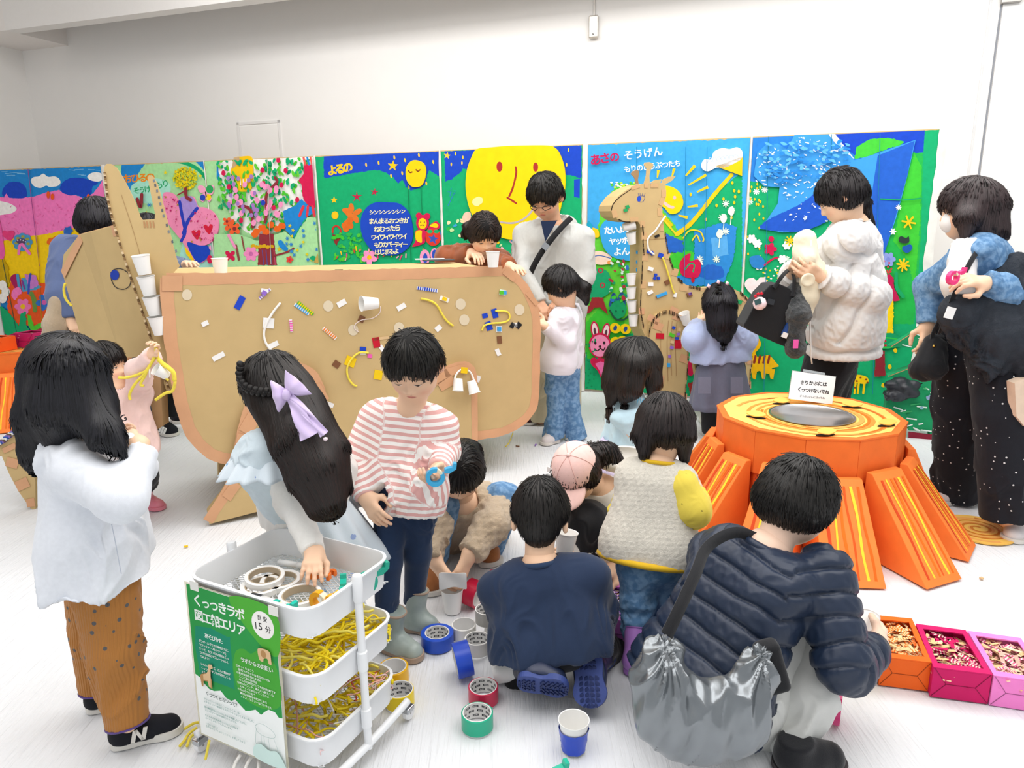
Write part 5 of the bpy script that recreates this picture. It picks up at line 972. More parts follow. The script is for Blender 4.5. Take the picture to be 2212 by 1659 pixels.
# ------------------------------------------------------------------ boxes of paper strips
def striped(c1, c2): return (lin(c1), lin(c2))
def strip_box(top4, h, col, cols, label, n=150, margin=.16, seed=0, z0=0., dn=None, sl=.05):
    """top4: world corners of the lid (back-left, back-right, front-right, front-left)"""
    T = [A_(p) for p in top4]; c = sum(T) / 4; zt = T[0][2]; r = np.random.RandomState(seed)
    m = mat('box_' + col.strip('#'), col, .55, kind='rib', scale=100, bump=.08, var=.04, spec=.25)
    t = empty('craft_box', (c[0], c[1], z0), label, 'box'); Bm = [p * A_([1, 1, 0]) + UPZ * z0 for p in T]
    mb = MB()
    for i in range(4):
        a, b = Bm[i], Bm[(i + 1) % 4]; inw = nrm(c * A_([1, 1, 0]) - (a + b) / 2 * A_([1, 1, 0])); mb.prism([a, b, b + UPZ * (h - .004), a + UPZ * (h - .004)], inw * .004)
    mb.prism([b + UPZ * .001 for b in Bm], UPZ * .003); bevel(mb.build('box_walls', m, t), .0015)
    # lid with a rough hand-cut window
    O = []; I = []
    for i in range(4):
        for k in range(10):
            u = k / 10; e = T[i] + (T[(i + 1) % 4] - T[i]) * u; O.append(e); ii = [T[j] + (c - T[j]) * margin * 1.3 for j in range(4)]; I.append(ii[i] + (ii[(i + 1) % 4] - ii[i]) * u + A_([r.uniform(-.0018, .0018), r.uniform(-.0018, .0018), 0]))
    n_ = 40; V = A_(O + I + [v - UPZ * .004 for v in O] + [v - UPZ * .004 for v in I]); F = []
    for i in range(n_): j = (i + 1) % n_; F += [(i, n_ + i, n_ + j, j), (2 * n_ + i, 2 * n_ + j, 3 * n_ + j, 3 * n_ + i), (i, j, 2 * n_ + j, 2 * n_ + i), (n_ + i, 3 * n_ + i, 3 * n_ + j, n_ + j)]
    meshobj('lid', V, F, m, t, smooth=False)
    ff = (Bm[3], Bm[2]); o_ = nrm(np.cross(ff[1] - ff[0], UPZ)); o_ = o_ if o_[1] < 0 else -o_   # folded wrap lines on the front face
    Pf = lambda u, v: ff[0] + (ff[1] - ff[0]) * u + UPZ * (v * h); fold = MB()
    for a, b in (((0.02, .98), (.25, .48)), ((.25, .48), (.75, .48)), ((.75, .48), (.98, .98)), ((.25, .48), (.02, .04)), ((.75, .48), (.98, .04))):
        A, B = Pf(*a), Pf(*b); fold.box((A + B) / 2 + o_ * .0006, (np.linalg.norm(B - A) / 2, .0006, .0007), np.stack([nrm(B - A), o_, np.cross(nrm(B - A), o_)], 1))
    fold.build('wrap_folds', mat('fold_' + col.strip('#'), '#' + ''.join('%02x' % int(int(col[i:i + 2], 16) * .62) for i in (1, 3, 5)), .7, var=0), t)
    mb = MB(); ins = [T[j] + (c - T[j]) * .03 for j in range(4)]
    for i in range(int(n * 1.5)):
        u, v = r.uniform(.02, .98, 2); q = (ins[0] * (1 - u) + ins[1] * u) * (1 - v) + (ins[3] * (1 - u) + ins[2] * u) * v
        q = q * A_([1, 1, 0]) + UPZ * (z0 + h * r.uniform(.45, .90)); a = r.uniform(0, math.pi); d = A_([math.cos(a), math.sin(a), r.uniform(-.25, .25)]); L = sl * r.uniform(.35, 1.0); w = r.uniform(.0025, .0062)
        q2 = q + d * L; 
        tgt = q + d * L / 2
        R = frame(d, nrm([r.uniform(-.5, .5), r.uniform(-.5, .5), 1])); two = cols[r.randint(len(cols))]
        k = max(3, int(L / .004)) if isinstance(two, tuple) else 1
        for j in range(k):
            cc = two[j % 2] if isinstance(two, tuple) else two
            P = q + d * L * ((j + .5) / k - .5); 
            lo = (P - c) @ nrm(T[1] - T[0]); 
            if abs(lo) > np.linalg.norm(T[1] - T[0]) * .46 or abs((P - c) @ nrm(T[0] - T[3])) > np.linalg.norm(T[0] - T[3]) * .46: continue
            mb.add(A_([[-w, -L / k / 2, .0], [w, -L / k / 2, 0], [w, L / k / 2, 0], [-w, L / k / 2, 0], [-w, 0, .0012 * (j % 2)], [w, 0, .0012 * (j % 2)]])[:4] @ R.T + P, [(0, 1, 2, 3)], lin(cc))
    o = mb.build('paper_strips', PAINT2, None, vc=True, loc=(c[0], c[1], z0 + h * .5)); tag(o, 'loose cut paper strips filling the ' + label.split(',')[0], 'paper strips', kind='stuff')
    return t
KR = '#e6c48e'
zt = .10
bx = lambda L, z=zt: [G(x, y, z) for x, y in L]
strip_box(bx([(1868, 1326), (1970, 1336), (2013, 1431), (1905, 1418)]), zt, '#f5691a', [('#ee7a28', '#f6d8a8'), ('#e0601a', '#f2b070'), KR, '#f0d4a0', ('#ee7a28', '#f6d8a8')], 'orange wrapped box, left of the magenta one', 260, seed=1)
strip_box(bx([(1978, 1347), (2086, 1361), (2144, 1457), (2017, 1441)]), zt, '#cf1464', [('#c8185e', '#f3d3c8'), '#c8185e', KR, '#f0dcb4', ('#a0184e', '#f0b8b8')], 'magenta wrapped box, between the orange and pink ones', 260, seed=2)
strip_box(bx([(2090, 1362), (2205, 1378), (2275, 1477), (2147, 1459)]), zt, '#f588cf', [('#d8648c', '#f3d8d0'), '#e8b0a0', KR, ('#c04878', '#f0c8c8'), '#f0dcb4'], 'pale pink wrapped box, rightmost in the row', 260, seed=3)
strip_box(bx([(1760, 1310), (1864, 1325), (1898, 1416), (1785, 1400)]), zt - .004, '#f2cf16', [('#f0cc1a', '#3a3020'), KR, ('#f0d84a', '#fbf0b0')], 'yellow wrapped box, behind the crouching woman hand', 160, seed=4)
strip_box(bx([(1248, 1252), (1362, 1262), (1374, 1345), (1262, 1330)]), zt, '#c874c8', [('#8a52c0', '#ecdcf0'), KR, '#f0dcb4', ('#7a3fae', '#e0cce8'), ('#8a52c0', '#d8c0e0')], 'purple wrapped box, between the kneeling boy and the toddler', 260, seed=5)
strip_box(bx([(1378, 1346), (1462, 1352), (1480, 1410), (1392, 1402)], .08), .08, '#1846b8', [('#1c50c0', '#d0dcf0'), KR], 'blue wrapped box, behind the toddler boots', 120, seed=6)
zs = .5
def onS2(dx, dy, w, d, h=.1, a=-.25):
    c = A_([S2[0] + dx, S2[1] + dy, zs + h + .004]); ca, sa = math.cos(a), math.sin(a); X_ = A_([ca, sa, 0]); Y_ = A_([-sa, ca, 0]); return [c - X_ * w + Y_ * d, c + X_ * w + Y_ * d, c + X_ * w - Y_ * d, c - X_ * w - Y_ * d]
strip_box(onS2(.0, -.27, .1, .075), .1, '#ee5a1e', [('#ee7a28', '#f6d8a8'), KR, '#3a2a20'], 'orange wrapped box on the far left stump', 110, seed=7, z0=zs + .004)
strip_box(onS2(.17, -.12, .09, .075, .11), .11, '#b81a60', [('#c8185e', '#f3d3c8'), KR, '#f0e8e0'], 'magenta wrapped box on the far left stump', 110, seed=8, z0=zs + .004)
# ------------------------------------------------------------------ rolls of tape
def roll(c, axis, ro, h, col, label, ri=.0385, printed=True, seed=0, group='rolls of cloth tape on the floor'):
    c = A_(c); ax = nrm(axis); t = empty('tape_roll', c, label, 'tape', group)
    m = mat('tape_' + col.strip('#'), col, .32, var=.03, spec=.5, kind='noise', scale=60, bump=.05)
    o = MB().lathe([(ri + .003, 0), (ro - .001, 0), (ro, .001), (ro, h - .001), (ro - .001, h), (ri + .003, h)], c, ax, 56, close=True).build('tape_winding', m, t, smooth=True); smooth_by_angle(o, 40)
    o = MB().lathe([(ri, -.0004), (ri + .003, -.0004), (ri + .003, h + .0004), (ri, h + .0004)], c, ax, 56, close=True).build('core', mat('tape_core_white', '#e9e7e4', .6, var=.02), t, smooth=True); smooth_by_angle(o, 40)
    if printed:
        a = nrm(np.cross(ax, (0, 1, 0) if abs(ax[1]) < .9 else (1, 0, 0))); b = np.cross(ax, a); mb = MB()
        for row in range(3):
            for k in range(9):
                th = (k + .5 * (row % 2)) / 9 * 2 * math.pi; zc = h * (.2 + .3 * row); hw = .0085; hh = .0032
                def pt(u, v, r_=.0003): q = th + u / ri; return c + ax * (zc + v) + (ri - r_) * (math.cos(q) * a + math.sin(q) * b)
                mb.add([pt(-hw, -hh), pt(0, -hh), pt(hw, -hh), pt(hw, hh), pt(0, hh), pt(-hw, hh)], [(0, 1, 4, 5), (1, 2, 3, 4)], lin('#23242a'))
                for u in (-.005, -.0018, .0012, .0045): mb.add([pt(u - .0009, -.0018, .0006), pt(u + .0009, -.0018, .0006), pt(u + .0011, .0016, .0006), pt(u - .0005, .0018, .0006)], [(0, 1, 2, 3)], lin('#e0e0e0'))
        mb.build('core_print', PAINT2, t, vc=True)
    return t
def rollpx(xt, yt, xb, yb, hw, col, label, **k):
    b = G(xb, yb); dist = float((b - CAMP) @ _f); ro = hw * dist / FPX; c = b + nrm([b[0], b[1], 0]) * ro * .92; return roll(c, (0, 0, 1), ro, k.pop('h', .048), col, label, **k)
rollpx(852, 1450, 852, 1487, 33, '#f0b818', 'mustard yellow tape roll behind the brighter yellow one', printed=False)
rollpx(865, 1485, 865, 1538, 32, '#f7d706', 'bright yellow tape roll, nearest of the two yellow ones')
rollpx(946, 1370, 946, 1412, 36, '#1b4fc4', 'blue tape roll standing flat at the toe of the grey boot')
rollpx(1003, 1345, 1003, 1389, 27, '#eeece6', 'white tape roll leaning behind the blue one', printed=False)
rollpx(1032, 1383, 1032, 1421, 28, '#ebe9e3', 'white tape roll with printed core right of the standing blue one')
rollpx(1045, 1490, 1045, 1532, 33, '#c81e48', 'red tape roll standing flat behind the green one')
rollpx(1032, 1535, 1032, 1592, 35, '#18ab86', 'green tape roll standing flat at the front')
b = G(1072, 1382); roll(b + A_([0, .03, 0]), (0, 0, 1), .042, .048, '#efede8', 'white tape roll half hidden behind the kneeling boy', printed=False)
roll(G(1045, 1389) * A_([1, 1, 0]) + A_([.012, .055, .05]), (0, 0, 1), .041, .048, '#efede6', 'white tape roll with printed core stacked on top of two others')
c0 = G(1003, 1462) + A_([0, 0, .056]); roll(c0 + A_([-.028, 0, .0]), nrm([.95, .25, .12]), .055, .05, '#1748c4', 'blue tape roll standing on its edge in the middle of the floor', ri=.041)
c0 = G(1035, 1322) + A_([0, .03, .05]); roll(c0, nrm([-.85, .45, .15]), .05, .05, '#c4123c', 'red tape roll standing on its edge by the small paper cup', printed=False)
c0 = G(1075, 1300) + A_([0.01, .03, .05]); roll(c0, nrm([-.85, .45, .1]), .05, .05, '#c4123c', 'red tape roll standing on its edge half behind the kneeling boy', printed=False)
# ------------------------------------------------------------------ tape dispensers
def dispenser(c, yaw, col, label, lay=True, roll_col='#e8dcc0', s=1.0, cat='tape dispenser', tilt=None):
    """small hand dispenser: a ring for the tape and a cutter arm; profile in the x-z plane, extruded along y"""
    c = A_(c); t = empty('tape_dispenser', c, label, cat); m = mat('plastic_' + col.strip('#'), col, .3, spec=.5, var=0)
    R = rotm((0, 0, 1), yaw) @ (rotm((1, 0, 0), 90) if lay else np.eye(3)); R = R if tilt is None else tilt @ R
    out = [(.026 * s * math.cos(a), .026 * s * math.sin(a)) for a in np.linspace(math.radians(75), math.radians(385), 22)]
    out += [(x * s, z * s) for x, z in ((.040, .012), (.056, .020), (.058, .034), (.050, .036), (.047, .027), (.036, .026), (.024, .030))]
    inn = [(.0145 * s * math.cos(a), .0145 * s * math.sin(a)) for a in np.linspace(math.radians(75), math.radians(385), 22)]
    th = .0085 * s; P3 = lambda q, y: A_([[x, y, z] for x, z in q]) @ R.T + c
    # body as ring + arm
    n_ = 22; O1, O2, I1, I2 = P3(out[:n_], -th), P3(out[:n_], th), P3(inn, -th), P3(inn, th); V = np.concatenate([O1, O2, I1, I2]); F = []
    for i in range(n_ - 1): F += [(i, i + 1, n_ + i + 1, n_ + i), (2 * n_ + i, 3 * n_ + i, 3 * n_ + i + 1, 2 * n_ + i + 1), (i, 2 * n_ + i, 2 * n_ + i + 1, i + 1), (n_ + i, n_ + i + 1, 3 * n_ + i + 1, 3 * n_ + i)]
    F += [(0, n_, 3 * n_, 2 * n_), (n_ - 1, 3 * n_ - 1, 4 * n_ - 1, 2 * n_ - 1)]
    mb = MB(); mb.add(V, F); arm = [(.0245 * s, .011 * s), (.040 * s, .010 * s), (.057 * s, .020 * s), (.059 * s, .036 * s), (.050 * s, .037 * s), (.047 * s, .026 * s), (.036 * s, .024 * s), (.026 * s, .022 * s)]
    mb.prism(P3(arm, -th), (R @ A_([0, 2 * th, 0]))); bevel(mb.build('body', m, t), .0012)
    MB().lathe([(.015 * s, -th * .8), (.0225 * s, -th * .8), (.0225 * s, th * 1.15), (.015 * s, th * 1.15)], c, R @ A_([0, 1, 0]), 28, close=True).build('tape', mat('dispenser_tape', roll_col, .3, var=0), t, smooth=False)
    return t
dispenser(G(1815, 1580) + A_([0, .03, .035]), 62, '#ee4a8c', 'pink tape dispenser on the floor beside the crouching woman shoe', lay=False, s=1.25)
cup(G(1520, 1172), nrm([.3, -.4, 1]), 'red paper cup with white rim on the floor behind the toddler sleeve', s=1.1, m=SM['red'])
dispenser(G(1172, 1712) + A_([0, 0, .03]), 20, '#16b394', 'teal tape dispenser at the bottom edge of the photo', lay=False, s=1.2)
# ------------------------------------------------------------------ spiral disc, floor bits, painted tree
c = G(2113, 1145); t = empty('spiral_disc', c, 'round yellow cardboard disc with a painted brown spiral lying on the floor', 'cardboard disc')
rr = [.158 * (1 + .03 * math.sin(3 * a + 1)) for a in np.arange(48) / 48 * 2 * math.pi]
MB().prism([c + A_([rr[i] * math.cos(a), rr[i] * math.sin(a), .002]) for i, a in enumerate(np.arange(48) / 48 * 2 * math.pi)], UPZ * .006).build('disc', YTOP, t)
mb = MB(); wp_stroke(mb, spiral(c, .015, .125, 3.1, .0085, 120, .5), .012, '#cf7c2c', UPZ, .0004); wp_stroke(mb, spiral(c, .02, .14, 2.6, .0082, 120, 1.0), .016, '#eda95c', UPZ, .0002); mb.build('painted_spiral', PAINT2, t, vc=True)
for x, y, w, d, a, col, lb in ((402, 1182, .008, .004, .3, 'yellow', 'tiny yellow block on the floor left of the trolley'), (1157, 962, .012, .004, 1.3, 'purple', 'tiny purple strip on the floor under the elephant rear'), (2120, 1251, .006, .006, .4, 'tan', 'tiny tan scrap on the floor at the far right'), (1118, 965, .012, .003, -.4, 'brown', 'tiny curled brown scrap on the floor behind the pink cap')):
    tag(MB().box(G(x, y) + UPZ * .004, (w, d, .003), rotm((0, 0, 1), math.degrees(a))).build('floor_scrap', SM[col]), lb, 'scrap')
TP = G(2030, 975) ; TP = A_([2.65, 4.35, 0.]); TN = MUN
t = empty('cardboard_tree', (2.9, 4.4, 0), 'green painted cardboard fir tree standing behind the woman in the denim jacket', 'cardboard tree')
TR = [(2042, 665), (2000, 700), (1960, 728), (1922, 748), (1975, 752), (2036, 755), (2030, 770), (1980, 790), (1948, 800), (1918, 812), (1950, 822), (1994, 828), (1960, 850), (1915, 868), (1912, 885), (1940, 900), (1966, 912), (1963, 930), (2008, 930), (2010, 950), (2100, 958), (2150, 960), (2152, 940), (2190, 935), (2240, 900), (2240, 880), (2180, 840), (2225, 820), (2190, 800), (2140, 760), (2200, 750), (2150, 720), (2100, 680), (2070, 640)]
tb = slabpx('tree_board', TR, TP, TN, .08, t, m=mat('tree_green', '#15925c', .7, kind='streak', scale=60, bump=.2, var=.2))
p = Paint(TP, TN, base=.001); 
p.poly('#8a2438', [(1962, 932), (2010, 938), (2150, 945), (2150, 962), (2010, 962), (1962, 955)])
for _ in range(110):
    x = RNG.uniform(1930, 2150); y = RNG.uniform(720, 930)
    if x < 1990 and (760 < y < 800 or 820 < y < 855) or (x < 1960 and y < 740): continue
    p.stroke(['#eef4f0', '#d8ece0', '#0f7a4a', '#3fae6a', '#eef4f0'][RNG.randint(5)], [(x, y), (x + RNG.uniform(6, 24), y + RNG.uniform(-4, 6))], RNG.uniform(1, 3.5), 0)
for x, y, c_, r_ in ((2015, 800, '#f06ab0', 6), (2020, 888, '#f06ab0', 8), (2026, 848, '#a090c8', 7), (2006, 858, '#90a8c8', 7), (2030, 780, '#b03050', 6), (2015, 870, '#e08830', 4), (1990, 880, '#80b0c0', 4), (2034, 860, '#f06ab0', 5), (2012, 765, '#b02a50', 8), (2033, 905, '#eef4f0', 7)): p.ell(c_, x, y, r_, r_ * .8, 0, 1)
p.stroke('#c09868', [(1924, 748), (1990, 706)], 2, 0); p.stroke('#c09868', [(1918, 812), (1960, 796)], 1.6, 0); p.build('painting', tb)
pq = SD(); b0 = A_([2.36, 4.28, 0]); b0 = PL(1960, 842, TP + TN * .05, TN)
for i in range(9): pq.ell(b0 + A_([RNG.uniform(-.09, .09), RNG.uniform(.0, .06), RNG.uniform(-.05, .045)]), (.05, .04, .03), k=.02)
V, Q = pq.mesh(.008); V = wrinkle(V, Q, .006, 14, seed=3)
tag(meshobj('folded_jacket', V, Q, mat('nylon_dark_grey', '#2c2e34', .4, var=.1, spec=.4)), 'dark grey jacket stuffed between the branches of the cardboard tree', 'jacket')
# papers / phone on the elephant back
a = G(940, 562, ETZ + .003)
t = tag(bevel(MB().box(a + A_([.02, -.02, .003]), (.09, .05, .003), rotm((0, 0, 1), 20)).build('tablet', mat('tablet_grey', '#4a4d52', .3, var=0)), .002), 'dark tablet lying on the elephant back by the leaning woman', 'tablet'); tag(MB().box(a + A_([-.03, -.02, .009]), (.09, .045, .001), rotm((0, 0, 1), 12)).build('paper_sheet', SM['white']), 'white paper sheet lying over the tablet', 'paper')
# ------------------------------------------------------------------ white three-tier trolley
TF0 = A_([-.850, 1.675, 0]); TU = nrm([.385, -.195, 0]); TV = nrm([.195, .385, 0]); TW, TL = .415, .325   # front-left corner, width and depth directions
TRM = mat('trolley_white', '#eceef0', .35, var=.01, spec=.5)
tro = empty('trolley', TF0 + TU * TW / 2 + TV * TL / 2, 'white metal three-tier utility trolley with a green poster on its front', 'trolley')
def tp(u, v, z): return TF0 + TU * u + TV * v + UPZ * z
def rrect(m, r, k=6):
    out = []
    for cx, cy, a0 in ((TW - r - m, TL - r - m, 0), (r + m, TL - r - m, 90), (r + m, r + m, 180), (TW - r - m, r + m, 270)):
        for a in np.linspace(a0, a0 + 90, k): out.append((cx + r * math.cos(math.radians(a)), cy + r * math.sin(math.radians(a))))
    return out
def tray(z, h=.082, name='tray'):
    rings = [(rrect(.006, .045), z), (rrect(.0, .05), z + h - .01), (rrect(-.004, .053), z + h - .006), (rrect(-.005, .054), z + h), (rrect(.002, .05), z + h + .002), (rrect(.004, .048), z + h - .003), (rrect(.009, .043), z + .003)]
    n_ = len(rings[0][0]); V = []; F = []
    for q, zz in rings: V += [tp(u, v, zz) for u, v in q]
    for k in range(len(rings) - 1):
        for i in range(n_): j = (i + 1) % n_; F.append((k * n_ + i, k * n_ + j, (k + 1) * n_ + j, (k + 1) * n_ + i))
    o = meshobj(name, A_(V), F, TRM, tro, smooth=True); smooth_by_angle(o, 50)
    mb = MB()  # expanded-metal floor: diamond mesh
    for s in (1, -1):
        for c in np.arange(-.6, .9, .0135):
            # line u*s*0.55 + v = c clipped to the tray rectangle
            pts = []
            for u in np.linspace(.008, TW - .008, 40):
                v = c - s * .55 * u + (.3 if s > 0 else 0)
                if .008 < v < TL - .008: pts.append((u, v))
            if len(pts) > 1: A, B = tp(*pts[0], z + .004), tp(*pts[-1], z + .004); mb.box((A + B) / 2, (.0009, np.linalg.norm(B - A) / 2, .0009), frame(nrm(B - A)))
    w = mb.build('mesh_floor', mat('mesh_white', '#dfe2e4', .4, var=0), o); w['kind'] = 'stuff'
    return o
TZ = (.445, .265, .085)
for z in TZ: tray(z)
for u0 in (TW + .012, -.012):
    c = tp(u0, TL * .5, 0); z0 = .05
    po = MB().lathe([(.0105, .04), (.0105, .535), (.0, .535)], c, n=20).build('pole', TRM, tro, smooth=True); smooth_by_angle(po, 50)
    cp = MB().lathe([(.0, .548), (.011, .547), (.0135, .542), (.0135, .478), (.0115, .474)], c, n=24).build('pole_sleeve', TRM, po, smooth=True); smooth_by_angle(cp, 40)
    for z in (TZ[1] + .01, TZ[2] + .02):
        cp = MB().lathe([(.0105, z), (.0138, z + .003), (.0138, z + .055), (.0105, z + .058)], c, n=24).build('pole_sleeve', TRM, po, smooth=True); smooth_by_angle(cp, 40)
    P = catmull([tp(u0, -.02, .058), tp(u0, .02, .055), tp(u0, TL * .25, .052), tp(u0, TL * .5, .05), tp(u0, TL * .75, .052), tp(u0, TL - .02, .055), tp(u0, TL + .02, .058)], 5, False)
    MB().tube(P, .011, 14).build('foot_rail', TRM, tro, smooth=True)
    for v in (-.015, TL + .015):
        q = tp(u0, v, 0); cs = empty('caster', q); cs.parent = tro; cs.location = Vector(q - wloc(tro))
        MB().lathe([(.004, -.009), (.018, -.009), (.020, -.006), (.020, .006), (.018, .009), (.004, .009)], q + UPZ * .020 + TV * .006, TU, 24, close=True).build('wheel', mat('caster_wheel', '#e9e9ea', .4, var=0), cs, smooth=False)
        MB().tube([q + UPZ * .062, q + UPZ * .036], .004, 10).build('stem', STEEL, cs); bevel(MB().box(q + UPZ * .034 + TV * .004, (.013, .017, .008), np.stack([TU, TV, UPZ], 1)).build('fork', STEEL, cs), .003)
# poster taped to the front, hanging below the rim
PA, PB, PC_, PD = tp(.014, -.010, .512), tp(.318, -.010, .512), tp(.318, -.022, .075), tp(.014, -.022, .075)
# the poster's own plane: slightly leaning out at the foot
pn = nrm(np.cross(PB - PA, PD - PA)); pn = pn if pn[1] < 0 else -pn
POS = empty('poster', (PC_ + PD) / 2, 'green and white laminated activity poster hanging on the trolley front', 'poster')
ps = MB().prism([PA, PB, PC_, PD], pn * .0012).build('sheet', mat('poster_white', '#f4f8f6', .25, var=0, spec=.5), POS)
MB().prism([PA - TU * .008 + UPZ * .004, PB + TU * .008 + UPZ * .004, PC_ + TU * .008 - UPZ * .006, PD - TU * .008 - UPZ * .006], -pn * .0006).build('laminate', mat('laminate_clear', '#f2eed8', .12, trans=.6, var=0), POS)
class PP(Paint):
    """paint in poster units: x 0..100 across, y 0..145 down"""
    def __init__(s): super().__init__(PA + pn * .0012, pn, .000012, .00004)
    def P(s, q): return A_([PA + (PB - PA) * x / 100 + (PD - PA) * y / 145 for x, y in q]) + pn * .0012
p = PP(); G1c, G2c = '#3a9a45', '#4fae35'
p.poly('#2f9a4c', [(0, 0), (100, 0), (100, 96), (96, 97), (92, 93), (85, 93), (80, 97), (76, 101), (70, 98), (64, 101), (58, 103), (53, 100), (47, 96), (42, 99), (36, 98), (30, 93), (22, 96), (16, 96), (10, 92), (6, 88), (0, 86)])
p.poly('#52b03c', catmull([(50, 0), (100, 0), (100, 40), (75, 30)], 4)); p.poly('#4aa83c', catmull([(52, 50), (62, 44), (70, 46), (80, 40), (92, 44), (99, 56), (99, 84), (80, 94), (56, 90), (48, 70)], 5))
p.poly('#1f8f6e', catmull([(6, 38), (44, 38), (47, 41), (47, 82), (44, 86), (10, 86), (6, 82)], 2)); p.ell(WH, 86, 16, 12, 12, n=32)
T = lambda s_, x0, y0, x1, h, c='#f4f8f4', b=.012: p.text(c, s_, x0, y0, x1, y0, h, b, 0)
T('くっつきラボ', 7, 17, 66, 11, b=.025); T('図工船エリア', 7, 31, 66, 11, b=.025); T('目安', 80, 12, 92, 5, '#333333'); T('15', 78, 21, 88, 8.5, '#333333'); T('分', 88, 21, 95, 6.5, '#333333')
T('あそびかた', 17, 46, 38, 5, b=.02)
for i, s_ in enumerate(('ダンボールでできた動物たちに、', 'マジックテープ®やテープを', '使って、カラフルな素材をくっ', 'つけて自由にデコレーションし', 'てみよう！', '', 'いろいろ試して、どんな素材が', 'くっつきやすいのか研究してみ', 'よう')): T(s_, 9, 52 + i * 3.7, 9 + 2.5 * len(s_), 2.8, b=.012)
T('ラボからのお願い', 58, 56, 94, 4.8, b=.015)
for i, s_ in enumerate(('①ゆっくり歩こう', '　研究ラボのなかは走らないでね', '②素材は持ち帰れません', '　ここにある素材は', '　みんなの研究で使う大切な材料です', '③困ったことや、壊れたら教えてね', '　スタッフに知らせてください', '④みんなで使おう', '　素材は必要な分だけ使おう', '　インストラクターはつきません')): T(s_, 52, 62.5 + i * 3.1, 52 + 2.55 * len(s_), 2.6, b=.012)
T('くっつくヒミツって？', 12, 102, 52, 4.8, '#4a5a55')
for i, s_ in enumerate(('マジックテープ®の「くっつくしくみ」は、', 'オナモミという植物のタネがヒントになって生まれました。', '', '服や動物の毛にくっつくタネを観察したことから、', 'マジックテープ®が発明されたのです。', '', '生きものの仕組みをヒントにした技術を', 'バイオミメティクスといいます。', '', 'いろいろ試して、', '生きものの「くっつくヒミツ」を探してみよう！')): T(s_, 9, 107.5 + i * 2.7, 9 + 2.25 * len(s_), 2.3, '#5a8f86', .006)
T('アトリエヤマダ', 76, 139, 93, 2.8, '#3a7a70', .02)
for q in ([(70, 112), (76, 108), (86, 109), (92, 113), (90, 117), (80, 119), (72, 117), (70, 112)], [(71, 114), (69, 128), (72, 131)], [(76, 119), (76, 132), (84, 134), (84, 119)], [(90, 117), (95, 131), (91, 134)], [(79, 120), (80, 132)]): p.stroke('#9fb8b4', q, .35, 3)
p.poly('#cfe8e2', catmull([(66, 134), (74, 128), (84, 131), (92, 129), (99, 136), (99, 144), (68, 144)], 4))
W1, W2 = '#e0bd92', '#b98e5c'   # wooden giraffe and elephant pictures
p.poly(W2, [(8, 84), (10, 82), (20, 78), (22, 84), (22, 93), (20, 93), (19, 87), (12, 88), (11, 94), (9, 94)]); p.poly(W1, [(12, 82), (16, 80), (19, 76), (20, 70), (24, 69), (25, 72), (22, 74), (21, 84), (20, 92), (18, 92), (17, 86), (12, 87)]); p.poly(W1, catmull([(80, 38), (86, 36), (93, 37), (94, 44), (94, 48), (91, 48), (90, 44), (86, 45), (85, 48), (81, 47)], 3)); p.ell(W2, 86, 41, 3, 3.5)
p.build('print', ps, PAINT2)
for u in (.03, .30): patch_ = MB().prism([tp(u, -.012, .50), tp(u + .03, -.012, .50), tp(u + .03, -.012, .525), tp(u, -.012, .525)], pn * .001).build('tape_tab', mat('clear_tape', '#e8e8e2', .2, var=0), POS)
# contents of the top tray
z1 = TZ[0] + .006
def tring(u, v, z, ro, ri, h, label, ax=(0, 0, 1)):
    c = tp(u, v, z); t = empty('tape_roll', c, label, 'tape', 'white double-sided tape rolls in the trolley top tray')
    o = MB().lathe([(ri + .003, 0), (ro, 0), (ro, h), (ri + .003, h)], c, ax, 56, close=True).build('tape_winding', mat('paper_tape_white', '#f2f1ee', .5, var=.01), t, smooth=True); smooth_by_angle(o, 40)
    o = MB().lathe([(ri, .0), (ri + .003, .0), (ri + .003, h), (ri, h)], c + UPZ * .0003, ax, 56, close=True).build('core', mat('core_kraft', '#b9a890', .6, var=.02), t, smooth=True); smooth_by_angle(o, 40); return t
tring(.125, .13, z1, .054, .040, .014, 'white tape ring lying at the bottom left of the top tray'); tring(.150, .175, z1, .054, .040, .014, 'white tape ring partly under another in the top tray'); tring(.118, .15, z1 + .0145, .052, .040, .016, 'white tape ring on top of two others in the top tray', nrm([.05, -.05, 1])); tring(.262, .13, z1, .055, .043, .020, 'large white tape ring in the middle of the top tray'); 
dispenser(tp(.215, .252, z1 + .022), -20, '#f47a1c', 'orange tape dispenser at the back of the top tray', s=1.0, roll_col='#f6a860'); dispenser(tp(.205, .248, z1 + .009), 30, '#f47a1c', 'orange tape dispenser under another at the back of the top tray', s=.9, roll_col='#f6a860')
dispenser(tp(.345, .112, z1 + .03), -25, '#f2a818', 'golden yellow tape dispenser under the girl fingers in the top tray', lay=False, s=1.05, tilt=None, roll_col='#e8c070')
dispenser(tp(.275, .035, z1 + .024), -26, '#1bb5a0', 'turquoise tape dispenser at the front corner of the top tray', lay=False, s=1.1, roll_col='#d8d0b0'); dispenser(tp(.395, .235, z1 + .030), 40, '#159f86', 'green tape dispenser in the right corner of the top tray', lay=False, s=1.15); dispenser(tp(.375, .165, z1 + .024), 100, '#1aa890', 'green tape dispenser under the girl hand', lay=False, s=.95)
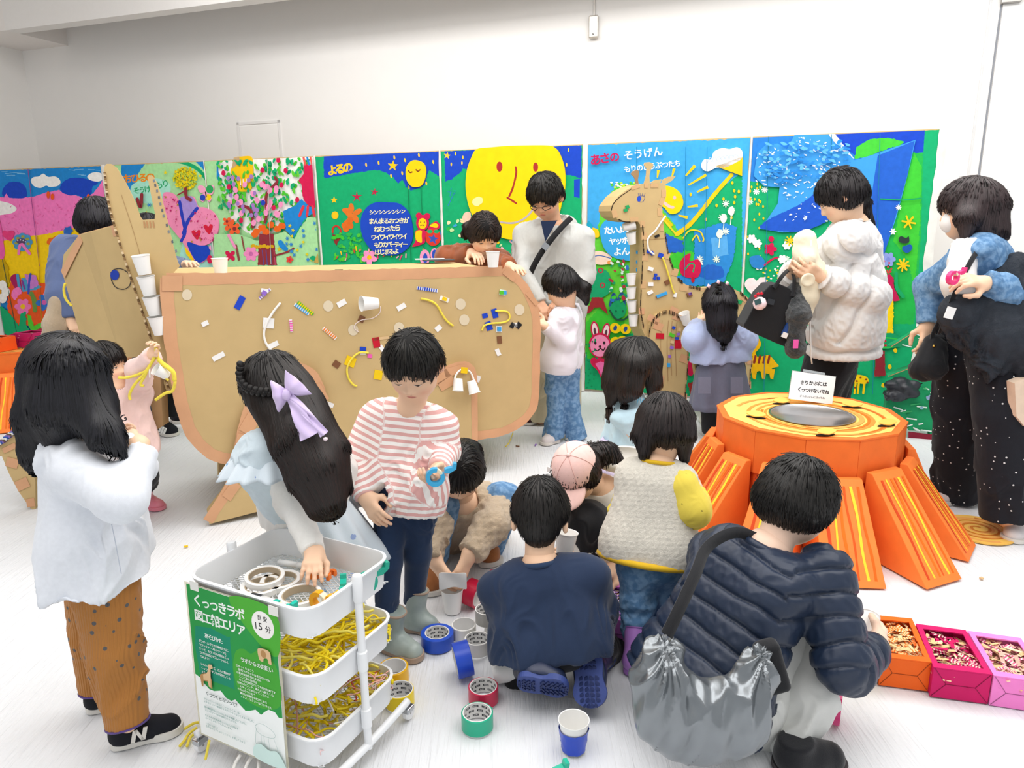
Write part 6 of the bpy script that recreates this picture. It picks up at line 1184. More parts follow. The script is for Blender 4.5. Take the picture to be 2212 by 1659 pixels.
def marker(u0, v0, u1, v1, z, label, cap):
    a, b = tp(u0, v0, z), tp(u1, v1, z); d = b - a; t = empty('marker_pen', (a + b) / 2, label, 'marker')
    MB().lathe([(0, 0), (.008, .001), (.0085, np.linalg.norm(d) * .7), (0, np.linalg.norm(d) * .7)], a, d, 20).build('barrel', mat('marker_white', '#f0f0ee', .3, var=0), t, smooth=True)
    MB().lathe([(0, np.linalg.norm(d) * .7), (.0092, np.linalg.norm(d) * .7), (.0085, np.linalg.norm(d)), (0, np.linalg.norm(d))], a, d, 20).build('cap', mat('cap_' + cap.strip('#'), cap, .3, var=0), t, smooth=True)
marker(.275, .062, .165, .062, z1 + .026, 'white marker pen with silver band lying across the tape rings', '#2b2d30'); marker(.19, .045, .30, .028, z1 + .010, 'thin black and white marker pen lying at the tray front', '#30343a'); marker(.07, .25, .16, .262, z1 + .012, 'white marker pen lying at the back left of the top tray', '#e6e4e0')
# ropes filling the middle and bottom trays
def ropepile(z, n, cols, label, seed, spill=.0, hmax=.09, r0=.0034):
    r = np.random.RandomState(seed); mb = MB()
    for i in range(n):
        u, v = r.uniform(.10, TW - .03), r.uniform(.03, TL - .03); a = r.normal(.5, .9); L = r.uniform(.10, .24); P = []
        zz = z + r.uniform(.01, hmax); cu = r.uniform(-9, 9)
        for k in range(9):
            P.append(tp(u, v, zz)); u += math.cos(a) * L / 8; v += math.sin(a) * L / 8; a += cu * L / 8; zz = max(z + .006, zz + r.uniform(-.012, .010))
            m_ = .012 if spill == 0 else -spill
            u = min(max(u, .015), TW - m_); v = min(max(v, m_), TL - .015)
        mb.tube(catmull(P, 3, False), r0 * r.uniform(.8, 1.3), 5, lin(cols[r.randint(len(cols))]), cap=False)
    o = mb.build('rope_pile', mat('rope_vcol', None, .7, vcol=True, kind='noise', scale=500, bump=.4, var=.08), None, smooth=True, vc=True); return tag(o, label, 'rope', kind='stuff')
ropepile(TZ[1], 120, ['#ffe838', '#fbe01c', '#fff070', '#f8da18'], 'heap of yellow paper ropes in the middle tray', 1, hmax=.075)
ropepile(TZ[2], 80, ['#ffe838', '#fbe01c', '#fff070'], 'heap of yellow paper ropes in the bottom tray', 2, .0, .07)
ropepile(TZ[2], 40, ['#f3f0ea', '#e8c8c8', '#d85a50', '#f4f2ec', '#f0b0a0'], 'white and red paper strings in the bottom tray', 3, .0, .12, .0017)
for i, L in enumerate(([(440, 1560), (420, 1562), (398, 1575)], [(425, 1572), (408, 1585), (398, 1600), (388, 1612)], [(428, 1580), (412, 1592), (404, 1612)])): rope('paper_rope', [G(x, y, .008) for x, y in L], .004, ROPEY, ['longest', 'middle', 'shortest'][i] + ' yellow rope end on the floor left of the trolley')
for i, L in enumerate(([(738, 1480, .16), (752, 1478, .15), (758, 1492, .12)], [(452, 1600, .1), (444, 1640, .04)])): rope('paper_rope', [G(x, y, z) for x, y, z in L], .0035, ROPEY, ['yellow rope end poking out beside the trolley pole', 'yellow rope end hanging below the poster'][i])
for i, L in enumerate(([(520, 1630), (508, 1650), (500, 1680)], [(545, 1632), (530, 1660), (528, 1690)], [(560, 1640), (556, 1690)], [(590, 1640), (600, 1690)])): rope('paper_rope', [G(x, y, .05 - .012 * j) for j, (x, y) in enumerate(L)], .0045, ROPEW, ['first', 'second', 'third', 'fourth'][i] + ' white rope from the left hanging under the poster', group='white ropes under the poster')
# ------------------------------------------------------------------ people: one continuous skin surface, clothes and hair as parts
SKINM = mat('skin', None, .5, vcol=True, var=.015, scale=300, spec=.3)
HAIRM = mat('hair', None, .42, vcol=True, var=.0, spec=.35); HAIRB = mat('hair_base', '#0c0a0a', .6, var=0, spec=.2)
def J(t): return D(*t) if not isinstance(t, np.ndarray) else t
def sampler(F, lo, h):
    def f(P):
        q = np.clip((P - lo) / h, 0, A_(F.shape) - 1.001); i = q.astype(int); t = q - i; out = 0
        for a in (0, 1):
            for b in (0, 1):
                for c in (0, 1): out = out + F[i[:, 0] + a, i[:, 1] + b, i[:, 2] + c] * (t[:, 0] if a else 1 - t[:, 0]) * (t[:, 1] if b else 1 - t[:, 1]) * (t[:, 2] if c else 1 - t[:, 2])
        return out
    return f
def strands(sd, h, n, steps, step, crown, col, m, parent, name='hair_strands', w=.0016, seed=0, flow=None, lift=.0015, free=1, splay=.0, tip=None):
    F, lo, h = sd.grid(h, 6); f = sampler(F, lo, h); V, Q = surfnets(F); V = lo + V * h; r = np.random.RandomState(seed)
    P = V[r.randint(len(V), size=n)] + r.normal(0, .002, (n, 3)); crown = A_(crown); e = h * .8; path = []; Ns = []; pd = None; alive = np.full(n, float(free))
    for s in range(steps + 1):
        g = np.stack([f(P + e * A_(a)) - f(P - e * A_(a)) for a in ((1, 0, 0), (0, 1, 0), (0, 0, 1))], 1); N = g / (np.linalg.norm(g, axis=1, keepdims=True) + 1e-9)
        d0 = f(P); near = np.abs(d0) < .02
        if s == 0: P = P - N * (d0 - lift * r.uniform(0, 1.6, n))[:, None]
        path.append(P.copy()); Ns.append(N)
        fr = P - crown; L = np.linalg.norm(fr, axis=1, keepdims=True); d = A_([0, 0, -1.]) + fr / (L + 1e-6) * np.clip(1.6 - L / .12, .0, 1.6) if flow is None else flow(P)
        d = d - N * np.where(near, (d * N).sum(1), 0)[:, None]; d = d / (np.linalg.norm(d, axis=1, keepdims=True) + 1e-9)
        if splay: d = d + r.normal(0, splay, d.shape)
        if pd is not None: d = .55 * d + .45 * pd
        d = d / (np.linalg.norm(d, axis=1, keepdims=True) + 1e-9); pd = d; P = P + d * step * (alive > 0)[:, None]
        d1 = f(P); g = np.stack([f(P + e * A_(a)) - f(P - e * A_(a)) for a in ((1, 0, 0), (0, 1, 0), (0, 0, 1))], 1); N = g / (np.linalg.norm(g, axis=1, keepdims=True) + 1e-9)
        alive = alive - (d1 > .006); mm = (np.abs(d1) < .015) & (alive > 0); P = P - N * np.where(mm, d1 - lift, 0)[:, None]
    path = A_(path); Ns = A_(Ns); VV = []; 
    t = np.gradient(path, axis=0); t /= np.linalg.norm(t, axis=2, keepdims=True) + 1e-9; b = np.cross(t, Ns); b /= np.linalg.norm(b, axis=2, keepdims=True) + 1e-9
    u = np.linspace(0, 1, steps + 1)[:, None, None]; ww = w * (1 - .85 * u ** 2) * r.uniform(.6, 1.5, (1, n, 1))
    A, C, B = path + b * ww, path + Ns * w * .7, path - b * ww
    S = steps + 1; VV = np.stack([A, C, B], 2)  # S,n,3,3
    VV = VV.transpose(1, 0, 2, 3).reshape(-1, 3); base = (np.arange(n) * S * 3)[:, None]; k = np.arange(steps)[None] * 3; q0 = (base + k).reshape(-1)
    Q = np.concatenate([np.stack([q0, q0 + 1, q0 + 4, q0 + 3], 1), np.stack([q0 + 1, q0 + 2, q0 + 5, q0 + 4], 1)])
    cc = A_(lin(col))[None] * r.uniform(.55, 1.9, (n, 1)); cc = np.repeat(cc, S * 3, 0)
    if tip is not None: uu = np.tile(np.repeat(np.linspace(0, 1, S), 3), n)[:, None]; cc = cc * (1 - uu ** 2) + A_(lin(tip)) * uu ** 2
    o = meshobj(name, VV, Q, m, parent, None, True, cc); o['kind'] = 'stuff'; return o
class Person:
    def __init__(s, base, label, tone='#efc6a6', cat='person', group=None):
        s.root = empty('person', base, label, cat, group); s.parts = []; s.tone = A_(lin(tone)); s.T = None
    def skin(s, V, Q, C=None): s.parts.append((V, Q, np.tile(s.tone, (len(V), 1)) if C is None else C))
    def done(s):
        k = 0; Vs, Qs, Cs = [], [], []
        for V, Q, C in s.parts: Vs.append(V); Qs.append(Q + k); Cs.append(C); k += len(V)
        return meshobj('body', np.concatenate(Vs), np.concatenate(Qs), SKINM, s.root, None, True, np.concatenate(Cs))
    def head(s, c, f, hh, neck, up=(0, 0, 1), rn=.2, face=True, h=None, ears=True, wide=1.0):
        c = J(c); R = frame(f, up); s.hc, s.R, s.hh = c, R, hh; L = lambda x, y, z: c + R @ (A_([x, y, z]) * hh); s.L = L; N = J(neck); s.N = N
        sd = SD(); E = lambda p, r, k=.02, op='u': sd.ell(L(*p), A_(r) * hh, R, k, op)
        E((0, -.06, .12), (.335 * wide, .40, .37)); E((0, .08, -.14), (.27 * wide, .29, .31), .05); E((0, .17, -.34), (.13, .14, .13), .05); E((.14, .17, -.17), (.13, .13, .14), .04); E((-.14, .17, -.17), (.13, .13, .14), .04)
        sd.cap(L(0, -.10, -.22), N, hh * rn, hh * rn * 1.08, .03)
        if face:
            sd.cap(L(0, .355, .02), L(0, .40, -.10), hh * .028, hh * .042, .015); E((.045, .36, -.115), (.035, .04, .028), .01); E((-.045, .36, -.115), (.035, .04, .028), .01)
            for q in (-1, 1): E((q * .145, .40, .01), (.075, .05, .045), .03, 's'); E((q * .145, .315, .005), (.062, .045, .034), .008)
            E((0, .335, -.215), (.075, .045, .020), .012); E((0, .325, -.25), (.06, .045, .022), .012)
        if ears:
            for q in (-1, 1): E((q * .375 * wide, -.03, -.05), (.055, .062, .115), .012); E((q * .43 * wide, .02, -.04), (.035, .035, .07), .008, 's')
        V, Q = sd.mesh(h or (.003 if face else .006), 1); C = np.tile(s.tone, (len(V), 1)); l = (V - c) @ R / hh
        def blend(m, col): return C * (1 - m[:, None]) + A_(lin(col)) * m[:, None]
        if face:
            fr = l[:, 1] > .2; ell = lambda x, z, rx, rz, sf=.35: np.clip((1 - np.sqrt(((np.abs(l[:, 0]) - x) / rx) ** 2 + ((l[:, 2] - z) / rz) ** 2)) / sf, 0, 1) * fr
            C = blend(.35 * ell(.2, -.16, .12, .1, 1), '#e58f7c'); C = blend(.85 * ell(0, -.23, .085, .038), '#c9766c'); C = blend(.5 * ell(0, -.232, .08, .008, .3), '#7c3c38')
            C = blend(.8 * ell(.145, .125 + .0, .085, .018), '#2a201c'); C = blend(ell(.145, -.005, .068, .015), '#efe9e4'); C = blend(ell(.145, -.005, .030, .020), '#1c1412'); C = blend(ell(.145, .012, .075, .010), '#1c1412'); C = blend(.6 * ell(.03, -.14, .016, .010), '#7c4038')
        C = blend(.25 * np.clip((np.abs(l[:, 0]) - .32) / .05, 0, 1) * (np.abs(l[:, 2]) < .15), '#e07860'); s.skin(V, Q, C); return s
    def bones(s, segs, h=.011):
        sd = SD()
        for a, b, ra, rb in segs: sd.cap(J(a), J(b), ra, rb, .02)
        V, Q = sd.mesh(h, 1); s.skin(V, Q)
    def hand(s, w, d, n, L, side=1, curl=.5, spread=.10, thumb=.6, fore=None, pinch=False):
        """w wrist, d towards the fingers, n the way the palm faces, L hand length, side +1: thumb on cross(d,n)"""
        w = J(w); d = nrm(d); n = nrm(A_(n) - d * (A_(n) @ d)); x = np.cross(d, n) * side; sd = SD(); P = lambda a, b, c: w + (d * a + x * b + n * c) * L
        for b in (-.13, 0, .13): sd.cap(P(.06, b * .7, 0), P(.46, b, .0), L * .085, L * .08, .015)
        if fore is not None: sd.cap(J(fore), w, L * .20, L * .145, .02); sd.cap(w, P(.12, 0, 0), L * .145, L * .12, .02)
        for i, (b, ln) in enumerate(((.165, .40), (.06, .46), (-.05, .43), (-.155, .33))):
            p = P(.48 - .02 * abs(i - 1), b, 0); a = curl * (.55 + .12 * i) if not (pinch and i == 0) else curl * .75; sp = spread * (1.5 - i) / 1.5; r = L * (.056 if i < 3 else .048)
            for q, fr_ in enumerate((.45, .3, .25)):
                dd = nrm(d * math.cos(a) + n * math.sin(a) + x * sp); p2 = p + dd * ln * L * fr_; sd.cap(p, p2, r * (1 - .1 * q), r * (1 - .1 * (q + 1)), .006 if q == 0 else .004); p = p2; a += curl * (.9 if q == 0 else .6)
        p = P(.12, .14, .04); dd = nrm(d * .65 + x * (1.1 - thumb * .6) + n * (.35 + thumb * .5)); p2 = p + dd * L * .24; sd.cap(p, p2, L * .085, L * .066, .02)
        dd = nrm(d * 1.0 + x * (.35 - thumb * .5) + n * (.1 + thumb * .5)); p3 = p2 + dd * L * .17; sd.cap(p2, p3, L * .064, L * .056, .008); dd = nrm(d * 1.1 + n * .3 * thumb - x * .1); sd.cap(p3, p3 + dd * L * .13, L * .056, L * .046, .006)
        V, Q = sd.mesh(L * .019, 1); C = np.tile(s.tone, (len(V), 1)); t = np.clip(((V - w) @ d) / L - .5, 0, .5)[:, None]; C = C * (1 - t * .35) + A_(lin('#d98a74')) * t * .35; s.skin(V, Q, C); return P
    def part(s, name, sd, h, m, wr=None, cols=None, sm=1, post=None, label=None, parent=None):
        V, Q = sd.mesh(h, sm)
        if post: V = post(V, Q)
        if wr: V = wrinkle(V, Q, *wr)
        o = meshobj(name, V, Q, m, parent or s.root, None, True, cols(V) if cols else None); return tag(o, label)
    def torso(s, N, Pv, faz, sw, hw, rc, rh, ext=0., flare=1., k=.05):
        """torso volume from neck base N to pelvis Pv; faz: azimuth the chest faces"""
        N, Pv = J(N), J(Pv); a = nrm(Pv - N); f = az(faz); r = nrm(np.cross(f, UPZ)) if abs(a[2]) > .3 else nrm(np.cross(f, UPZ)); r = nrm(r - a * (r @ a)); s.r, s.a = r, a; s.NB, s.PV = N, Pv
        H = Pv + a * ext; s.HM = H; sd = SD(); s.sw = sw
        for q in (-1, 1): sd.cap(N + a * (rc * .75) + r * q * (sw - rc * .85), Pv + r * q * hw * .6, rc, rh, k); sd.cap(Pv + r * q * hw * .6, H + r * q * hw * .6 * flare, rh, rh * flare, k)
        sd.cap(N + a * .035 - r * sw * .72, N + a * .035 + r * sw * .72, rc * .55, rc * .55, .05)
        sd.cap(N - a * .0, N + a * .05, rc * .55, rc * .7, .04); sd.cut(H, a, .5); return sd
    def sleeve(s, sd, q, el, wr_, rs=(.05, .042, .034), k=.03, cuff=True, sh=None):
        sh = s.NB + s.a * .05 + s.r * q * s.sw if sh is None else J(sh); el, w = J(el), J(wr_); sd.cap(sh, el, rs[0], rs[1], k); sd.cap(el, w, rs[1], rs[2], k * .8); sd.cut(w, w - el, rs[2] * 2.2); return sh, el, w
    def neckhole(s, sd, R_): a = s.a; sd.cap(s.NB + a * .01, s.NB - a * .15, R_, R_ * 1.3, .006, 's'); return sd
    def collar(s, R_, r_, m, name='collar', tilt=None, z=.012):
        a = -s.a if tilt is None else nrm(tilt); x = nrm(np.cross(a, (0, 1, .1))); y = np.cross(a, x); c = s.NB + a * z
        P = [c + R_ * (x * math.cos(t) + y * math.sin(t)) for t in np.linspace(0, 2 * math.pi, 33)]; return MB().tube(P, r_, 8, cap=False).build(name, m, s.root, smooth=True)
    def shoe(s, heel, toe, m, sole, w=.036, hi=.07, shaft=None, top=None, label=None, name='shoe', up=(0, 0, 1), solh=.018, h=.0042, leg=None, rim=None):
        heel, toe = A_(heel), A_(toe); d = nrm(toe - heel); up = nrm(A_(up, float) - d * (A_(up, float) @ d)); L = np.linalg.norm(toe - heel); x = np.cross(d, up); sd = SD(); Pp = lambda a, b, c: heel + d * a + x * b + up * c
        sd.cap(Pp(w, 0, w * .85), Pp(L * .5, 0, w * .75), w * .95, w * .92, .02); sd.cap(Pp(L * .5, 0, w * .7), Pp(L - w * 1.05, 0, w * .55), w * .95, w * .9, .02)
        a0 = Pp(w * 1.1, 0, hi * .5); tp_ = (Pp(w * 1.1, 0, hi) if leg is None else J(leg)) if shaft is None else J(shaft)
        sd.cap(a0, tp_, w * .92, w * (.95 if shaft is None else rim or 1.15), .025); dd = nrm(tp_ - a0); sd.cut(tp_, dd, w * 3); sd.cut(Pp(L / 2, 0, solh * .7), -up, L)
        o = s.part(name, sd, h, m, parent=s.root, label=label)
        n_ = 12; ol = [(0, 0), (.01, w * .75), (.25 * L, w * .95), (.5 * L, w * .88), (.75 * L, w * 1.08), (.93 * L, w * .75), (L, 0)]; ol = ol + [(a, -b) for a, b in ol[-2:0:-1]]; P = catmull([Pp(a, b, .0005) for a, b in ol], 4)
        so = bevel(MB().prism(P, up * solh).build('sole', sole, o), .003)
        if shaft is not None:
            y = np.cross(dd, x); x2 = np.cross(y, dd); Rr = w * (rim or 1.15) ; MB().tube([tp_ + Rr * (x2 * math.cos(t) + y * math.sin(t)) - dd * .004 for t in np.linspace(0, 2 * math.pi, 29)], .0042, 6, cap=False).build('rim', sole if top is None else top, o, smooth=True)
        return o
    def hairdo(s, extra=(), col='#1b1716', n=700, steps=8, step=None, crown=(0, -.25, .46), pad=.035, fringe=.16, low=-.36, wide=1.0, face=True, h=.006, name='hair', w=.0016, seed=0, flow=None, splay=.05, sub=(), tip=None, lift=.0015, deep=.0, short=0, free=1):
        hh, L, R = s.hh, s.L, s.R; sd = SD()
        sd.ell(L(0, -.06, .12), A_([(.335 + pad) * wide, .40 + pad, .37 + pad]) * hh, R, .01)
        sd.ell(L(0, -.17, -.10), A_([(.30 + pad) * wide, .27 + pad, .30]) * hh, R, .04)
        for q in (-1, 1): sd.ell(L(q * .27 * wide, -.02, .02), A_([.085 + pad, .20, .24]) * hh, R, .03)
        if face: sd.ell(L(0, .52 + deep, fringe - .44), A_([.31 * wide, .38, .46]) * hh, R, .02, 's'); sd.ell(L(0, .56, fringe - .2), A_([.30 * wide, .38, .2]) * hh, R, .02, 's')
        if short:
            sd.ell(L(0, -.24, -.28), A_([.20, .16, .20]) * hh, R, .03)
            for q in (-1, 1): sd.ell(L(q * .42, .06, -.20), A_([.17, .20, .24]) * hh, R, .015, 's')
        sd.cut(L(0, 0, low), -R[:, 2], hh * .8)
        for e in extra:
            if e[0] == 'e': sd.ell(J(e[1]), e[2], R if len(e) < 5 else e[4], e[3] if len(e) > 3 else .03)
            else: sd.chain([J(p) for p in e[1]], e[2], e[3] if len(e) > 3 else .03)
        for a, b, r in sub: sd.cap(J(a), J(b), r, r, .01, 's')
        o = s.part(name, sd, h, HAIRB); strands(sd, h * 1.2, n, steps, step or hh * .09, L(*crown), col, HAIRM, o, w=w, seed=seed, flow=flow, splay=splay, tip=tip, lift=lift, free=free); s.hsd = sd; return o
def quilt(lines, pitch, amp, ph=0, sharp=.5):
    def f(V, Q):
        u, wch, _ = skel_u(V, [[J(p) for p in l] for l in lines]); N = vnormals(V, Q); pu = u + .006 * wav(V, 5, 3, 2)
        k = np.abs(np.sin((pu + ph) / pitch * math.pi)) ** sharp; V2 = V + N * ((k - .75) * amp * .7 - amp * .9 * np.exp(-(np.abs(np.sin((pu + ph) / pitch * math.pi)) / .3) ** 2))[:, None]; N2 = N
        return V2 + N2 * (.14 * amp * (1 - 2 * np.abs(wav(V * A_([1, 1, .6]), 26, 9, 2))) * k)[:, None]
    return f
FAB = lambda nm, c, **k: mat(nm, c, k.pop('rough', .85), kind=k.pop('kind', 'noise'), scale=k.pop('scale', 500), bump=k.pop('bump', .25), var=k.pop('var', .03), sheen=k.pop('sheen', .15), **k)
DENIM = mat('denim_blue', '#577fa8', .85, kind='noise', scale=700, bump=.3, color2='#7a9ec2', var=.1); DENIM.node_tree.nodes['Noise Texture'].inputs['Scale'].default_value = 45
BLACKC = FAB('black_cloth', '#17181c'); NAVYC = FAB('navy_cloth', '#1c2c4c'); WHSOLE = mat('white_sole', '#dedbd4', .6, var=.05)
def prints(name, base, cols, scale, thr=.16, kind='noise', rough=.85, shape='F1', rnd=.9, bumpscale=500, feature=None):
    """cloth with a small scattered print: voronoi spots in object space"""
    m = mat(name, base, rough, kind=kind, scale=bumpscale, bump=.25, var=0, sheen=.1); nt = m.node_tree; N = nt.nodes; L = nt.links; b = N['Principled BSDF']; tc = N.new('ShaderNodeTexCoord')
    v = N.new('ShaderNodeTexVoronoi'); v.inputs['Scale'].default_value = scale; v.inputs['Randomness'].default_value = rnd; L.new(tc.outputs['Object'], v.inputs['Vector'])
    src = v.outputs['Distance']
    if feature:
        nz = N.new('ShaderNodeTexNoise'); nz.inputs['Scale'].default_value = scale * 3; nz.inputs['Detail'].default_value = 2; L.new(tc.outputs['Object'], nz.inputs['Vector']); ad = N.new('ShaderNodeMath'); ad.operation = 'MULTIPLY_ADD'; L.new(nz.outputs['Fac'], ad.inputs[0]); ad.inputs[1].default_value = feature; L.new(src, ad.inputs[2]); src = ad.outputs[0]; thr = thr + feature * .5
    lt = N.new('ShaderNodeMath'); lt.operation = 'LESS_THAN'; L.new(src, lt.inputs[0]); lt.inputs[1].default_value = thr
    mx = N.new('ShaderNodeMix'); mx.data_type = 'RGBA'; L.new(lt.outputs[0], mx.inputs[0]); mx.inputs[6].default_value = (*lin(base), 1)
    if len(cols) > 1:
        cr = N.new('ShaderNodeValToRGB'); cr.color_ramp.interpolation = 'CONSTANT'; sp = N.new('ShaderNodeSeparateColor'); L.new(v.outputs['Color'], sp.inputs[0]); L.new(sp.outputs[0], cr.inputs[0])
        cr.color_ramp.elements[0].color = (*lin(cols[0]), 1); cr.color_ramp.elements[1].position = .5; cr.color_ramp.elements[1].color = (*lin(cols[1]), 1); L.new(cr.outputs[0], mx.inputs[7])
    else: mx.inputs[7].default_value = (*lin(cols[0]), 1)
    L.new(mx.outputs[2], b.inputs['Base Color']); return m
# ===== boy in the striped top
p = Person(G(850, 1400), 'boy in a pink and white striped top and grey rubber boots looking down')
p.head((893, 790, 2.15), az(192, 42), .212, (888, 880, 2.20), h=.0028, wide=1.05)
p.hairdo(col='#16130f', n=1100, steps=7, w=.0015, pad=.045, fringe=.20, low=-.45, crown=(0, -.1, .5), wide=1.04, seed=1, short=1, splay=.10)
sd = p.torso((885, 880, 2.23), (872, 1040, 2.20), 190, .118, .085, .072, .088, .09, 1.02)
SHL = p.sleeve(sd, -1 if p.r[0] > 0 else 1, (762, 1000, 2.21), (788, 1072, 2.12), (.052, .044, .036)); SHR = p.sleeve(sd, 1 if p.r[0] > 0 else -1, (962, 975, 2.2), (948, 1012, 2.08), (.050, .044, .036))
p.neckhole(sd, .043)
STR = mat('striped_cotton', '#f7f3ef', .85, kind='noise', scale=500, bump=.2, var=0); nt = STR.node_tree; at = nt.nodes.new('ShaderNodeAttribute'); at.attribute_name = 'Col'
sx = nt.nodes.new('ShaderNodeSeparateColor'); nt.links.new(at.outputs['Color'], sx.inputs[0]); fr_ = nt.nodes.new('ShaderNodeMath'); fr_.operation = 'FRACT'; mu = nt.nodes.new('ShaderNodeMath'); mu.operation = 'MULTIPLY'; mu.inputs[1].default_value = 1 / .0225
nt.links.new(sx.outputs[0], mu.inputs[0]); nt.links.new(mu.outputs[0], fr_.inputs[0]); gt = nt.nodes.new('ShaderNodeMath'); gt.operation = 'GREATER_THAN'; gt.inputs[1].default_value = .52; nt.links.new(fr_.outputs[0], gt.inputs[0])
mx = nt.nodes.new('ShaderNodeMix'); mx.data_type = 'RGBA'; nt.links.new(gt.outputs[0], mx.inputs[0]); mx.inputs[6].default_value = (*lin('#f8f4f0'), 1); mx.inputs[7].default_value = (*lin('#e3aeaa'), 1); nt.links.new(mx.outputs[2], nt.nodes['Principled BSDF'].inputs['Base Color'])
def ucol(lines):
    def f(V): u, _, _ = skel_u(V, [[J(q) for q in l] for l in lines]); c = np.zeros((len(V), 3)); c[:, 0] = u + .3; return c
    return f
p.part('striped_top', sd, .005, STR, (.0045, 7, (.2, 0, 1), .4, 2), cols=ucol([[p.NB, p.HM], list(SHL), list(SHR)]))
PINKR = FAB('pink_rib', '#eab9b3', kind='rib', scale=900); p.collar(.046, .008, PINKR)
for (sh, e, w) in (SHL, SHR): MB().lathe([(.033, -.028), (.036, -.026), (.033, .002), (.026, .004)], w, nrm(w - e), 24).build('cuff', PINKR, p.root, smooth=True)
p.hand((789, 1073, 2.12), nrm(J((812, 1112, 2.08)) - J((789, 1073, 2.12))), nrm([.3, .9, 0]), .135, 1, .35, fore=SHL[1]); p.hand((947, 1013, 2.08), nrm(J((930, 1034, 2.02)) - J((948, 1012, 2.08))), nrm([-.3, .2, .9]), .13, -1, .85, fore=SHR[1])
ds = dispenser(J((940, 1030, 1.99)), 10, '#2aa6d8', 'light blue tape dispenser held by the boy in the striped top', lay=False, s=1.1)
sd = SD(); K = .03
for hp, kn, an in (((843, 1080, 2.2), (838, 1215, 2.16), (836, 1345, 2.13)), ((907, 1078, 2.22), (902, 1195, 2.24), (895, 1295, 2.28))): sd.cap(J(hp), J(kn), .062, .046, K); sd.cap(J(kn), J(an), .046, .036, .02)
sd.ell(p.PV + A_([0, 0, -.03]), (.10, .08, .07), k=.03); p.part('trousers', sd, .0055, FAB('navy_leggings', '#1f3352', bump=.15), (.003, 9, (0, 0, 1), .5, 4))
RUB = mat('rubber_grey', '#8f9c98', .35, kind='noise', scale=12, bump=.05, color2='#a3afa9', spec=.5); RUBS = mat('rubber_sole_grey', '#a58f7d', .5, var=.08)
bt = p.shoe(G(825, 1393), G(912, 1428), RUB, RUBS, w=.038, shaft=(853, 1318, 2.13), rim=1.0, label='grey rubber boot with a worn sticker'); p.shoe(G(872, 1352), G(950, 1366), RUB, RUBS, w=.038, shaft=(903, 1272, 2.27), rim=1.0)
mb = MB(); q0 = J((836, 1358, 2.085)); mb.prism([q0 + A_([a, .0, b]) for a, b in ((-.015, -.008), (.012, -.014), (.017, .0), (.004, .012), (-.014, .010))], (0, -.006, 0)); mb.build('boot_sticker', mat('sticker_worn', '#d9cdb8', .6, var=.2), bt)
p.bones([(p.NB, p.PV, .05, .05), (p.NB + p.r * .1 + p.a * .05, (962, 975, 2.2), .022, .02), (p.NB - p.r * .1 + p.a * .05, (762, 1000, 2.21), .022, .02), ((843, 1080, 2.2), (836, 1345, 2.13), .03, .02), ((907, 1078, 2.22), (895, 1295, 2.28), .03, .02)]); p.done()
# ===== kneeling boy in the navy sweatshirt
p = Person(G(1185, 1440), 'boy kneeling with his back to the camera in navy sweatshirt and navy boots')
p.head((1168, 1102, 2.05), az(8, 16), .205, (1166, 1205, 2.0), face=False, h=.004, rn=.21, wide=1.0); p.hairdo(col='#171412', n=1500, steps=7, w=.0014, pad=.045, low=-.62, crown=(-.02, -.18, .48), seed=3, fringe=.12, short=1, splay=.08, sub=[(p.L(q * .46, -.13, -.22), p.L(q * .46, -.3, -.22), .026) for q in (-1, 1)])
sd = SD()
for q in (-1, 1): sd.ell(p.L(q * .385, -.12, -.20), A_([.05, .07, .115]) * p.hh, p.R); sd.ell(p.L(q * .42, -.09, -.20), A_([.03, .05, .06]) * p.hh, p.R, .005, 's')
p.skin(*sd.mesh(.003))
sd = p.torso((1168, 1222, 1.99), (1190, 1380, 1.93), 5, .145, .12, .088, .112, .040, 1.04)
A1 = p.sleeve(sd, -1, (1092, 1320, 2.06), (1150, 1290, 2.2), (.062, .058, .045)); A2 = p.sleeve(sd, 1, (1292, 1320, 2.02), (1240, 1222, 2.2), (.064, .058, .04)); p.neckhole(sd, .052)
p.part('sweatshirt', sd, .0055, FAB('navy_sweat', '#20304c', scale=700, bump=.15), (.006, 5, (.3, 0, 1), .5, 5)); p.collar(.058, .0085, FAB('navy_rib', '#243856', kind='rib', scale=900))
p.collar(.050, .006, FAB('white_tee', '#efefef'), 'undershirt_collar', z=.014)
sd = SD(); 
for q, kn, an in ((-1, (1135, 1420, 2.2), (1120, 1462, 1.96)), (1, (1320, 1400, 2.2), (1296, 1420, 2.0))): sd.chain([p.PV + p.r * q * .06 + A_([0, 0, .0]), J(kn), J(an)], [.075, .06, .045], .03)
sd.ell(p.PV + A_([0, -.01, -.01]), (.135, .11, .07), k=.03); p.part('trousers', sd, .0065, BLACKC, (.004, 7, (0, 1, 0), .5, 6))
NB_ = mat('rubber_navy', '#222c48', .4, var=.06, spec=.5); NS_ = mat('rubber_sole_navy', '#3a4a86', .5, var=.08, kind='noise', scale=200, bump=.3)
def solepad(par, heel, toe, up, w):
    """tread blocks on an upturned sole"""
    d = nrm(toe - heel); L = np.linalg.norm(toe - heel); x = nrm(np.cross(d, up)); mb = MB()
    for k in range(11):
        a = .05 + .9 * k / 10
        if .36 < a < .5: continue
        ww = w * (.62 if a < .36 else .80) * (1 - (.35 if k in (0, 10) else 0))
        for s_ in (-1, 1):
            for j in range(2): c = heel + d * L * (a + .0) + x * s_ * ww * (.27 + .45 * j) - up * .002; rr = rotm(up, 32 * s_); R = np.stack([rr @ x, rr @ d, up], 1); mb.box(c, (ww * .23, L * .020, .002), R)
    return mb.build('tread', mat('rubber_tread', '#27335f', .6, var=.05), par)
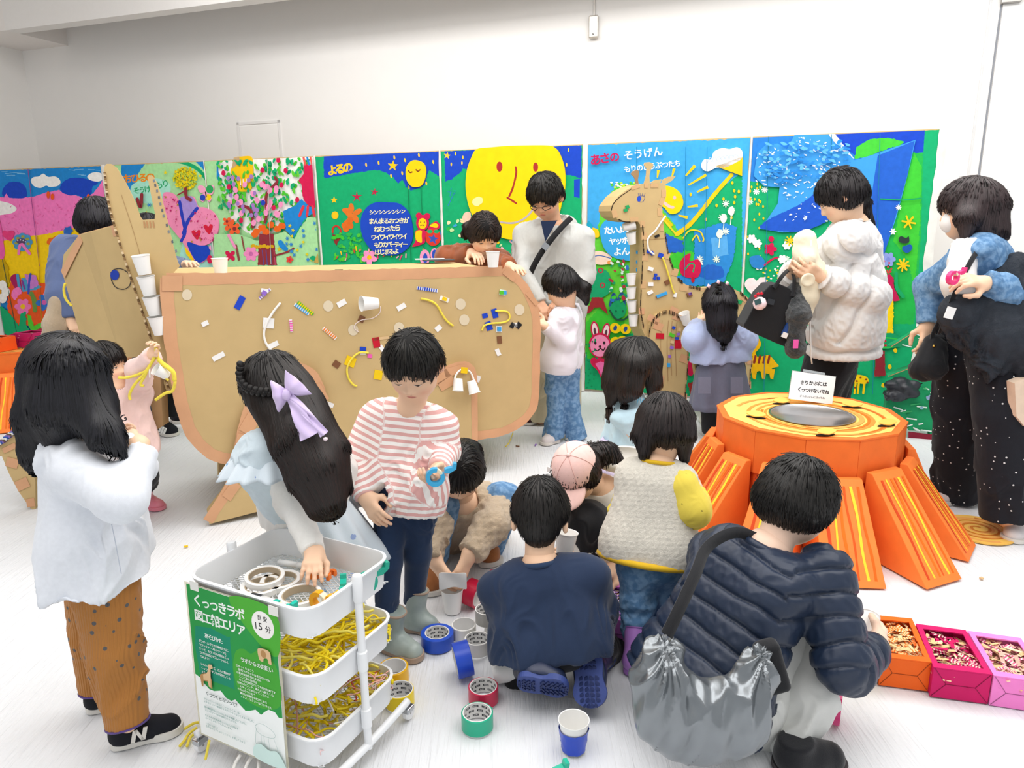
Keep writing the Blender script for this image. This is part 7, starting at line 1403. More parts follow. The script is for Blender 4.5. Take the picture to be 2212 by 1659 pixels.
for heel, toe, up, shaft in ((J((1116, 1476, 1.80)), J((1228, 1492, 1.775)), nrm([.05, .95, .42]), (1130, 1440, 1.98)), (J((1268, 1400, 1.87)), J((1276, 1530, 1.765)), nrm([.12, .97, .38]), (1300, 1415, 2.03))):
    b_ = p.shoe(heel, toe, NB_, NS_, w=.046, up=up, shaft=shaft, rim=.95, hi=.06, label='navy rubber boot with its sole turned up'); solepad(b_, heel, toe, up, .044)
p.hand((1243, 1216, 2.2), nrm([-.6, .25, .35]), nrm([-.2, .5, -.6]), .12, -1, .8, fore=(1262, 1245, 2.15)); cup(J((1219, 1200, 2.2)), nrm([.12, .1, 1]), 'white paper cup held up by the kneeling boy', s=1.0)
p.bones([(p.NB, p.PV, .06, .07), (A1[0], A1[1], .03, .025), (A1[1], A1[2], .025, .02), (A2[0], A2[1], .03, .025), (A2[1], A2[2], .025, .02)]); p.done()
# ===== toddler in the fleece vest
p = Person(G(1400, 1450), 'toddler seen from behind in a cream fleece vest, yellow sleeves, jeans and purple boots')
p.head((1437, 918, 2.24), az(25, 25), .200, (1428, 1010, 2.22), face=False, h=.004, wide=1.08)
p.hairdo(col='#231c1b', n=1700, steps=9, w=.0014, pad=.055, low=-.42, crown=(0, -.12, .5), seed=4, fringe=.12, wide=1.12, extra=[('c', [(1385, 940, 2.2), (1392, 975, 2.18)], [.03, .02]), ('c', [(1480, 940, 2.2), (1478, 985, 2.2)], [.03, .018])])
sd = p.torso((1420, 1008, 2.2), (1402, 1180, 2.14), 15, .112, .09, .085, .100, .045, 1.0); p.neckhole(sd, .05)
o = p.part('fleece_vest', sd, .0055, mat('sherpa_cream', '#ece6d8', .95, kind='fleece', scale=110, bump=1.0, var=.03, sheen=.4, dist=.005), None, post=lambda V, Q: V + vnormals(V, Q) * (.0012 * wav(V, 55, 3, 2))[:, None]); MUST = FAB('mustard_rib', '#dfb423', kind='rib', scale=700)
p.collar(.062, .007, MUST, z=.018)
def ring(par, c, a, rx, ry, r_, m, name, xd): x = nrm(xd - a * (xd @ a)); y = np.cross(a, x); return MB().tube([c + rx * x * math.cos(t) + ry * y * math.sin(t) for t in np.linspace(0, 2 * math.pi, 41)], r_, 8, cap=False).build(name, m, par, smooth=True)
ring(p.root, p.HM - p.a * .004, p.a, .158, .114, .011, MUST, 'hem_band', p.r)
YSL = prints('yellow_sleeve', '#e6cf52', ['#8a7a30'], 22, .05, feature=.28); sd = SD(); A2 = [(1474, 1050, 2.13), (1498, 1102, 2.10), (1510, 1078, 2.25)]; sd.chain([J(q) for q in A2], [.052, .052, .038], .03); sd.chain([J(q) for q in ((1360, 1050, 2.3), (1345, 1110, 2.36), (1370, 1100, 2.42))], [.04, .04, .03], .03); p.part('sleeve', sd, .005, YSL, (.006, 9, (0, 0, 1), .6, 8))
p.hand((1508, 1075, 2.30), nrm([.2, .5, .3]), nrm([-.6, .2, 0]), .095, 1, .6)
sd = SD(); LG = (((1380, 1225, 2.13), (1378, 1300, 2.10), (1374, 1372, 2.06)), ((1432, 1222, 2.14), (1436, 1300, 2.16), (1440, 1370, 2.18)))
for q in LG: sd.chain([J(t) for t in q], [.066, .056, .044], .02)
sd.ell(J((1406, 1225, 2.13)), (.11, .085, .06), k=.03); o = p.part('jeans', sd, .0055, DENIM, (.005, 8, (1, 0, .2), .5, 9))
PUR = mat('rubber_purple', '#b57fd0', .4, var=.04, spec=.5); PURS = mat('rubber_purple_dark', '#a670c0', .5, var=.04)
p.shoe(G(1362, 1462), G(1400, 1395), PUR, PURS, w=.036, shaft=(1374, 1352, 2.06), rim=1.05, label='purple rubber boot standing in front'); p.shoe(G(1425, 1440), G(1462, 1380), PUR, PURS, w=.036, shaft=(1440, 1355, 2.19), rim=1.05)
mb = MB()
def onsurf(q, off): return J(q) + A_([0, -off, 0])
for a, b in (((1404, 1252, 2.06), (1436, 1254, 2.06)), ((1404, 1252, 2.06), (1408, 1290, 2.055)), ((1408, 1290, 2.055), (1424, 1304, 2.055)), ((1424, 1304, 2.055), (1438, 1290, 2.06))): A, B = J(a), J(b); mb.tube([A, B], .0016, 5)
p.bones([(p.NB, p.PV, .06, .06), (LG[0][0], LG[0][2], .03, .02), (LG[1][0], LG[1][2], .03, .02)]); p.done()
# ===== woman in the navy down jacket, squatting
p = Person(G(1640, 1640), 'woman with short black hair squatting in a quilted navy down jacket and pale trousers', '#f0cdb6')
p.head((1722, 1082, 1.86), az(64, 34), .235, (1668, 1190, 1.80), h=.0035, rn=.20, face=True, up=(0, 0, 1)); p.hairdo(col='#1a1816', n=2600, steps=8, w=.0015, pad=.06, low=-.38, crown=(0, -.12, .52), seed=6, fringe=.12, wide=1.08, splay=.08)
sd = p.torso((1652, 1195, 1.80), (1508, 1475, 1.72), 60, .158, .125, .105, .125, .05, 1.05, k=.07)
R1 = p.sleeve(sd, 1 if p.r[0] < 0 else 1, (1822, 1445, 1.60), (1888, 1400, 1.72), (.080, .070, .050), sh=(1778, 1238, 1.74)); R2 = p.sleeve(sd, -1, (1520, 1330, 2.05), (1650, 1380, 2.1), (.075, .06, .045), sh=(1540, 1200, 1.93)); p.neckhole(sd, .062)
DOWN = mat('down_nylon_navy', '#1d2a40', .42, kind='noise', scale=60, bump=.12, var=.05, spec=.45); p.part('down_jacket', sd, .0062, DOWN, post=quilt([[p.NB - p.a * .05, p.HM + p.a * .1], list(R1), list(R2)], .060, .009, 0, .35))
p.collar(.068, .012, DOWN)
MB().lathe([(.047, -.03), (.050, -.02), (.044, .004), (.030, .006)], R1[2], nrm(R1[2] - R1[1]), 24).build('cuff', BLACKC, p.root, smooth=True)
p.hand(J((1895, 1396, 1.73)), nrm([.35, .55, -.15]), nrm([-.6, .2, .2]), .165, 1, .75, fore=R1[1]); dn_ = cup(J((1868, 1392, 1.80)), nrm([.25, .6, .35]), 'white paper cup with colourful strips held by the squatting woman', s=1.1)
p.hand(J((1652, 1382, 2.12)), nrm([.5, .6, 0]), nrm([0, 0, -1]), .16, 1, .5, fore=R2[1])
GP = mat('satin_trouser_grey', '#d9dad6', .45, kind='noise', scale=300, bump=.1, var=.02, sheen=.2); sd = SD(); Pv = J((1560, 1505, 1.74))
for q in (((1600, 1520, 1.70), (1745, 1330, 1.86), (1665, 1570, 1.70)), ((1530, 1480, 1.85), (1660, 1330, 2.1), (1600, 1560, 2.05))): sd.chain([J(t) for t in q], [.115, .082, .066], .04)
sd.ell(Pv, (.15, .13, .11), k=.04); p.part('trousers', sd, .0065, GP, (.007, 6, (.3, 0, 1), .45, 12))
sd = SD(); sd.chain([J((1762, 1360, 1.80)), J((1748, 1500, 1.68)), J((1706, 1592, 1.64))], [.060, .066, .062], .03); p.part('trouser_leg', sd, .006, GP, (.007, 6, (.2, 0, 1), .4, 13))
BS = mat('black_suede', '#17181d', .9, kind='noise', scale=300, bump=.3, var=.08, sheen=.3); p.shoe(G(1672, 1665), G(1825, 1650), BS, mat('sole_dark', '#4a4648', .7, var=.05), w=.046, hi=.09, h=.005); p.shoe(G(1640, 1560), G(1740, 1535), BS, mat('sole_dark', '#4a4648', .7), w=.042, hi=.08, h=.006)
sd = SD(); sd.box(J((1667, 1440, 1.52)), (.018, .012, .055), rotm((0, 1, 0), -18), .012); sd.ell(J((1655, 1412, 1.52)), (.022, .016, .03)); p.part('dark_flap', sd, .005, BLACKC, parent=p.root)
p.bones([(p.NB, p.PV, .07, .08), (R1[0], R1[1], .035, .03), (Pv, (1745, 1330, 1.86), .05, .04)]); MB().lathe([(0, -.004), (.004, 0), (0, .004)], p.L(-.36, .02, -.16) if p.R[0, 0] > 0 else p.L(.36, .02, -.16), (0, 0, 1), 10).build('earring', mat('gold', '#c9a050', .25, 1.0), p.root, smooth=True); p.done()
# silver bag with black strap
t = empty('shoulder_bag', J((1500, 1640, 1.5)), 'shiny silver-grey slouchy shoulder bag hanging at the squatting woman hip', 'bag')
sd = SD(); bc = [(1432, 1425, 1.50), (1412, 1505, 1.46), (1475, 1550, 1.44), (1555, 1565, 1.44), (1618, 1520, 1.46), (1640, 1440, 1.49)]
for i, q in enumerate(bc): sd.ell(J(q), ((.045, .035, .05), (.06, .045, .09), (.085, .055, .105), (.09, .055, .09), (.055, .045, .09), (.03, .025, .05))[i], k=.07)
V, Q = sd.mesh(.005); a0, a1 = J((1437, 1385, 1.5)), J((1650, 1400, 1.49)); N_v = vnormals(V, Q); 
d0 = V - a0; th = np.arctan2(d0[:, 2], d0[:, 0]); d1 = V - a1; th1 = np.arctan2(d1[:, 2], -d1[:, 0]); r0 = np.linalg.norm(d0, axis=1); r1 = np.linalg.norm(d1, axis=1)
k0 = np.exp(-(r0 / .17) ** 2); k1 = np.exp(-(r1 / .17) ** 2); disp = .010 * k0 * (1 - 2 * np.abs(np.sin(th * 6.5 + .6 * wav(V, 5, 2, 1)))) + .010 * k1 * (1 - 2 * np.abs(np.sin(th1 * 6.5 + .6 * wav(V, 5, 4, 1)))) + .005 * (1 - 2 * np.abs(wav(V * A_([1, 1, .5]), 9, 21, 2)))
V = V + N_v * disp[:, None]; meshobj('bag_body', V, Q, mat('silver_nylon', '#84898d', .27, .75, kind='noise', scale=250, bump=.05, var=.05), t)
def strapmesh(pts, w, th, m, par, name='strap', nrmv=(0, -1, .3)):
    P = catmull([J(q) for q in pts], 6, False); V = []
    for i in range(len(P)):
        tt = nrm(P[min(i + 1, len(P) - 1)] - P[max(i - 1, 0)]); nn = nrm(A_(nrmv) - tt * (A_(nrmv) @ tt)); b = np.cross(tt, nn); V += [P[i] + b * w / 2 + nn * th, P[i] - b * w / 2 + nn * th, P[i] - b * w / 2 - nn * th, P[i] + b * w / 2 - nn * th]
    F = [(4 * i + j, 4 * i + (j + 1) % 4, 4 * i + 4 + (j + 1) % 4, 4 * i + 4 + j) for i in range(len(P) - 1) for j in range(4)]; return meshobj(name, V, F, m, par)
strapmesh([(1650, 1170, 1.80), (1590, 1150, 1.78), (1530, 1180, 1.715), (1502, 1240, 1.62), (1470, 1310, 1.545), (1440, 1372, 1.50)], .030, .002, BLACKC, t); MB().tube([J((1437, 1372, 1.495)), J((1434, 1395, 1.495))], .005, 8).build('ring', STEEL, t)
# ===== girl on the left with long black hair
p = Person(G(270, 1590), 'girl with long straight black hair in a pale blue-white top and brown corduroy trousers')
p.head((148, 812, 1.80), az(75, 22), .205, (160, 925, 1.78), face=False, h=.004, wide=1.0)
HB = [(150, 900, 1.70), (150, 960, 1.67), (105, 985, 1.68)]
p.hairdo(col='#16161b', n=3600, steps=16, step=.020, w=.0016, pad=.06, low=-.5, crown=(0, -.05, .55), seed=8, fringe=.1, wide=1.08, splay=.03, free=2, extra=[('c', [(112, 800, 1.76), (88, 900, 1.73), (76, 975, 1.72), (72, 1000, 1.72)], [.06, .055, .032, .016]), ('c', [(148, 800, 1.72), (135, 880, 1.70), (125, 940, 1.69)], [.075, .07, .035]), ('c', [(180, 800, 1.73), (196, 880, 1.71), (228, 935, 1.66), (262, 968, 1.64)], [.055, .055, .035, .012])])
sd = p.torso((165, 935, 1.79), (205, 1165, 1.80), 70, .115, .105, .085, .118, .085, 1.14)
A1 = p.sleeve(sd, 1 if (p.r @ A_([0, -1, 0])) > 0 else -1, (262, 1075, 1.60), (312, 968, 1.70), (.066, .058, .034)); A2 = p.sleeve(sd, -1 if (p.r @ A_([0, -1, 0])) > 0 else 1, (300, 1010, 1.93), (285, 975, 1.86), (.05, .045, .034))
p.part('sweatshirt', sd, .0055, FAB('ice_white_sweat', '#e3e7ee', scale=700, bump=.12), (.007, 4.5, (.4, 0, 1), .5, 14)); MB().tube(catmull([J((228, 1080, 1.655)), J((245, 1150, 1.665)), J((262, 1240, 1.66))], 5, False), .0012, 5).build('side_seam', FAB('seam_blue', '#c2c8d6'), p.root)
p.hand((300, 965, 1.715), nrm(J((262, 930, 1.76)) - J((300, 965, 1.715))), nrm([-.1, .3, -.9]), .125, -1, .8, thumb=.8, fore=A1[1]); p.hand((288, 972, 1.84), nrm(J((258, 945, 1.79)) - J((288, 972, 1.84))), nrm([.1, -.5, .6]), .115, 1, .7, fore=A2[1]); tag(MB().lathe([(0, 0), (.012, .001), (.013, .006), (0, .009)], J((278, 945, 1.72)), (.2, -.3, 1), 12).build('sticker_backing', SM['white']), 'small white sticker backing pinched in the long-haired girl fingers', 'sticker')
CORD = prints('corduroy_brown', '#b0763a', ['#5b5a5c'], 34, .20, rnd=.75, feature=None); 
for nd in CORD.node_tree.nodes:
    if nd.type == 'BUMP': nd.inputs['Strength'].default_value = .0
nt = CORD.node_tree; tc = nt.nodes.new('ShaderNodeTexCoord'); wv_ = nt.nodes.new('ShaderNodeTexWave'); wv_.inputs['Scale'].default_value = 42; wv_.inputs['Distortion'].default_value = 1.0; wv_.inputs['Detail Scale'].default_value = .5; wv_.bands_direction = 'X'; nt.links.new(tc.outputs['Object'], wv_.inputs['Vector']); bp = nt.nodes.new('ShaderNodeBump'); bp.inputs['Strength'].default_value = .6; bp.inputs['Distance'].default_value = .003; nt.links.new(wv_.outputs['Fac'], bp.inputs['Height']); nt.links.new(bp.outputs[0], nt.nodes['Principled BSDF'].inputs['Normal'])
sd = SD(); L1 = ((225, 1240, 1.76), (247, 1400, 1.72), (276, 1560, 1.685)); L2 = ((195, 1235, 1.88), (200, 1370, 1.87), (208, 1490, 1.85))
for q, R_ in ((L1, (.092, .070, .055)), (L2, (.075, .058, .046))): sd.chain([J(t) for t in q], R_, .02); sd.cut(J(q[2]), J(q[2]) - J(q[1]), .12)
sd.ell(J((212, 1215, 1.82)), (.11, .095, .08), k=.03); p.part('corduroy_trousers', sd, .0055, CORD, (.005, 6, (.5, 0, 1), .5, 15))
for q, rr_ in ((L1, .054), (L2, .045)): ring(p.root, J(q[2]), nrm(J(q[2]) - J(q[1])), rr_, rr_, .003, FAB('purple_hem', '#5a4486'), 'hem_trim', A_([1., 0, 0]))
SNK = mat('sneaker_black', '#15171f', .8, kind='noise', scale=400, bump=.3, var=.08)
s1 = p.shoe(G(238, 1612), G(398, 1572), SNK, WHSOLE, w=.036, hi=.06, h=.0038, solh=.022); s2 = p.shoe(G(185, 1535), G(320, 1502), SNK, WHSOLE, w=.035, hi=.06, h=.0045, solh=.022)
d = nrm(G(398, 1572) - G(238, 1612)); x = np.cross(d, UPZ); q0 = G(238, 1612) + d * .062 + x * .037 + UPZ * .020
pn_ = Paint(q0, x); mb = MB()
for a, b, w_ in (((.0, .0), (.010, .038), .011), ((.010, .038), (.026, .002), .009), ((.026, .002), (.036, .040), .011)): A, B = q0 + d * a[0] + UPZ * a[1], q0 + d * b[0] + UPZ * b[1]; mb.prism([A - d * w_ / 2, A + d * w_ / 2, B + d * w_ / 2, B - d * w_ / 2], x * .0025)
mb.build('letter_n', mat('shoe_white', '#e9e6de', .6, var=0), s1)
mb = MB()
for i in range(4): c = G(238, 1612) + d * (.078 + .016 * i) + UPZ * (.066 - .0075 * i); mb.tube([c - x * .016, c + UPZ * .004, c + x * .016], .0028, 6)
mb.build('laces', mat('lace_black', '#23252e', .8), s1, smooth=True)
p.bones([(p.NB, p.PV, .06, .06), (A1[0], A1[1], .03, .025), (L1[0], L1[2], .04, .03), (L2[0], L2[2], .04, .03)]); p.done()
# ===== girl with the lavender bow
p = Person(G(760, 1345), 'girl with lavender bow in pale blue printed dress, reaching into the trolley')
p.head((588, 838, 2.0), az(-52, 14), .205, (592, 940, 1.99), face=True, h=.0045, wide=1.0)
fl = lambda P: np.tile(nrm(J((700, 1090, 1.84)) - J((620, 850, 1.92))), (len(P), 1)) + A_([0, 0, -.15]) - .0
tailP = [(640, 850, 1.93), (670, 940, 1.86), (700, 1030, 1.82), (718, 1092, 1.80)]
def flow_e(P): fr = P - p.L(0, -.1, .45); w_ = np.clip((p.L(0, 0, .12)[2] - P[:, 2]) / .08, 0, 1)[:, None]; dn_ = nrm(J((712, 1090, 1.80)) - J((630, 880, 1.92))); return (fr / np.linalg.norm(fr, axis=1, keepdims=True)) * (1 - w_) + dn_ * (w_ + .25)
p.hairdo(col='#1a1614', n=3600, steps=15, step=.021, w=.0016, pad=.045, low=-.28, crown=(0, -.1, .45), seed=9, fringe=.10, wide=1.05, flow=flow_e, splay=.04, free=1, tip='#3a2420', extra=[('c', [(625, 850, 1.95), (655, 935, 1.87), (685, 1010, 1.83), (705, 1080, 1.80)], [.075, .066, .060, .052]), ('c', [(585, 880, 1.93), (625, 960, 1.85), (655, 1030, 1.82), (682, 1085, 1.80)], [.05, .045, .04, .028]), ('c', [(665, 880, 1.93), (712, 970, 1.88), (738, 1045, 1.85)], [.05, .045, .028])])
mb = MB()   # french braid round the side of the head
bp_ = catmull([J((520, 790, 1.93)), J((518, 815, 1.92)), J((532, 836, 1.905)), J((560, 846, 1.885)), J((590, 846, 1.87)), J((615, 838, 1.87))], 5, False)
for i, q in enumerate(bp_):
    mb.lathe([(0, -.010), (.010, -.005), (.012, 0), (.010, .005), (0, .010)], q + A_([0, 0, .004 * (-1) ** i]), nrm(A_([.6 * (-1) ** i, -.2, .8])), 10)
mb.build('braid', mat('braid_hair', '#161312', .45, kind='rib', scale=900, bump=.4), p.root, smooth=True)
sd = p.torso((600, 948, 1.99), (668, 1100, 2.08), -30, .115, .085, .075, .085, -.02, 1.0)
A1 = p.sleeve(sd, -1, (632, 1085, 1.94), (678, 1190, 1.80), (.050, .044, .034), sh=(572, 985, 1.93)); A2 = p.sleeve(sd, 1, (740, 1010, 2.12), (760, 1090, 2.2), (.048, .04, .034))
p.part('ribbed_top', sd, .0055, mat('cream_rib', '#f3f1ec', .85, kind='rib', scale=700, bump=.4, var=.02, sheen=.2), (.003, 9, (0, 0, 1), .5, 16))
DRS = prints('bow_print_cotton', '#dfebf3', ['#7fb2dc', '#9fb4e0'], 17, .20, rnd=.8, feature=.55); BOD = FAB('blue_cotton_dress', '#d3e2ea')
sd = SD(); B0, B1 = J((605, 955, 1.98)), J((668, 1085, 2.06))
for q in (-1, 1): sd.cap(B0 + p.r * q * .055 + A_([0, 0, -.03]), B1 + p.r * q * .045, .084, .088, .05)
sd.cut(B1, B1 - B0, .3); sd.cap(A1[0] + A_([.0, 0, .02]), A1[0] + (A1[1] - A1[0]) * .25, .062, .056, .02, 'u'); p.part('dress_bodice', sd, .0055, BOD, (.003, 8, (0, 0, 1), .5, 17))
# skirt: pleated flaring surface
def skirt(par, c0, c1, rx0, ry0, rx1, ry1, xd, m, name='skirt', pleats=14, amp=.018, th=.003, nz=16, n=140, seed=0, wob=.012):
    c0, c1 = A_(c0), A_(c1); a = nrm(c1 - c0); x = nrm(xd - a * (xd @ a)); y = np.cross(a, x); r = np.random.RandomState(seed); ph = r.uniform(0, 6.28, 4); V = []
    for k in range(nz + 1):
        t = k / nz; rx, ry = rx0 + (rx1 - rx0) * t ** .9, ry0 + (ry1 - ry0) * t ** .9
        for j in range(n):
            q = j / n * 2 * math.pi; pl_ = (math.sin(q * pleats + ph[0]) + .5 * math.sin(q * (pleats * .6 // 1) + ph[1])) * amp * t; V.append(c0 + (c1 - c0) * t + (rx + pl_) * x * math.cos(q) + (ry + pl_) * y * math.sin(q) + a * wob * t * math.sin(q * 3 + ph[2]))
    F = [(k * n + j, k * n + (j + 1) % n, (k + 1) * n + (j + 1) % n, (k + 1) * n + j) for k in range(nz) for j in range(n)]
    o = meshobj(name, A_(V), A_(F), m, par); s_ = o.modifiers.new('thick', 'SOLIDIFY'); s_.thickness = th; return o
skirt(p.root, J((655, 1065, 2.05)), J((708, 1240, 2.10)), .10, .085, .20, .17, p.r, DRS, 'dress_skirt', 13, .014)
skirt(p.root, J((590, 955, 1.98)), J((600, 1000, 1.985)), .098, .085, .165, .14, p.r, DRS, 'ruffle', 16, .010, nz=8, wob=.006); 
p.hand(A1[2], nrm(J((672, 1232, 1.72)) - A1[2]), nrm([-.05, -.1, -1]), .125, 1, .45, fore=A1[1], spread=.16)
sd = SD()
for q, s_ in ((((690, 1190, 2.15), (735, 1260, 2.24), (768, 1318, 2.30)), 1), (((660, 1190, 2.15), (650, 1265, 2.25), (655, 1320, 2.34)), 1)): sd.chain([J(t) for t in q], [.06, .05, .042], .02)
p.part('trousers', sd, .006, prints('bow_print_leggings', '#eaf1f6', ['#7fb2dc', '#9fb4e0'], 20, .12, feature=.5), (.003, 9, (0, 0, 1), .5, 18))
PKS = mat('sneaker_pink', '#e8c3c6', .6, var=.08); p.shoe(J((770, 1345, 2.28)) * A_([1, 1, 0]) + UPZ * .0, J((770, 1345, 2.28)) * A_([1, 1, 0]) + A_([-.02, -.0, .0]) + nrm([-.6, .8, 0]) * .16, PKS, mat('sole_grey', '#a8a6a8', .6), w=.034); p.shoe(G(655, 1345), G(640, 1300), PKS, mat('sole_grey', '#a8a6a8', .6), w=.034)
# the bow with tails
t2 = p.root; LAV = mat('organza_lavender', '#dcc8f0', .35, kind='noise', scale=90, bump=.15, var=.04, sheen=.4, alpha=.93)
def cloth_patch(grid, m, name, par, th=.0012):
    G_ = A_(grid); a, b = G_.shape[:2]; V = G_.reshape(-1, 3); F = A_([(i * b + j, i * b + j + 1, (i + 1) * b + j + 1, (i + 1) * b + j) for i in range(a - 1) for j in range(b - 1)]); o = meshobj(name, V, F, m, par); s_ = o.modifiers.new('thick', 'SOLIDIFY'); s_.thickness = th; sb = o.modifiers.new('soft', 'SUBSURF'); sb.levels = sb.render_levels = 1; return o
bcn = J((622, 850, 1.84))
for (tx, ty, sp, yy) in ((588, 858, 34, 1.825), (648, 822, 36, 1.83)):
    g = []; tip_ = J((tx, ty, yy)); ax_ = nrm(tip_ - bcn); sd_ = nrm(np.cross(ax_, (0, -1, 0))); L_ = np.linalg.norm(tip_ - bcn)
    for i in range(9):
        u = i / 8; row = []
        for j in range(9):
            v = (j - 4) / 4; wd = (.010 + sp * .00125 * u ** .8); row.append(bcn + ax_ * L_ * u * (1 - .12 * abs(v)) + sd_ * wd * v * .9 + A_([0, -1, 0]) * (.018 * math.sin(math.pi * u) * (1 - v * v) + .004 * math.cos(v * 9) * u))
        g.append(row)
    cloth_patch(g, LAV, 'hair_bow_loop', t2)
MB().lathe([(0, -.016), (.010, -.012), (.012, 0), (.010, .012), (0, .016)], bcn + A_([0, -.012, 0]), (.2, 0, 1), 14).build('hair_bow_knot', LAV, t2, smooth=True)
for pts, w0, w1 in (([(622, 855, 1.835), (640, 880, 1.815), (655, 915, 1.80), (668, 945, 1.785)], .012, .030), ([(626, 855, 1.83), (655, 885, 1.81), (682, 915, 1.795), (700, 940, 1.785)], .010, .014)):
    P = catmull([J(q) for q in pts], 4, False); g = []
    for i, q in enumerate(P):
        tt = nrm(P[min(i + 1, len(P) - 1)] - P[max(i - 1, 0)]); sd_ = nrm(np.cross(tt, (0, -1, 0))); w_ = w0 + (w1 - w0) * i / (len(P) - 1); g.append([q + sd_ * w_ * v + A_([0, -1, 0]) * .005 * math.sin(v * 4 + i * .7) for v in np.linspace(-1, 1, 7)])
    cloth_patch(g, LAV, 'hair_bow_tail', t2)
MB().lathe([(0, -.007), (.006, -.003), (.006, .003), (0, .005)], J((703, 948, 1.785)), (0, 0, 1), 12).build('heart_charm', mat('pearl_pink', '#f0dce4', .2, .2), t2, smooth=True)
p.bones([(p.NB, p.PV, .05, .05), (A1[0], A1[1], .025, .02)]); p.done()
# ===== the other people, built from one table-driven figure
def figure(base, label, head, faz, dn, hh, neck, pel, raz, sw, hw, rc, rh, topm, ext, flare=1.0, arms=(), legs=(), legm=None, rl=(.09, .06, .05), shoes=(), hair={}, topn='sweater', legn='trousers', wr=(.006, 5, (.2, 0, 1), .5, 3), wide=1.0, tone='#efc6a6', hl=.16, rs=(.055, .046, .036), face=True, post=None, hres=.003, col=None, h=.0065, tk=None):
    p = Person(base, label, tone); p.head(head, az(faz, dn), hh, neck, face=face, h=hres if face else .005, wide=wide)
    if hair is not None: p.hairdo(**{**dict(n=900, steps=7, w=.0018, pad=.05, low=-.34, h=.007), **hair})
    sd = p.torso(neck, pel, raz, sw, hw, rc, rh, ext, flare, k=.06); ch = []; sg = [(p.NB, p.PV, rc * .6, rh * .6)]
    for q, el, w, hd, hn, sd_, cu in arms:
        t = p.sleeve(sd, q, el, w, rs); ch.append(list(t)); sg.append((t[0], t[1], .03, .025)); wv_ = J(w); p.hand(wv_, nrm(J(hd) - wv_), nrm(hn), hl, sd_, cu, fore=t[1])
    p.neckhole(sd, hh * .24)
    if post == 'quilt': post = quilt([[p.NB - p.a * .03, p.HM]] + ch, .112, .020, .02, .45)
    p.topo = p.part(topn, sd, h, topm, wr if post is None else None, post=post, cols=tk and tk(p)); p.chains = ch
    if col: p.collar(hh * .25, .008, col)
    if legs:
        sd = SD()
        for q in legs: sd.chain([J(t) for t in q], rl, .03); sd.cut(J(q[-1]), J(q[-1]) - J(q[-2]), rl[-1] * 1.8); sg.append((q[0], q[-1], rl[0] * .5, rl[-1] * .5))
        sd.ell(p.PV, (hw + .03, rl[0] * 1.15, .09), rotm((0, 0, 1), -raz), k=.04); p.part(legn, sd, h, legm or BLACKC, (.006, 5, (.2, 0, 1), .5, 7))
    for a, b, m, so, kw in shoes: p.shoe(a, b, m, so, **kw)
    p.bones(sg); return p
RS = lambda p: 1 if p > 0 else -1
FLC = mat('sherpa_beige', '#cdb79a', .95, kind='fleece', scale=80, bump=1.0, var=.05, sheen=.4, dist=.006)
# crouching person in beige fleece
p = figure(G(985, 1250), 'person crouching in beige fleece jacket and jeans, bending over a paper cup', (992, 1020, 2.55), 172, 52, .225, (1000, 1085, 2.70), (1000, 1130, 2.95), 175, .165, .12, .115, .13, FLC, .03, post=lambda V, Q: V + vnormals(V, Q) * (.0035 * wav(V, 30, 3, 2) + .004 * wav(V, 7, 5, 1))[:, None], arms=((1, (938, 1140, 2.52), (938, 1208, 2.42), (972, 1262, 2.36), (.6, .3, -.2), -1, .45), (-1, (1058, 1140, 2.52), (1015, 1195, 2.42), (985, 1262, 2.36), (-.6, .3, -.2), 1, .45)), rs=(.075, .068, .05),
  legs=(((960, 1150, 2.9), (945, 1090, 2.60), (925, 1250, 2.62)), ((1040, 1140, 2.95), (1085, 1085, 2.72), (1060, 1190, 2.85))), legm=DENIM, rl=(.09, .075, .055), hair=dict(col='#15120f', n=1300, crown=(0, .1, .5), low=-.4, seed=11, fringe=.10, extra=[('e', (1000, 975, 2.62), (.07, .05, .04))]), hl=.165, topn='fleece_jacket')
UGG = mat('suede_brown', '#a5683a', .9, kind='noise', scale=200, bump=.3, var=.12, sheen=.3)
p.shoe(G(935, 1240), G(928, 1290), UGG, WHSOLE, w=.055, shaft=(928, 1215, 2.6), rim=1.0, h=.006); p.shoe(G(1035, 1195), G(1070, 1225), UGG, WHSOLE, w=.052, hi=.09, h=.006); p.done()
q0 = J((978, 1252, 2.33)); tag(cloth_patch([[q0 + A_([(i - 3) * .017, -.004 * math.sin(i + j), (j - 2) * .014 - abs(i - 3) * .005 * (j < 2)]) for j in range(5)] for i in range(7)], SM['white'], 'paper_piece', None), 'torn white paper held by the person in the beige fleece', 'paper')
# person in pink cap and patterned ivory coat
IV = prints('ivory_floral', '#eeeae2', ['#c98f96', '#7f7a8a'], 16, .05, rnd=1.0, feature=.2)
p = figure(G(1290, 1330), 'person in a pale pink cap and ivory coat crouching behind the boy in navy', (1243, 1022, 2.50), 205, 45, .21, (1300, 1060, 2.62), (1318, 1180, 2.78), 215, .16, .13, .115, .14, IV, .0, arms=((1, (1235, 1150, 2.52), (1300, 1235, 2.40), (1262, 1240, 2.38), (0, .2, -1), -1, .6), (-1, (1345, 1130, 2.6), (1330, 1225, 2.42), (1300, 1240, 2.38), (0, .2, -1), 1, .6)), rs=(.07, .065, .05), legs=(((1300, 1200, 2.7), (1270, 1130, 2.48), (1285, 1285, 2.5)), ((1340, 1200, 2.7), (1350, 1140, 2.5), (1340, 1290, 2.55))), rl=(.10, .085, .06), hair=dict(col='#221a18', n=1200, low=-.3, seed=12, extra=[('c', [(1280, 975, 2.60), (1310, 982, 2.60), (1340, 1000, 2.58)], [.035, .045, .02])]), topn='coat')
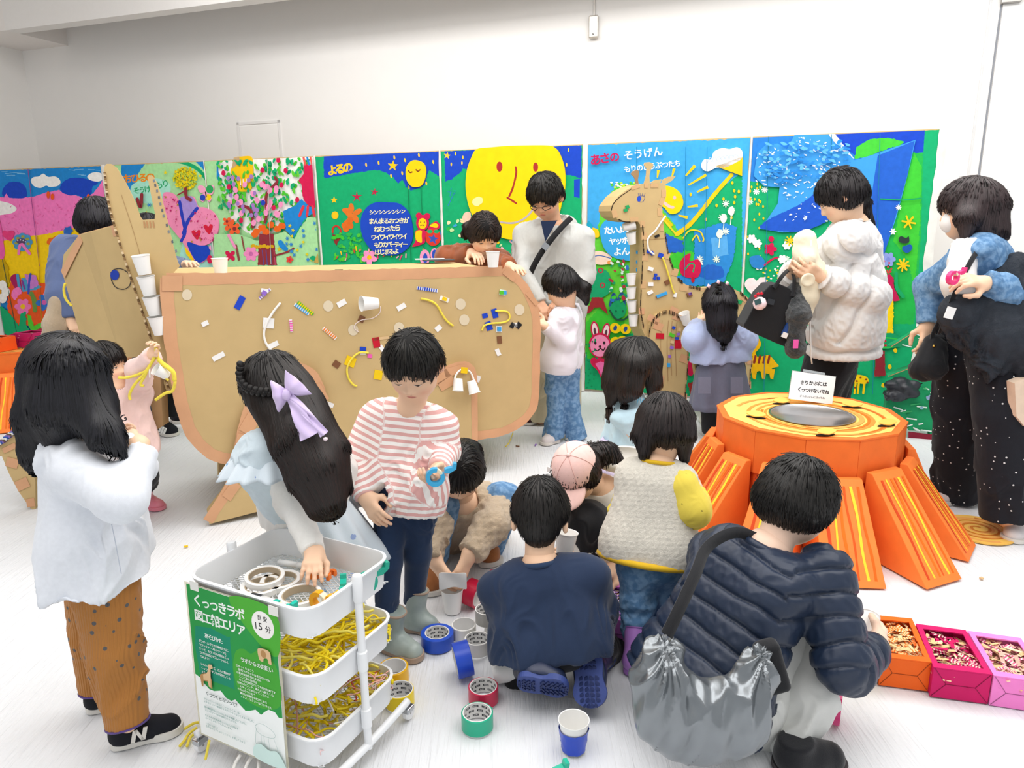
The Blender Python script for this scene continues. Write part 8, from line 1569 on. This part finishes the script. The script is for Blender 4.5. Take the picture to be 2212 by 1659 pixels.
PKC = FAB('cap_pink', '#f3cbc4', scale=600); sd = SD(); sd.ell(p.L(0, -.06, .16), A_([.40, .46, .42]) * p.hh, p.R); sd.cut(p.L(0, 0, .10), -p.R[:, 2] + p.R[:, 1] * .15, .4); cp = p.part('cap', sd, .005, PKC)
sd = SD(); sd.ell(p.L(0, .44, .10), A_([.32, .34, .09]) * p.hh, p.R); sd.ell(p.L(0, .40, -.02), A_([.28, .36, .08]) * p.hh, p.R, .01, 's'); p.part('cap_peak', sd, .004, PKC, parent=cp)
for a in range(6):
    P = [p.L(.402 * math.sin(b) * math.cos(a * math.pi / 3), -.06 + .462 * math.sin(b) * math.sin(a * math.pi / 3), .16 + .422 * math.cos(b)) for b in np.linspace(.05, 1.5, 12)]; MB().tube(P, .0014, 5).build('cap_seam', FAB('cap_seam', '#e3b3ab'), cp, smooth=True)
MB().lathe([(.009, 0), (.007, .005), (0, .007)], p.L(0, -.06, .58), p.R[:, 2], 12).build('cap_button', PKC, cp, smooth=True)
c = p.L(.30, .12, .34); bw = MB()
for s_ in (-1, 1): bw.prism([c, c + A_([s_ * .022, -.01, .012]), c + A_([s_ * .022, -.01, -.010])], A_([0, -.004, 0])); bw.prism([c, c + A_([s_ * .010, -.008, -.028]), c + A_([s_ * .016, -.008, -.024])], A_([0, -.004, 0]))
bw.build('cap_ribbon', SM['white'], cp); sd = SD(); sd.ell(J((1345, 992, 2.62)), (.11, .08, .05)); sd.ell(J((1345, 985, 2.60)), (.075, .06, .035), None, .01, 's'); p.part('hood', sd, .007, IV, (.006, 7, (1, 0, 0), .5, 2)); p.done()
# girl in the light blue top
LBL = FAB('light_blue_jersey', '#c9e6f3')
p = figure(G(1370, 1150), 'girl with long dark hair in a light blue printed top, looking down to the right', (1378, 785, 3.02), 72, 30, .215, (1362, 858, 3.02), (1352, 975, 3.05), 75, .115, .10, .075, .085, LBL, .0, arms=((1, (1340, 905, 2.93), (1385, 965, 2.9), (1410, 985, 2.88), (0, 0, -1), -1, .5), (-1, (1385, 905, 3.1), (1410, 950, 3.1), (1430, 965, 3.08), (0, 0, -1), 1, .5)), legs=(((1345, 990, 3.02), (1345, 1060, 3.02), (1345, 1130, 3.02)), ((1372, 990, 3.1), (1372, 1060, 3.1), (1372, 1130, 3.1))), hl=.12, rs=(.048, .04, .034), legm=FAB('lavender_cloth', '#d8cdea'), hair=dict(col='#171310', n=2400, steps=15, step=.022, low=-.5, pad=.05, wide=1.05, seed=13, free=4, splay=.05, tip='#4a3028', extra=[('c', [(1345, 770, 3.0), (1330, 825, 2.97), (1318, 868, 2.95)], [.075, .055, .018]), ('c', [(1372, 790, 2.92), (1362, 835, 2.90), (1350, 860, 2.92)], [.06, .045, .02]), ('c', [(1408, 780, 2.98), (1412, 825, 2.97), (1405, 850, 2.97)], [.045, .03, .012])]), col=LBL)
skirt(p.root, J((1350, 955, 3.05)), J((1335, 1010, 3.05)), .10, .10, .15, .15, p.r, FAB('lavender_cloth', '#d8cdea'), 'skirt', 9, .010, nz=8)
pt = Paint(J((1395, 880, 2.925)), nrm([.55, -1, 0]), base=.0); 
for L_ in ([(1376, 872), (1381, 858), (1385, 872)], [(1386, 870), (1390, 862), (1396, 866)], [(1372, 900), (1384, 908), (1378, 922), (1390, 930)], [(1384, 934), (1378, 944), (1392, 950)], [(1376, 886), (1384, 894)], [(1384, 884), (1376, 896)]): pt.stroke('#4f9cc0', L_, 1.6, 3)
pt.build('print', p.topo, PAINT2); p.done()
# girl in the lavender sweater, back view
p = figure(G(1535, 930), 'girl seen from behind in lavender-blue sweater, grey shorts and black tights', (1552, 652, 4.45), -8, 5, .225, (1556, 705, 4.45), (1556, 775, 4.45), -5, .155, .11, .105, .115, FAB('lavender_blue_knit', '#a9b6da', sheen=.5), .01, 1.0, arms=((-1, (1500, 735, 4.4), (1505, 700, 4.62), (1520, 680, 4.68), (0, 0, 1), 1, .4), (1, (1608, 735, 4.42), (1600, 772, 4.55), (1590, 780, 4.62), (0, 0, -1), -1, .5)), rs=(.085, .075, .045), legs=(((1535, 800, 4.45), (1532, 870, 4.45), (1532, 935, 4.45)), ((1582, 800, 4.45), (1578, 870, 4.45), (1575, 925, 4.5))), rl=(.085, .058, .045), legn='tights', face=False, hl=.13, hair=dict(col='#15131a', n=2000, steps=14, step=.028, free=3, low=-.45, wide=1.05, pad=.06, seed=14, splay=.03, extra=[('c', [(1556, 660, 4.36), (1560, 700, 4.33), (1564, 722, 4.32)], [.10, .085, .05])]))
GSH = FAB('grey_wool_shorts', '#6b6d80', kind='noise'); a, b = J((1556, 768, 4.45)), J((1556, 878, 4.45))
skirt(p.root, a, b, .135, .115, .20, .16, p.r, GSH, 'shorts', 10, .008, nz=10, wob=.004)
for x in (1522, 1592): patch('pocket', x, 832, 26, 36, 0, J((x, 832, 4.262)), nrm([0, -1, .25]), p.topo, FAB('grey_wool_pocket', '#747689'), th=.004, off=.02)
mb = MB()
for i in range(12): mb.lathe([(0, -.014), (.016, 0), (0, .014)], J((1551 + i * .4, 614 + i * 5.2, 4.305)) + A_([.008 * (-1) ** i, 0, 0]), nrm([.7 * (-1) ** i, 0, 1]), 8)
mb.build('braid', MATS['braid_hair'], p.root, smooth=True)
for x, y in ((1531, 618), (1552, 609), (1571, 612), (1557, 664)): MB().lathe([(0, -.012), (.016, 0), (0, .012)], J((x, y, 4.29)), (1, 0, .3), 8).build('hair_clip', mat('clip_pink', '#f2c8d4', .3, var=0), p.root, smooth=True)
SN2 = mat('sneaker_pale', '#d9d4d4', .6, var=.08); p.shoe(G(1532, 925), G(1520, 905), SN2, WHSOLE, w=.04, h=.007); p.shoe(G(1575, 922), G(1572, 900), SN2, WHSOLE, w=.04, h=.007); p.done()
# man in the pale grey hoodie
HOOD = FAB('hoodie_grey', '#c6c7c3'); BEI = FAB('beige_cotton', '#cbbf9f')
p = figure(G(1190, 905), 'man in a pale grey hoodie with a black crossbody strap, looking down', (1178, 425, 4.62), 205, 38, .27, (1196, 493, 4.70), (1190, 655, 4.75), 195, .20, .15, .125, .145, HOOD, .08, arms=((1, (1128, 590, 4.6), (1165, 655, 4.5), (1178, 672, 4.45), (0, .3, -1), -1, .6), (-1, (1262, 600, 4.62), (1225, 655, 4.5), (1185, 660, 4.42), (0, .3, -1), 1, .6)), rs=(.072, .065, .05), legs=(((1170, 670, 4.75), (1172, 790, 4.75), (1168, 905, 4.8)), ((1222, 670, 4.75), (1228, 790, 4.8), (1230, 905, 4.85))), legm=BEI, rl=(.11, .085, .085), hair=dict(col='#1a1714', n=1500, w=.0022, pad=.065, low=-.2, fringe=.16, crown=(0, -.1, .5), seed=15, short=1), tone='#dfae8e', hl=.19, topn='hoodie')
MAR = mat('sneaker_maroon', '#4c2c32', .7, var=.1); p.shoe(G(1180, 905), G(1130, 918), MAR, WHSOLE, w=.05, h=.006, hi=.09); p.shoe(G(1235, 900), G(1205, 915), MAR, WHSOLE, w=.05, h=.006, hi=.09)
sd = SD(); sd.ell(J((1200, 488, 4.80)), (.15, .10, .085)); sd.ell(J((1192, 470, 4.72)), (.105, .10, .10), None, .01, 's'); p.part('hood', sd, .007, HOOD, (.006, 6, (1, 0, 0), .5, 2))
MB().prism([J((1168, 478, 4.54)), J((1204, 476, 4.54)), J((1178, 522, 4.545))], (0, .01, 0)).build('tee_shirt', NAVYC, p.root)
strapmesh([(1234, 470, 4.60), (1205, 500, 4.53), (1170, 545, 4.52), (1148, 585, 4.55), (1140, 610, 4.62)], .036, .002, BLACKC, p.root, 'bag_strap'); MB().box(J((1178, 532, 4.51)), (.02, .006, .02), rotm((0, 1, 0), 40)).build('buckle', STEEL, p.root)
for s_ in (-1, 1): MB().tube([p.L(s_ * .05 + .0, .43, .01), p.L(s_ * .12, .44, .05), p.L(s_ * .24, .40, .04), p.L(s_ * .25, .38, -.04), p.L(s_ * .12, .44, -.06), p.L(s_ * .05, .43, .01), p.L(-s_ * .05, .44, .02)], .0025, 5).build('glasses', BLACKC, p.root, smooth=True)
p.done()
# girl in the white jacket with a ponytail
WJ = mat('white_windbreaker', '#ece8f0', .5, kind='noise', scale=40, bump=.15, var=.02, sheen=.2)
p = figure(G(1210, 950), 'girl with a ponytail in a shiny white jacket and flared jeans', (1210, 618, 4.28), -75, 35, .235, (1224, 668, 4.32), (1212, 775, 4.35), -70, .125, .11, .095, .105, WJ, .06, .9, arms=((1, (1222, 738, 4.22), (1178, 705, 4.15), (1160, 695, 4.15), (0, -.3, 1), 1, .6), (-1, (1210, 735, 4.45), (1172, 700, 4.42), (1160, 695, 4.4), (0, -.3, 1), -1, .6)), rs=(.062, .058, .04), legs=(((1200, 800, 4.33), (1200, 870, 4.35), (1196, 945, 4.38)), ((1228, 800, 4.4), (1232, 875, 4.42), (1246, 948, 4.42))), legm=DENIM, rl=(.075, .055, .068), hair=dict(col='#171414', n=1500, steps=9, low=-.3, seed=16, crown=(0, -.35, .2), flow=None, extra=[('c', [(1242, 610, 4.3), (1258, 625, 4.3), (1266, 648, 4.3)], [.035, .045, .02])]), hl=.14, topn='jacket')
p.shoe(G(1206, 952), G(1170, 962), SN2, WHSOLE, w=.04, h=.006); p.shoe(G(1250, 945), G(1225, 952), SN2, WHSOLE, w=.04, h=.006); MB().lathe([(0, -.014), (.018, 0), (0, .014)], J((1246, 604, 4.26)), (1, 0, .2), 10).build('hair_tie', SM['white'], p.root, smooth=True); p.done()
# woman leaning over the elephant
p = figure(G(1040, 850), 'woman in a rust brown jacket leaning over the elephant back', (1046, 505, 4.60), 165, 42, .25, (1030, 552, 4.78), (985, 640, 5.1), 160, .19, .14, .13, .13, mat('rust_corduroy', '#93502e', .85, kind='rib', scale=200, bump=.3, var=.08, sheen=.3), .0, arms=((1, (990, 560, 4.72), (1018, 546, 4.62), (1052, 560, 4.42), (0, 0, -1), -1, .5), (-1, (1080, 575, 4.6), (1100, 575, 4.5), (1115, 578, 4.42), (0, 0, -1), 1, .4)), rs=(.085, .075, .055), legs=(((980, 660, 5.1), (985, 760, 5.05), (990, 850, 5.1)), ((1040, 660, 5.1), (1040, 760, 5.05), (1045, 850, 5.1))), hl=.18, hair=dict(col='#251b17', n=1300, w=.0022, low=-.3, seed=17, crown=(0, .2, .45), extra=[('c', [(1015, 495, 4.66), (1006, 505, 4.68)], [.05, .03])])); p.done()
# woman in the white down jacket
PUF = mat('down_white', '#e6e3e0', .5, kind='noise', scale=60, bump=.1, var=.015, sheen=.15)
p = figure(G(1790, 965), 'woman in an off-white down jacket and black trousers looking at her hands', (1815, 425, 3.86), -68, 35, .275, (1838, 492, 3.90), (1828, 690, 3.92), -62, .20, .165, .155, .185, PUF, .17, 1.02, arms=((1, (1878, 640, 3.72), (1775, 598, 3.66), (1738, 578, 3.62), (0, .6, .3), 1, .6), (-1, (1722, 600, 4.05), (1712, 590, 3.82), (1722, 578, 3.74), (.2, .5, .3), -1, .6)), rs=(.10, .098, .065), legs=(((1800, 760, 3.9), (1765, 850, 3.9), (1760, 950, 3.9)), ((1800, 760, 4.0), (1785, 850, 4.0), (1782, 950, 4.0))), rl=(.14, .115, .10), hair=dict(col='#181416', n=1700, w=.0022, low=-.3, seed=18, crown=(0, .1, .48), pad=.05, fringe=.12, extra=[('c', [(1862, 440, 3.9), (1872, 480, 3.93), (1884, 520, 3.95)], [.045, .03, .015])]), hl=.20, post='quilt', topn='down_jacket')
p.collar(.085, .024, PUF, z=-.01); MB().tube([J((1752, 520, 3.66)), J((1748, 640, 3.70)), J((1752, 770, 3.69)), J((1754, 786, 3.69))], .004, 6).build('zip', mat('zip_white', '#f2f2f2', .4), p.root, smooth=True)
pt = Paint(J((1822, 739, 3.69)), nrm([-.1, -1, 0]), base=.0); pt.text('#8f8a86', 'montbell', 1805, 741, 1832, 741, 5.2, .02, 0); pt.build('chest_print', p.topo, PAINT2); p.done()
CRQ = FAB('cream_quilt', '#eee3c8'); t = empty('child_coat', J((1735, 620, 3.70)), 'cream quilted child coat draped over the arm of the woman in the white down jacket', 'coat'); sd = SD(); sd.chain([J((1738, 520, 3.72)), J((1742, 555, 3.70)), J((1755, 585, 3.70)), J((1745, 640, 3.70)), J((1738, 690, 3.70))], [.055, .05, .055, .05, .025], .03); sd.chain([J((1730, 545, 3.72)), J((1745, 560, 3.65))], [.05, .035]); V, Q = sd.mesh(.006); meshobj('coat_body', wrinkle(V, Q, .009, 7, (0, 0, 1), .4, 3), Q, CRQ, t)
MB().lathe([(.030, -.01), (.036, .0), (.032, .012), (.020, .006), (.0, .0)], J((1745, 605, 3.62)), (-.1, -1, -.1), 20).build('rolled_cuff', CRQ, t, smooth=True)
t = empty('fur_scarf', J((1722, 700, 3.66)), 'black fluffy scarf with a pink tag hanging beside the tote bag', 'scarf'); sd = SD(); sd.chain([J((1718, 630, 3.72)), J((1724, 680, 3.66)), J((1716, 715, 3.66)), J((1718, 752, 3.66))], [.045, .06, .04, .055], .03); V, Q = sd.mesh(.006); meshobj('fur', V + vnormals(V, Q) * (.005 * wav(V, 22, 4, 3))[:, None], Q, mat('black_fur', '#20262a', .95, kind='fleece', scale=120, bump=1.0, sheen=.5, dist=.008), t); MB().box(J((1719, 743, 3.58)), (.012, .004, .022)).build('tag', SM['pink'], t)
t = empty('tote_bag', J((1680, 745, 3.72)), 'black fabric tote bag with a round pink toy hanging on it', 'bag'); TB = [(1665, 615), (1722, 640), (1742, 735), (1728, 748), (1704, 752), (1616, 712), (1614, 690)]
V = A_([D(x, y, 3.66) for x, y in catmull(TB, 3)]); o = MB().prism(V, (0, .14, 0)).build('bag_body', BLACKC, t); bevel(o, .02, 3)
strapmesh([(1672, 622, 3.65), (1690, 596, 3.68), (1702, 584, 3.78)], .02, .002, BLACKC, t); strapmesh([(1712, 640, 3.65), (1716, 606, 3.70), (1712, 590, 3.80)], .02, .002, BLACKC, t); MB().box(J((1665, 652, 3.648)), (.018, .002, .014), rotm((0, 1, 0), 12)).build('label', mat('label_dark', '#2c3036', .4), t)
MB().box(J((1702, 708, 3.65)), (.016, .008, .042), rotm((0, 1, 0), 22)).build('blue_tube', mat('tube_blue', '#27498a', .4), t); MB().box(J((1695, 724, 3.64)), (.013, .007, .014), rotm((0, 1, 0), 22)).build('tube_cap', SM['white'], t)
ky = empty('toy_charm', J((1639, 650, 3.62)), 'round pale pink electronic egg toy clipped to the black tote bag', 'toy'); MB().lathe([(0, -.034), (.02, -.028), (.034, -.008), (.034, .01), (.02, .03), (0, .036)], J((1641, 656, 3.62)), (.25, 0, 1), 24).build('case', mat('toy_pink', '#f6dce2', .25, coat=.5), ky, smooth=True); MB().box(J((1637, 652, 3.585)), (.016, .004, .013), rotm((0, 1, 0), -20)).build('screen', mat('toy_screen', '#3c5a5c', .15), ky)
for x, y in ((1638, 635), (1632, 640), (1645, 634)): MB().lathe([(0, -.01), (.011, 0), (0, .01)], J((x, y, 3.62)), (0, 0, 1), 10).build('bead', mat('bead_red', '#dc2438', .3), ky, smooth=True)
# woman in the denim jacket on the right
DJ = DENIM
DOTP = prints('dotted_navy', '#15171f', ['#d8d8d8'], 34, .13, rnd=.35)
p = figure(G(2110, 1110), 'woman in a denim jacket, face mask and dotted navy trousers standing at the right edge', (2088, 452, 3.22), -78, 12, .25, (2112, 522, 3.24), (2125, 690, 3.20), -60, .185, .15, .13, .14, DJ, .0, arms=((-1, (2012, 620, 3.35), (2006, 700, 3.30), (2004, 730, 3.28), (0, .6, 0), -1, .7), (1, (2205, 640, 3.0), (2128, 612, 2.95), (2064, 598, 2.92), (0, .4, -.6), 1, .7)), rs=(.085, .075, .05), legs=(((2090, 700, 3.25), (2075, 880, 3.28), (2072, 1062, 3.36)), ((2150, 700, 3.1), (2168, 890, 3.0), (2185, 1115, 2.95))), legm=DOTP, rl=(.13, .115, .125), hair=dict(free=2, col='#2f2526', n=3000, steps=12, step=.024, w=.0022, low=-.5, pad=.07, wide=1.1, seed=19, fringe=.12, extra=[('c', [(2118, 450, 3.2), (2124, 500, 3.18), (2116, 528, 3.17)], [.11, .09, .03]), ('c', [(2090, 470, 3.12), (2086, 510, 3.11)], [.05, .02])]), hl=.18, topn='denim_jacket')
p.shoe(G(2080, 1082), G(2022, 1086), SN2, WHSOLE, w=.045, h=.006, hi=.08); p.shoe(G(2205, 1152), G(2180, 1172), SN2, WHSOLE, w=.045, h=.006, hi=.08)
sd = SD(); sd.ell(p.L(0, .27, -.17), A_([.22, .17, .20]) * p.hh, p.R); mk = p.part('face_mask', sd, .004, SM['white']); MB().tube([p.L(.20, .28, -.15), p.L(.30, .10, -.05)], .002, 5).build('ear_loop', SM['white'], mk)
sd = SD(); sd.chain([J((2085, 540, 3.08)), J((2070, 610, 3.03)), J((2080, 660, 3.04))], [.055, .062, .055], .03); p.part('white_shirt', sd, .007, SM['white'], (.005, 6, (0, 0, 1), .5, 4)); p.done()
strapmesh([(2138, 510, 3.10), (2100, 560, 2.99), (2060, 640, 2.96), (2030, 720, 3.1)], .02, .002, BLACKC, p.root, 'crossbody_strap')
t = empty('folded_coat', J((2150, 700, 2.95)), 'black quilted coat carried over the arm of the woman in the denim jacket', 'coat'); sd = SD(); sd.chain([J((2200, 575, 3.03)), J((2130, 640, 3.03)), J((2072, 672, 3.0)), J((2085, 735, 3.0))], [.06, .06, .07, .05], .04); sd.chain([J((2140, 655, 3.0)), J((2150, 720, 2.98)), J((2140, 790, 2.98))], [.07, .10, .07], .04); sd.chain([J((2205, 640, 3.0)), J((2215, 740, 2.95)), J((2220, 820, 2.95))], [.09, .09, .06], .04); V, Q = sd.mesh(.0065); V = wrinkle(V, Q, .009, 8, (.2, 0, 1), .5, 5); meshobj('coat_body', V, Q, mat('quilted_black', '#2b313a', .6, kind='fleece', scale=26, bump=1.0, dist=.01, var=.08), t); MB().box(J((2052, 676, 2.915)), (.018, .003, .024), rotm((0, 1, 0), 15)).build('label', SM['white'], t)
dispenser(J((2058, 600, 2.88)), 20, '#ee2f7c', 'bright pink tape dispenser in the hand of the woman in denim', lay=False, s=1.1)
t = empty('pouch_bag', J((2010, 770, 3.2)), 'small black drawstring pouch bag held low by the woman in denim', 'bag'); sd = SD(); sd.chain([J((2018, 742, 3.22)), J((2008, 790, 3.2))], [.045, .075], .03); sd.ell(J((2000, 798, 3.2)), (.075, .05, .05)); V, Q = sd.mesh(.006); meshobj('pouch', wrinkle(V, Q, .006, 9, (0, 0, 1), .3, 6), Q, BLACKC, t); strapmesh([(2016, 745, 3.2), (2014, 725, 3.2), (2030, 690, 3.18)], .016, .003, BLACKC, t); MB().lathe([(0, -.003), (.008, 0), (0, .003)], J((2018, 748, 3.16)), (0, -1, 0), 12).build('stud', MATS['gold'], t, smooth=True)
tag(MB().prism([J((2212, 820, 2.86)), J((2192, 828, 2.86)), J((2196, 900, 2.86)), J((2214, 922, 2.86)), J((2235, 900, 2.86)), J((2235, 820, 2.86))], (0, .05, 0)).build('paper_bag', mat('bag_beige', '#e3cbb4', .7)), 'pale beige bag at the right edge beside the dotted trousers', 'bag')
# people behind the elephant head
p = figure(G(200, 860), 'woman with black hair in a slate blue top standing behind the elephant head', (214, 480, 4.05), 10, 20, .25, (205, 545, 4.02), (190, 690, 4.05), 20, .19, .15, .12, .13, FAB('slate_blue_jersey', '#5f6f98'), .0, arms=((-1, (138, 640, 3.95), (150, 690, 3.9), (160, 705, 3.88), (0, 0, -1), 1, .5), (1, (290, 620, 3.95), (300, 680, 3.9), (305, 700, 3.88), (0, 0, -1), -1, .5)), rs=(.095, .085, .05), legs=(((180, 720, 4.05), (190, 830, 4.05), (200, 950, 4.1)), ((240, 720, 4.05), (280, 830, 4.0), (318, 905, 4.3))), rl=(.11, .09, .08), legm=NAVYC, face=False, hair=dict(col='#15131a', n=1300, w=.0022, low=-.4, pad=.06, seed=20), wide=1.05)
sd = SD(); sd.chain([J((128, 650, 3.9)), J((122, 700, 3.88)), J((118, 745, 3.86))], [.05, .06, .06], .03); p.part('fleece_coat', sd, .007, FLC, (.006, 7, (0, 0, 1), .4, 4)); p.done()
p = figure(G(350, 930), 'person in black trousers and striped sneakers mostly hidden behind the elephant head', (322, 508, 4.55), 170, 20, .25, (335, 560, 4.65), (335, 690, 4.7), 175, .18, .14, .12, .12, FAB('slate_grey_jersey', '#66748e'), .0, arms=((-1, (388, 590, 4.6), (402, 572, 4.45), (412, 566, 4.38), (0, 0, -1), 1, .4),), rs=(.08, .07, .05), legs=(((335, 720, 4.7), (335, 820, 4.6), (338, 905, 4.55)), ((375, 720, 4.7), (375, 820, 4.7), (372, 890, 4.75))), rl=(.10, .085, .075), hair=dict(col='#15131a', n=700, seed=21))
s_ = p.shoe(G(338, 930), G(380, 942), SNK, WHSOLE, w=.05, h=.006, hi=.09); p.shoe(G(380, 905), G(395, 915), SNK, WHSOLE, w=.05, h=.007, hi=.09); mb = MB()
for i in range(3): c = J((346 + i * 5, 927 + i * 2, 4.46)); mb.box(c, (.006, .004, .022), rotm((0, 1, 0), 25))
mb.build('side_stripes', SM['white'], s_); p.done()
# toddler in the pink sweatshirt
PS = FAB('pink_sweat', '#efcfc8')
p = figure(G(300, 1085), 'small child in a pink sweatshirt and pink rubber boots reaching up to the yellow ropes', (230, 788, 3.05), 100, 5, .195, (252, 842, 3.02), (270, 965, 3.04), 120, .105, .08, .075, .092, PS, .05, arms=((1, (255, 930, 2.9), (262, 985, 2.88), (262, 1000, 2.86), (0, 0, -1), 1, .4), (-1, (300, 800, 2.98), (328, 768, 2.94), (336, 745, 2.93), (-.3, -1, 0), 1, .9)), rs=(.055, .05, .038), hl=.11, legs=(((270, 985, 3.1), (285, 1030, 3.15), (300, 1060, 3.2)), ((300, 985, 3.1), (315, 1030, 3.15), (318, 1045, 3.25))), rl=(.065, .05, .045), hair=dict(col='#181414', n=900, seed=22, fringe=.14, low=-.2), topn='sweatshirt')
PKB = mat('rubber_pink', '#e08496', .4, var=.05, spec=.5); p.shoe(G(300, 1095), G(356, 1100), PKB, PKB, w=.036, shaft=(312, 1045, 3.28), rim=1.1); p.shoe(G(262, 1090), G(310, 1100), PKB, PKB, w=.036, shaft=(285, 1045, 3.2), rim=1.1)
pt = Paint(J((270, 890, 2.875)), nrm([.25, -1, 0]), base=.0); pt.text('#2c2a30', 'KIND', 224, 886, 262, 868, 15, .02, 0); pt.text('#2c2a30', 'HUG', 232, 928, 280, 904, 20, .02, 0); pt.build('print', p.topo, PAINT2); p.done()
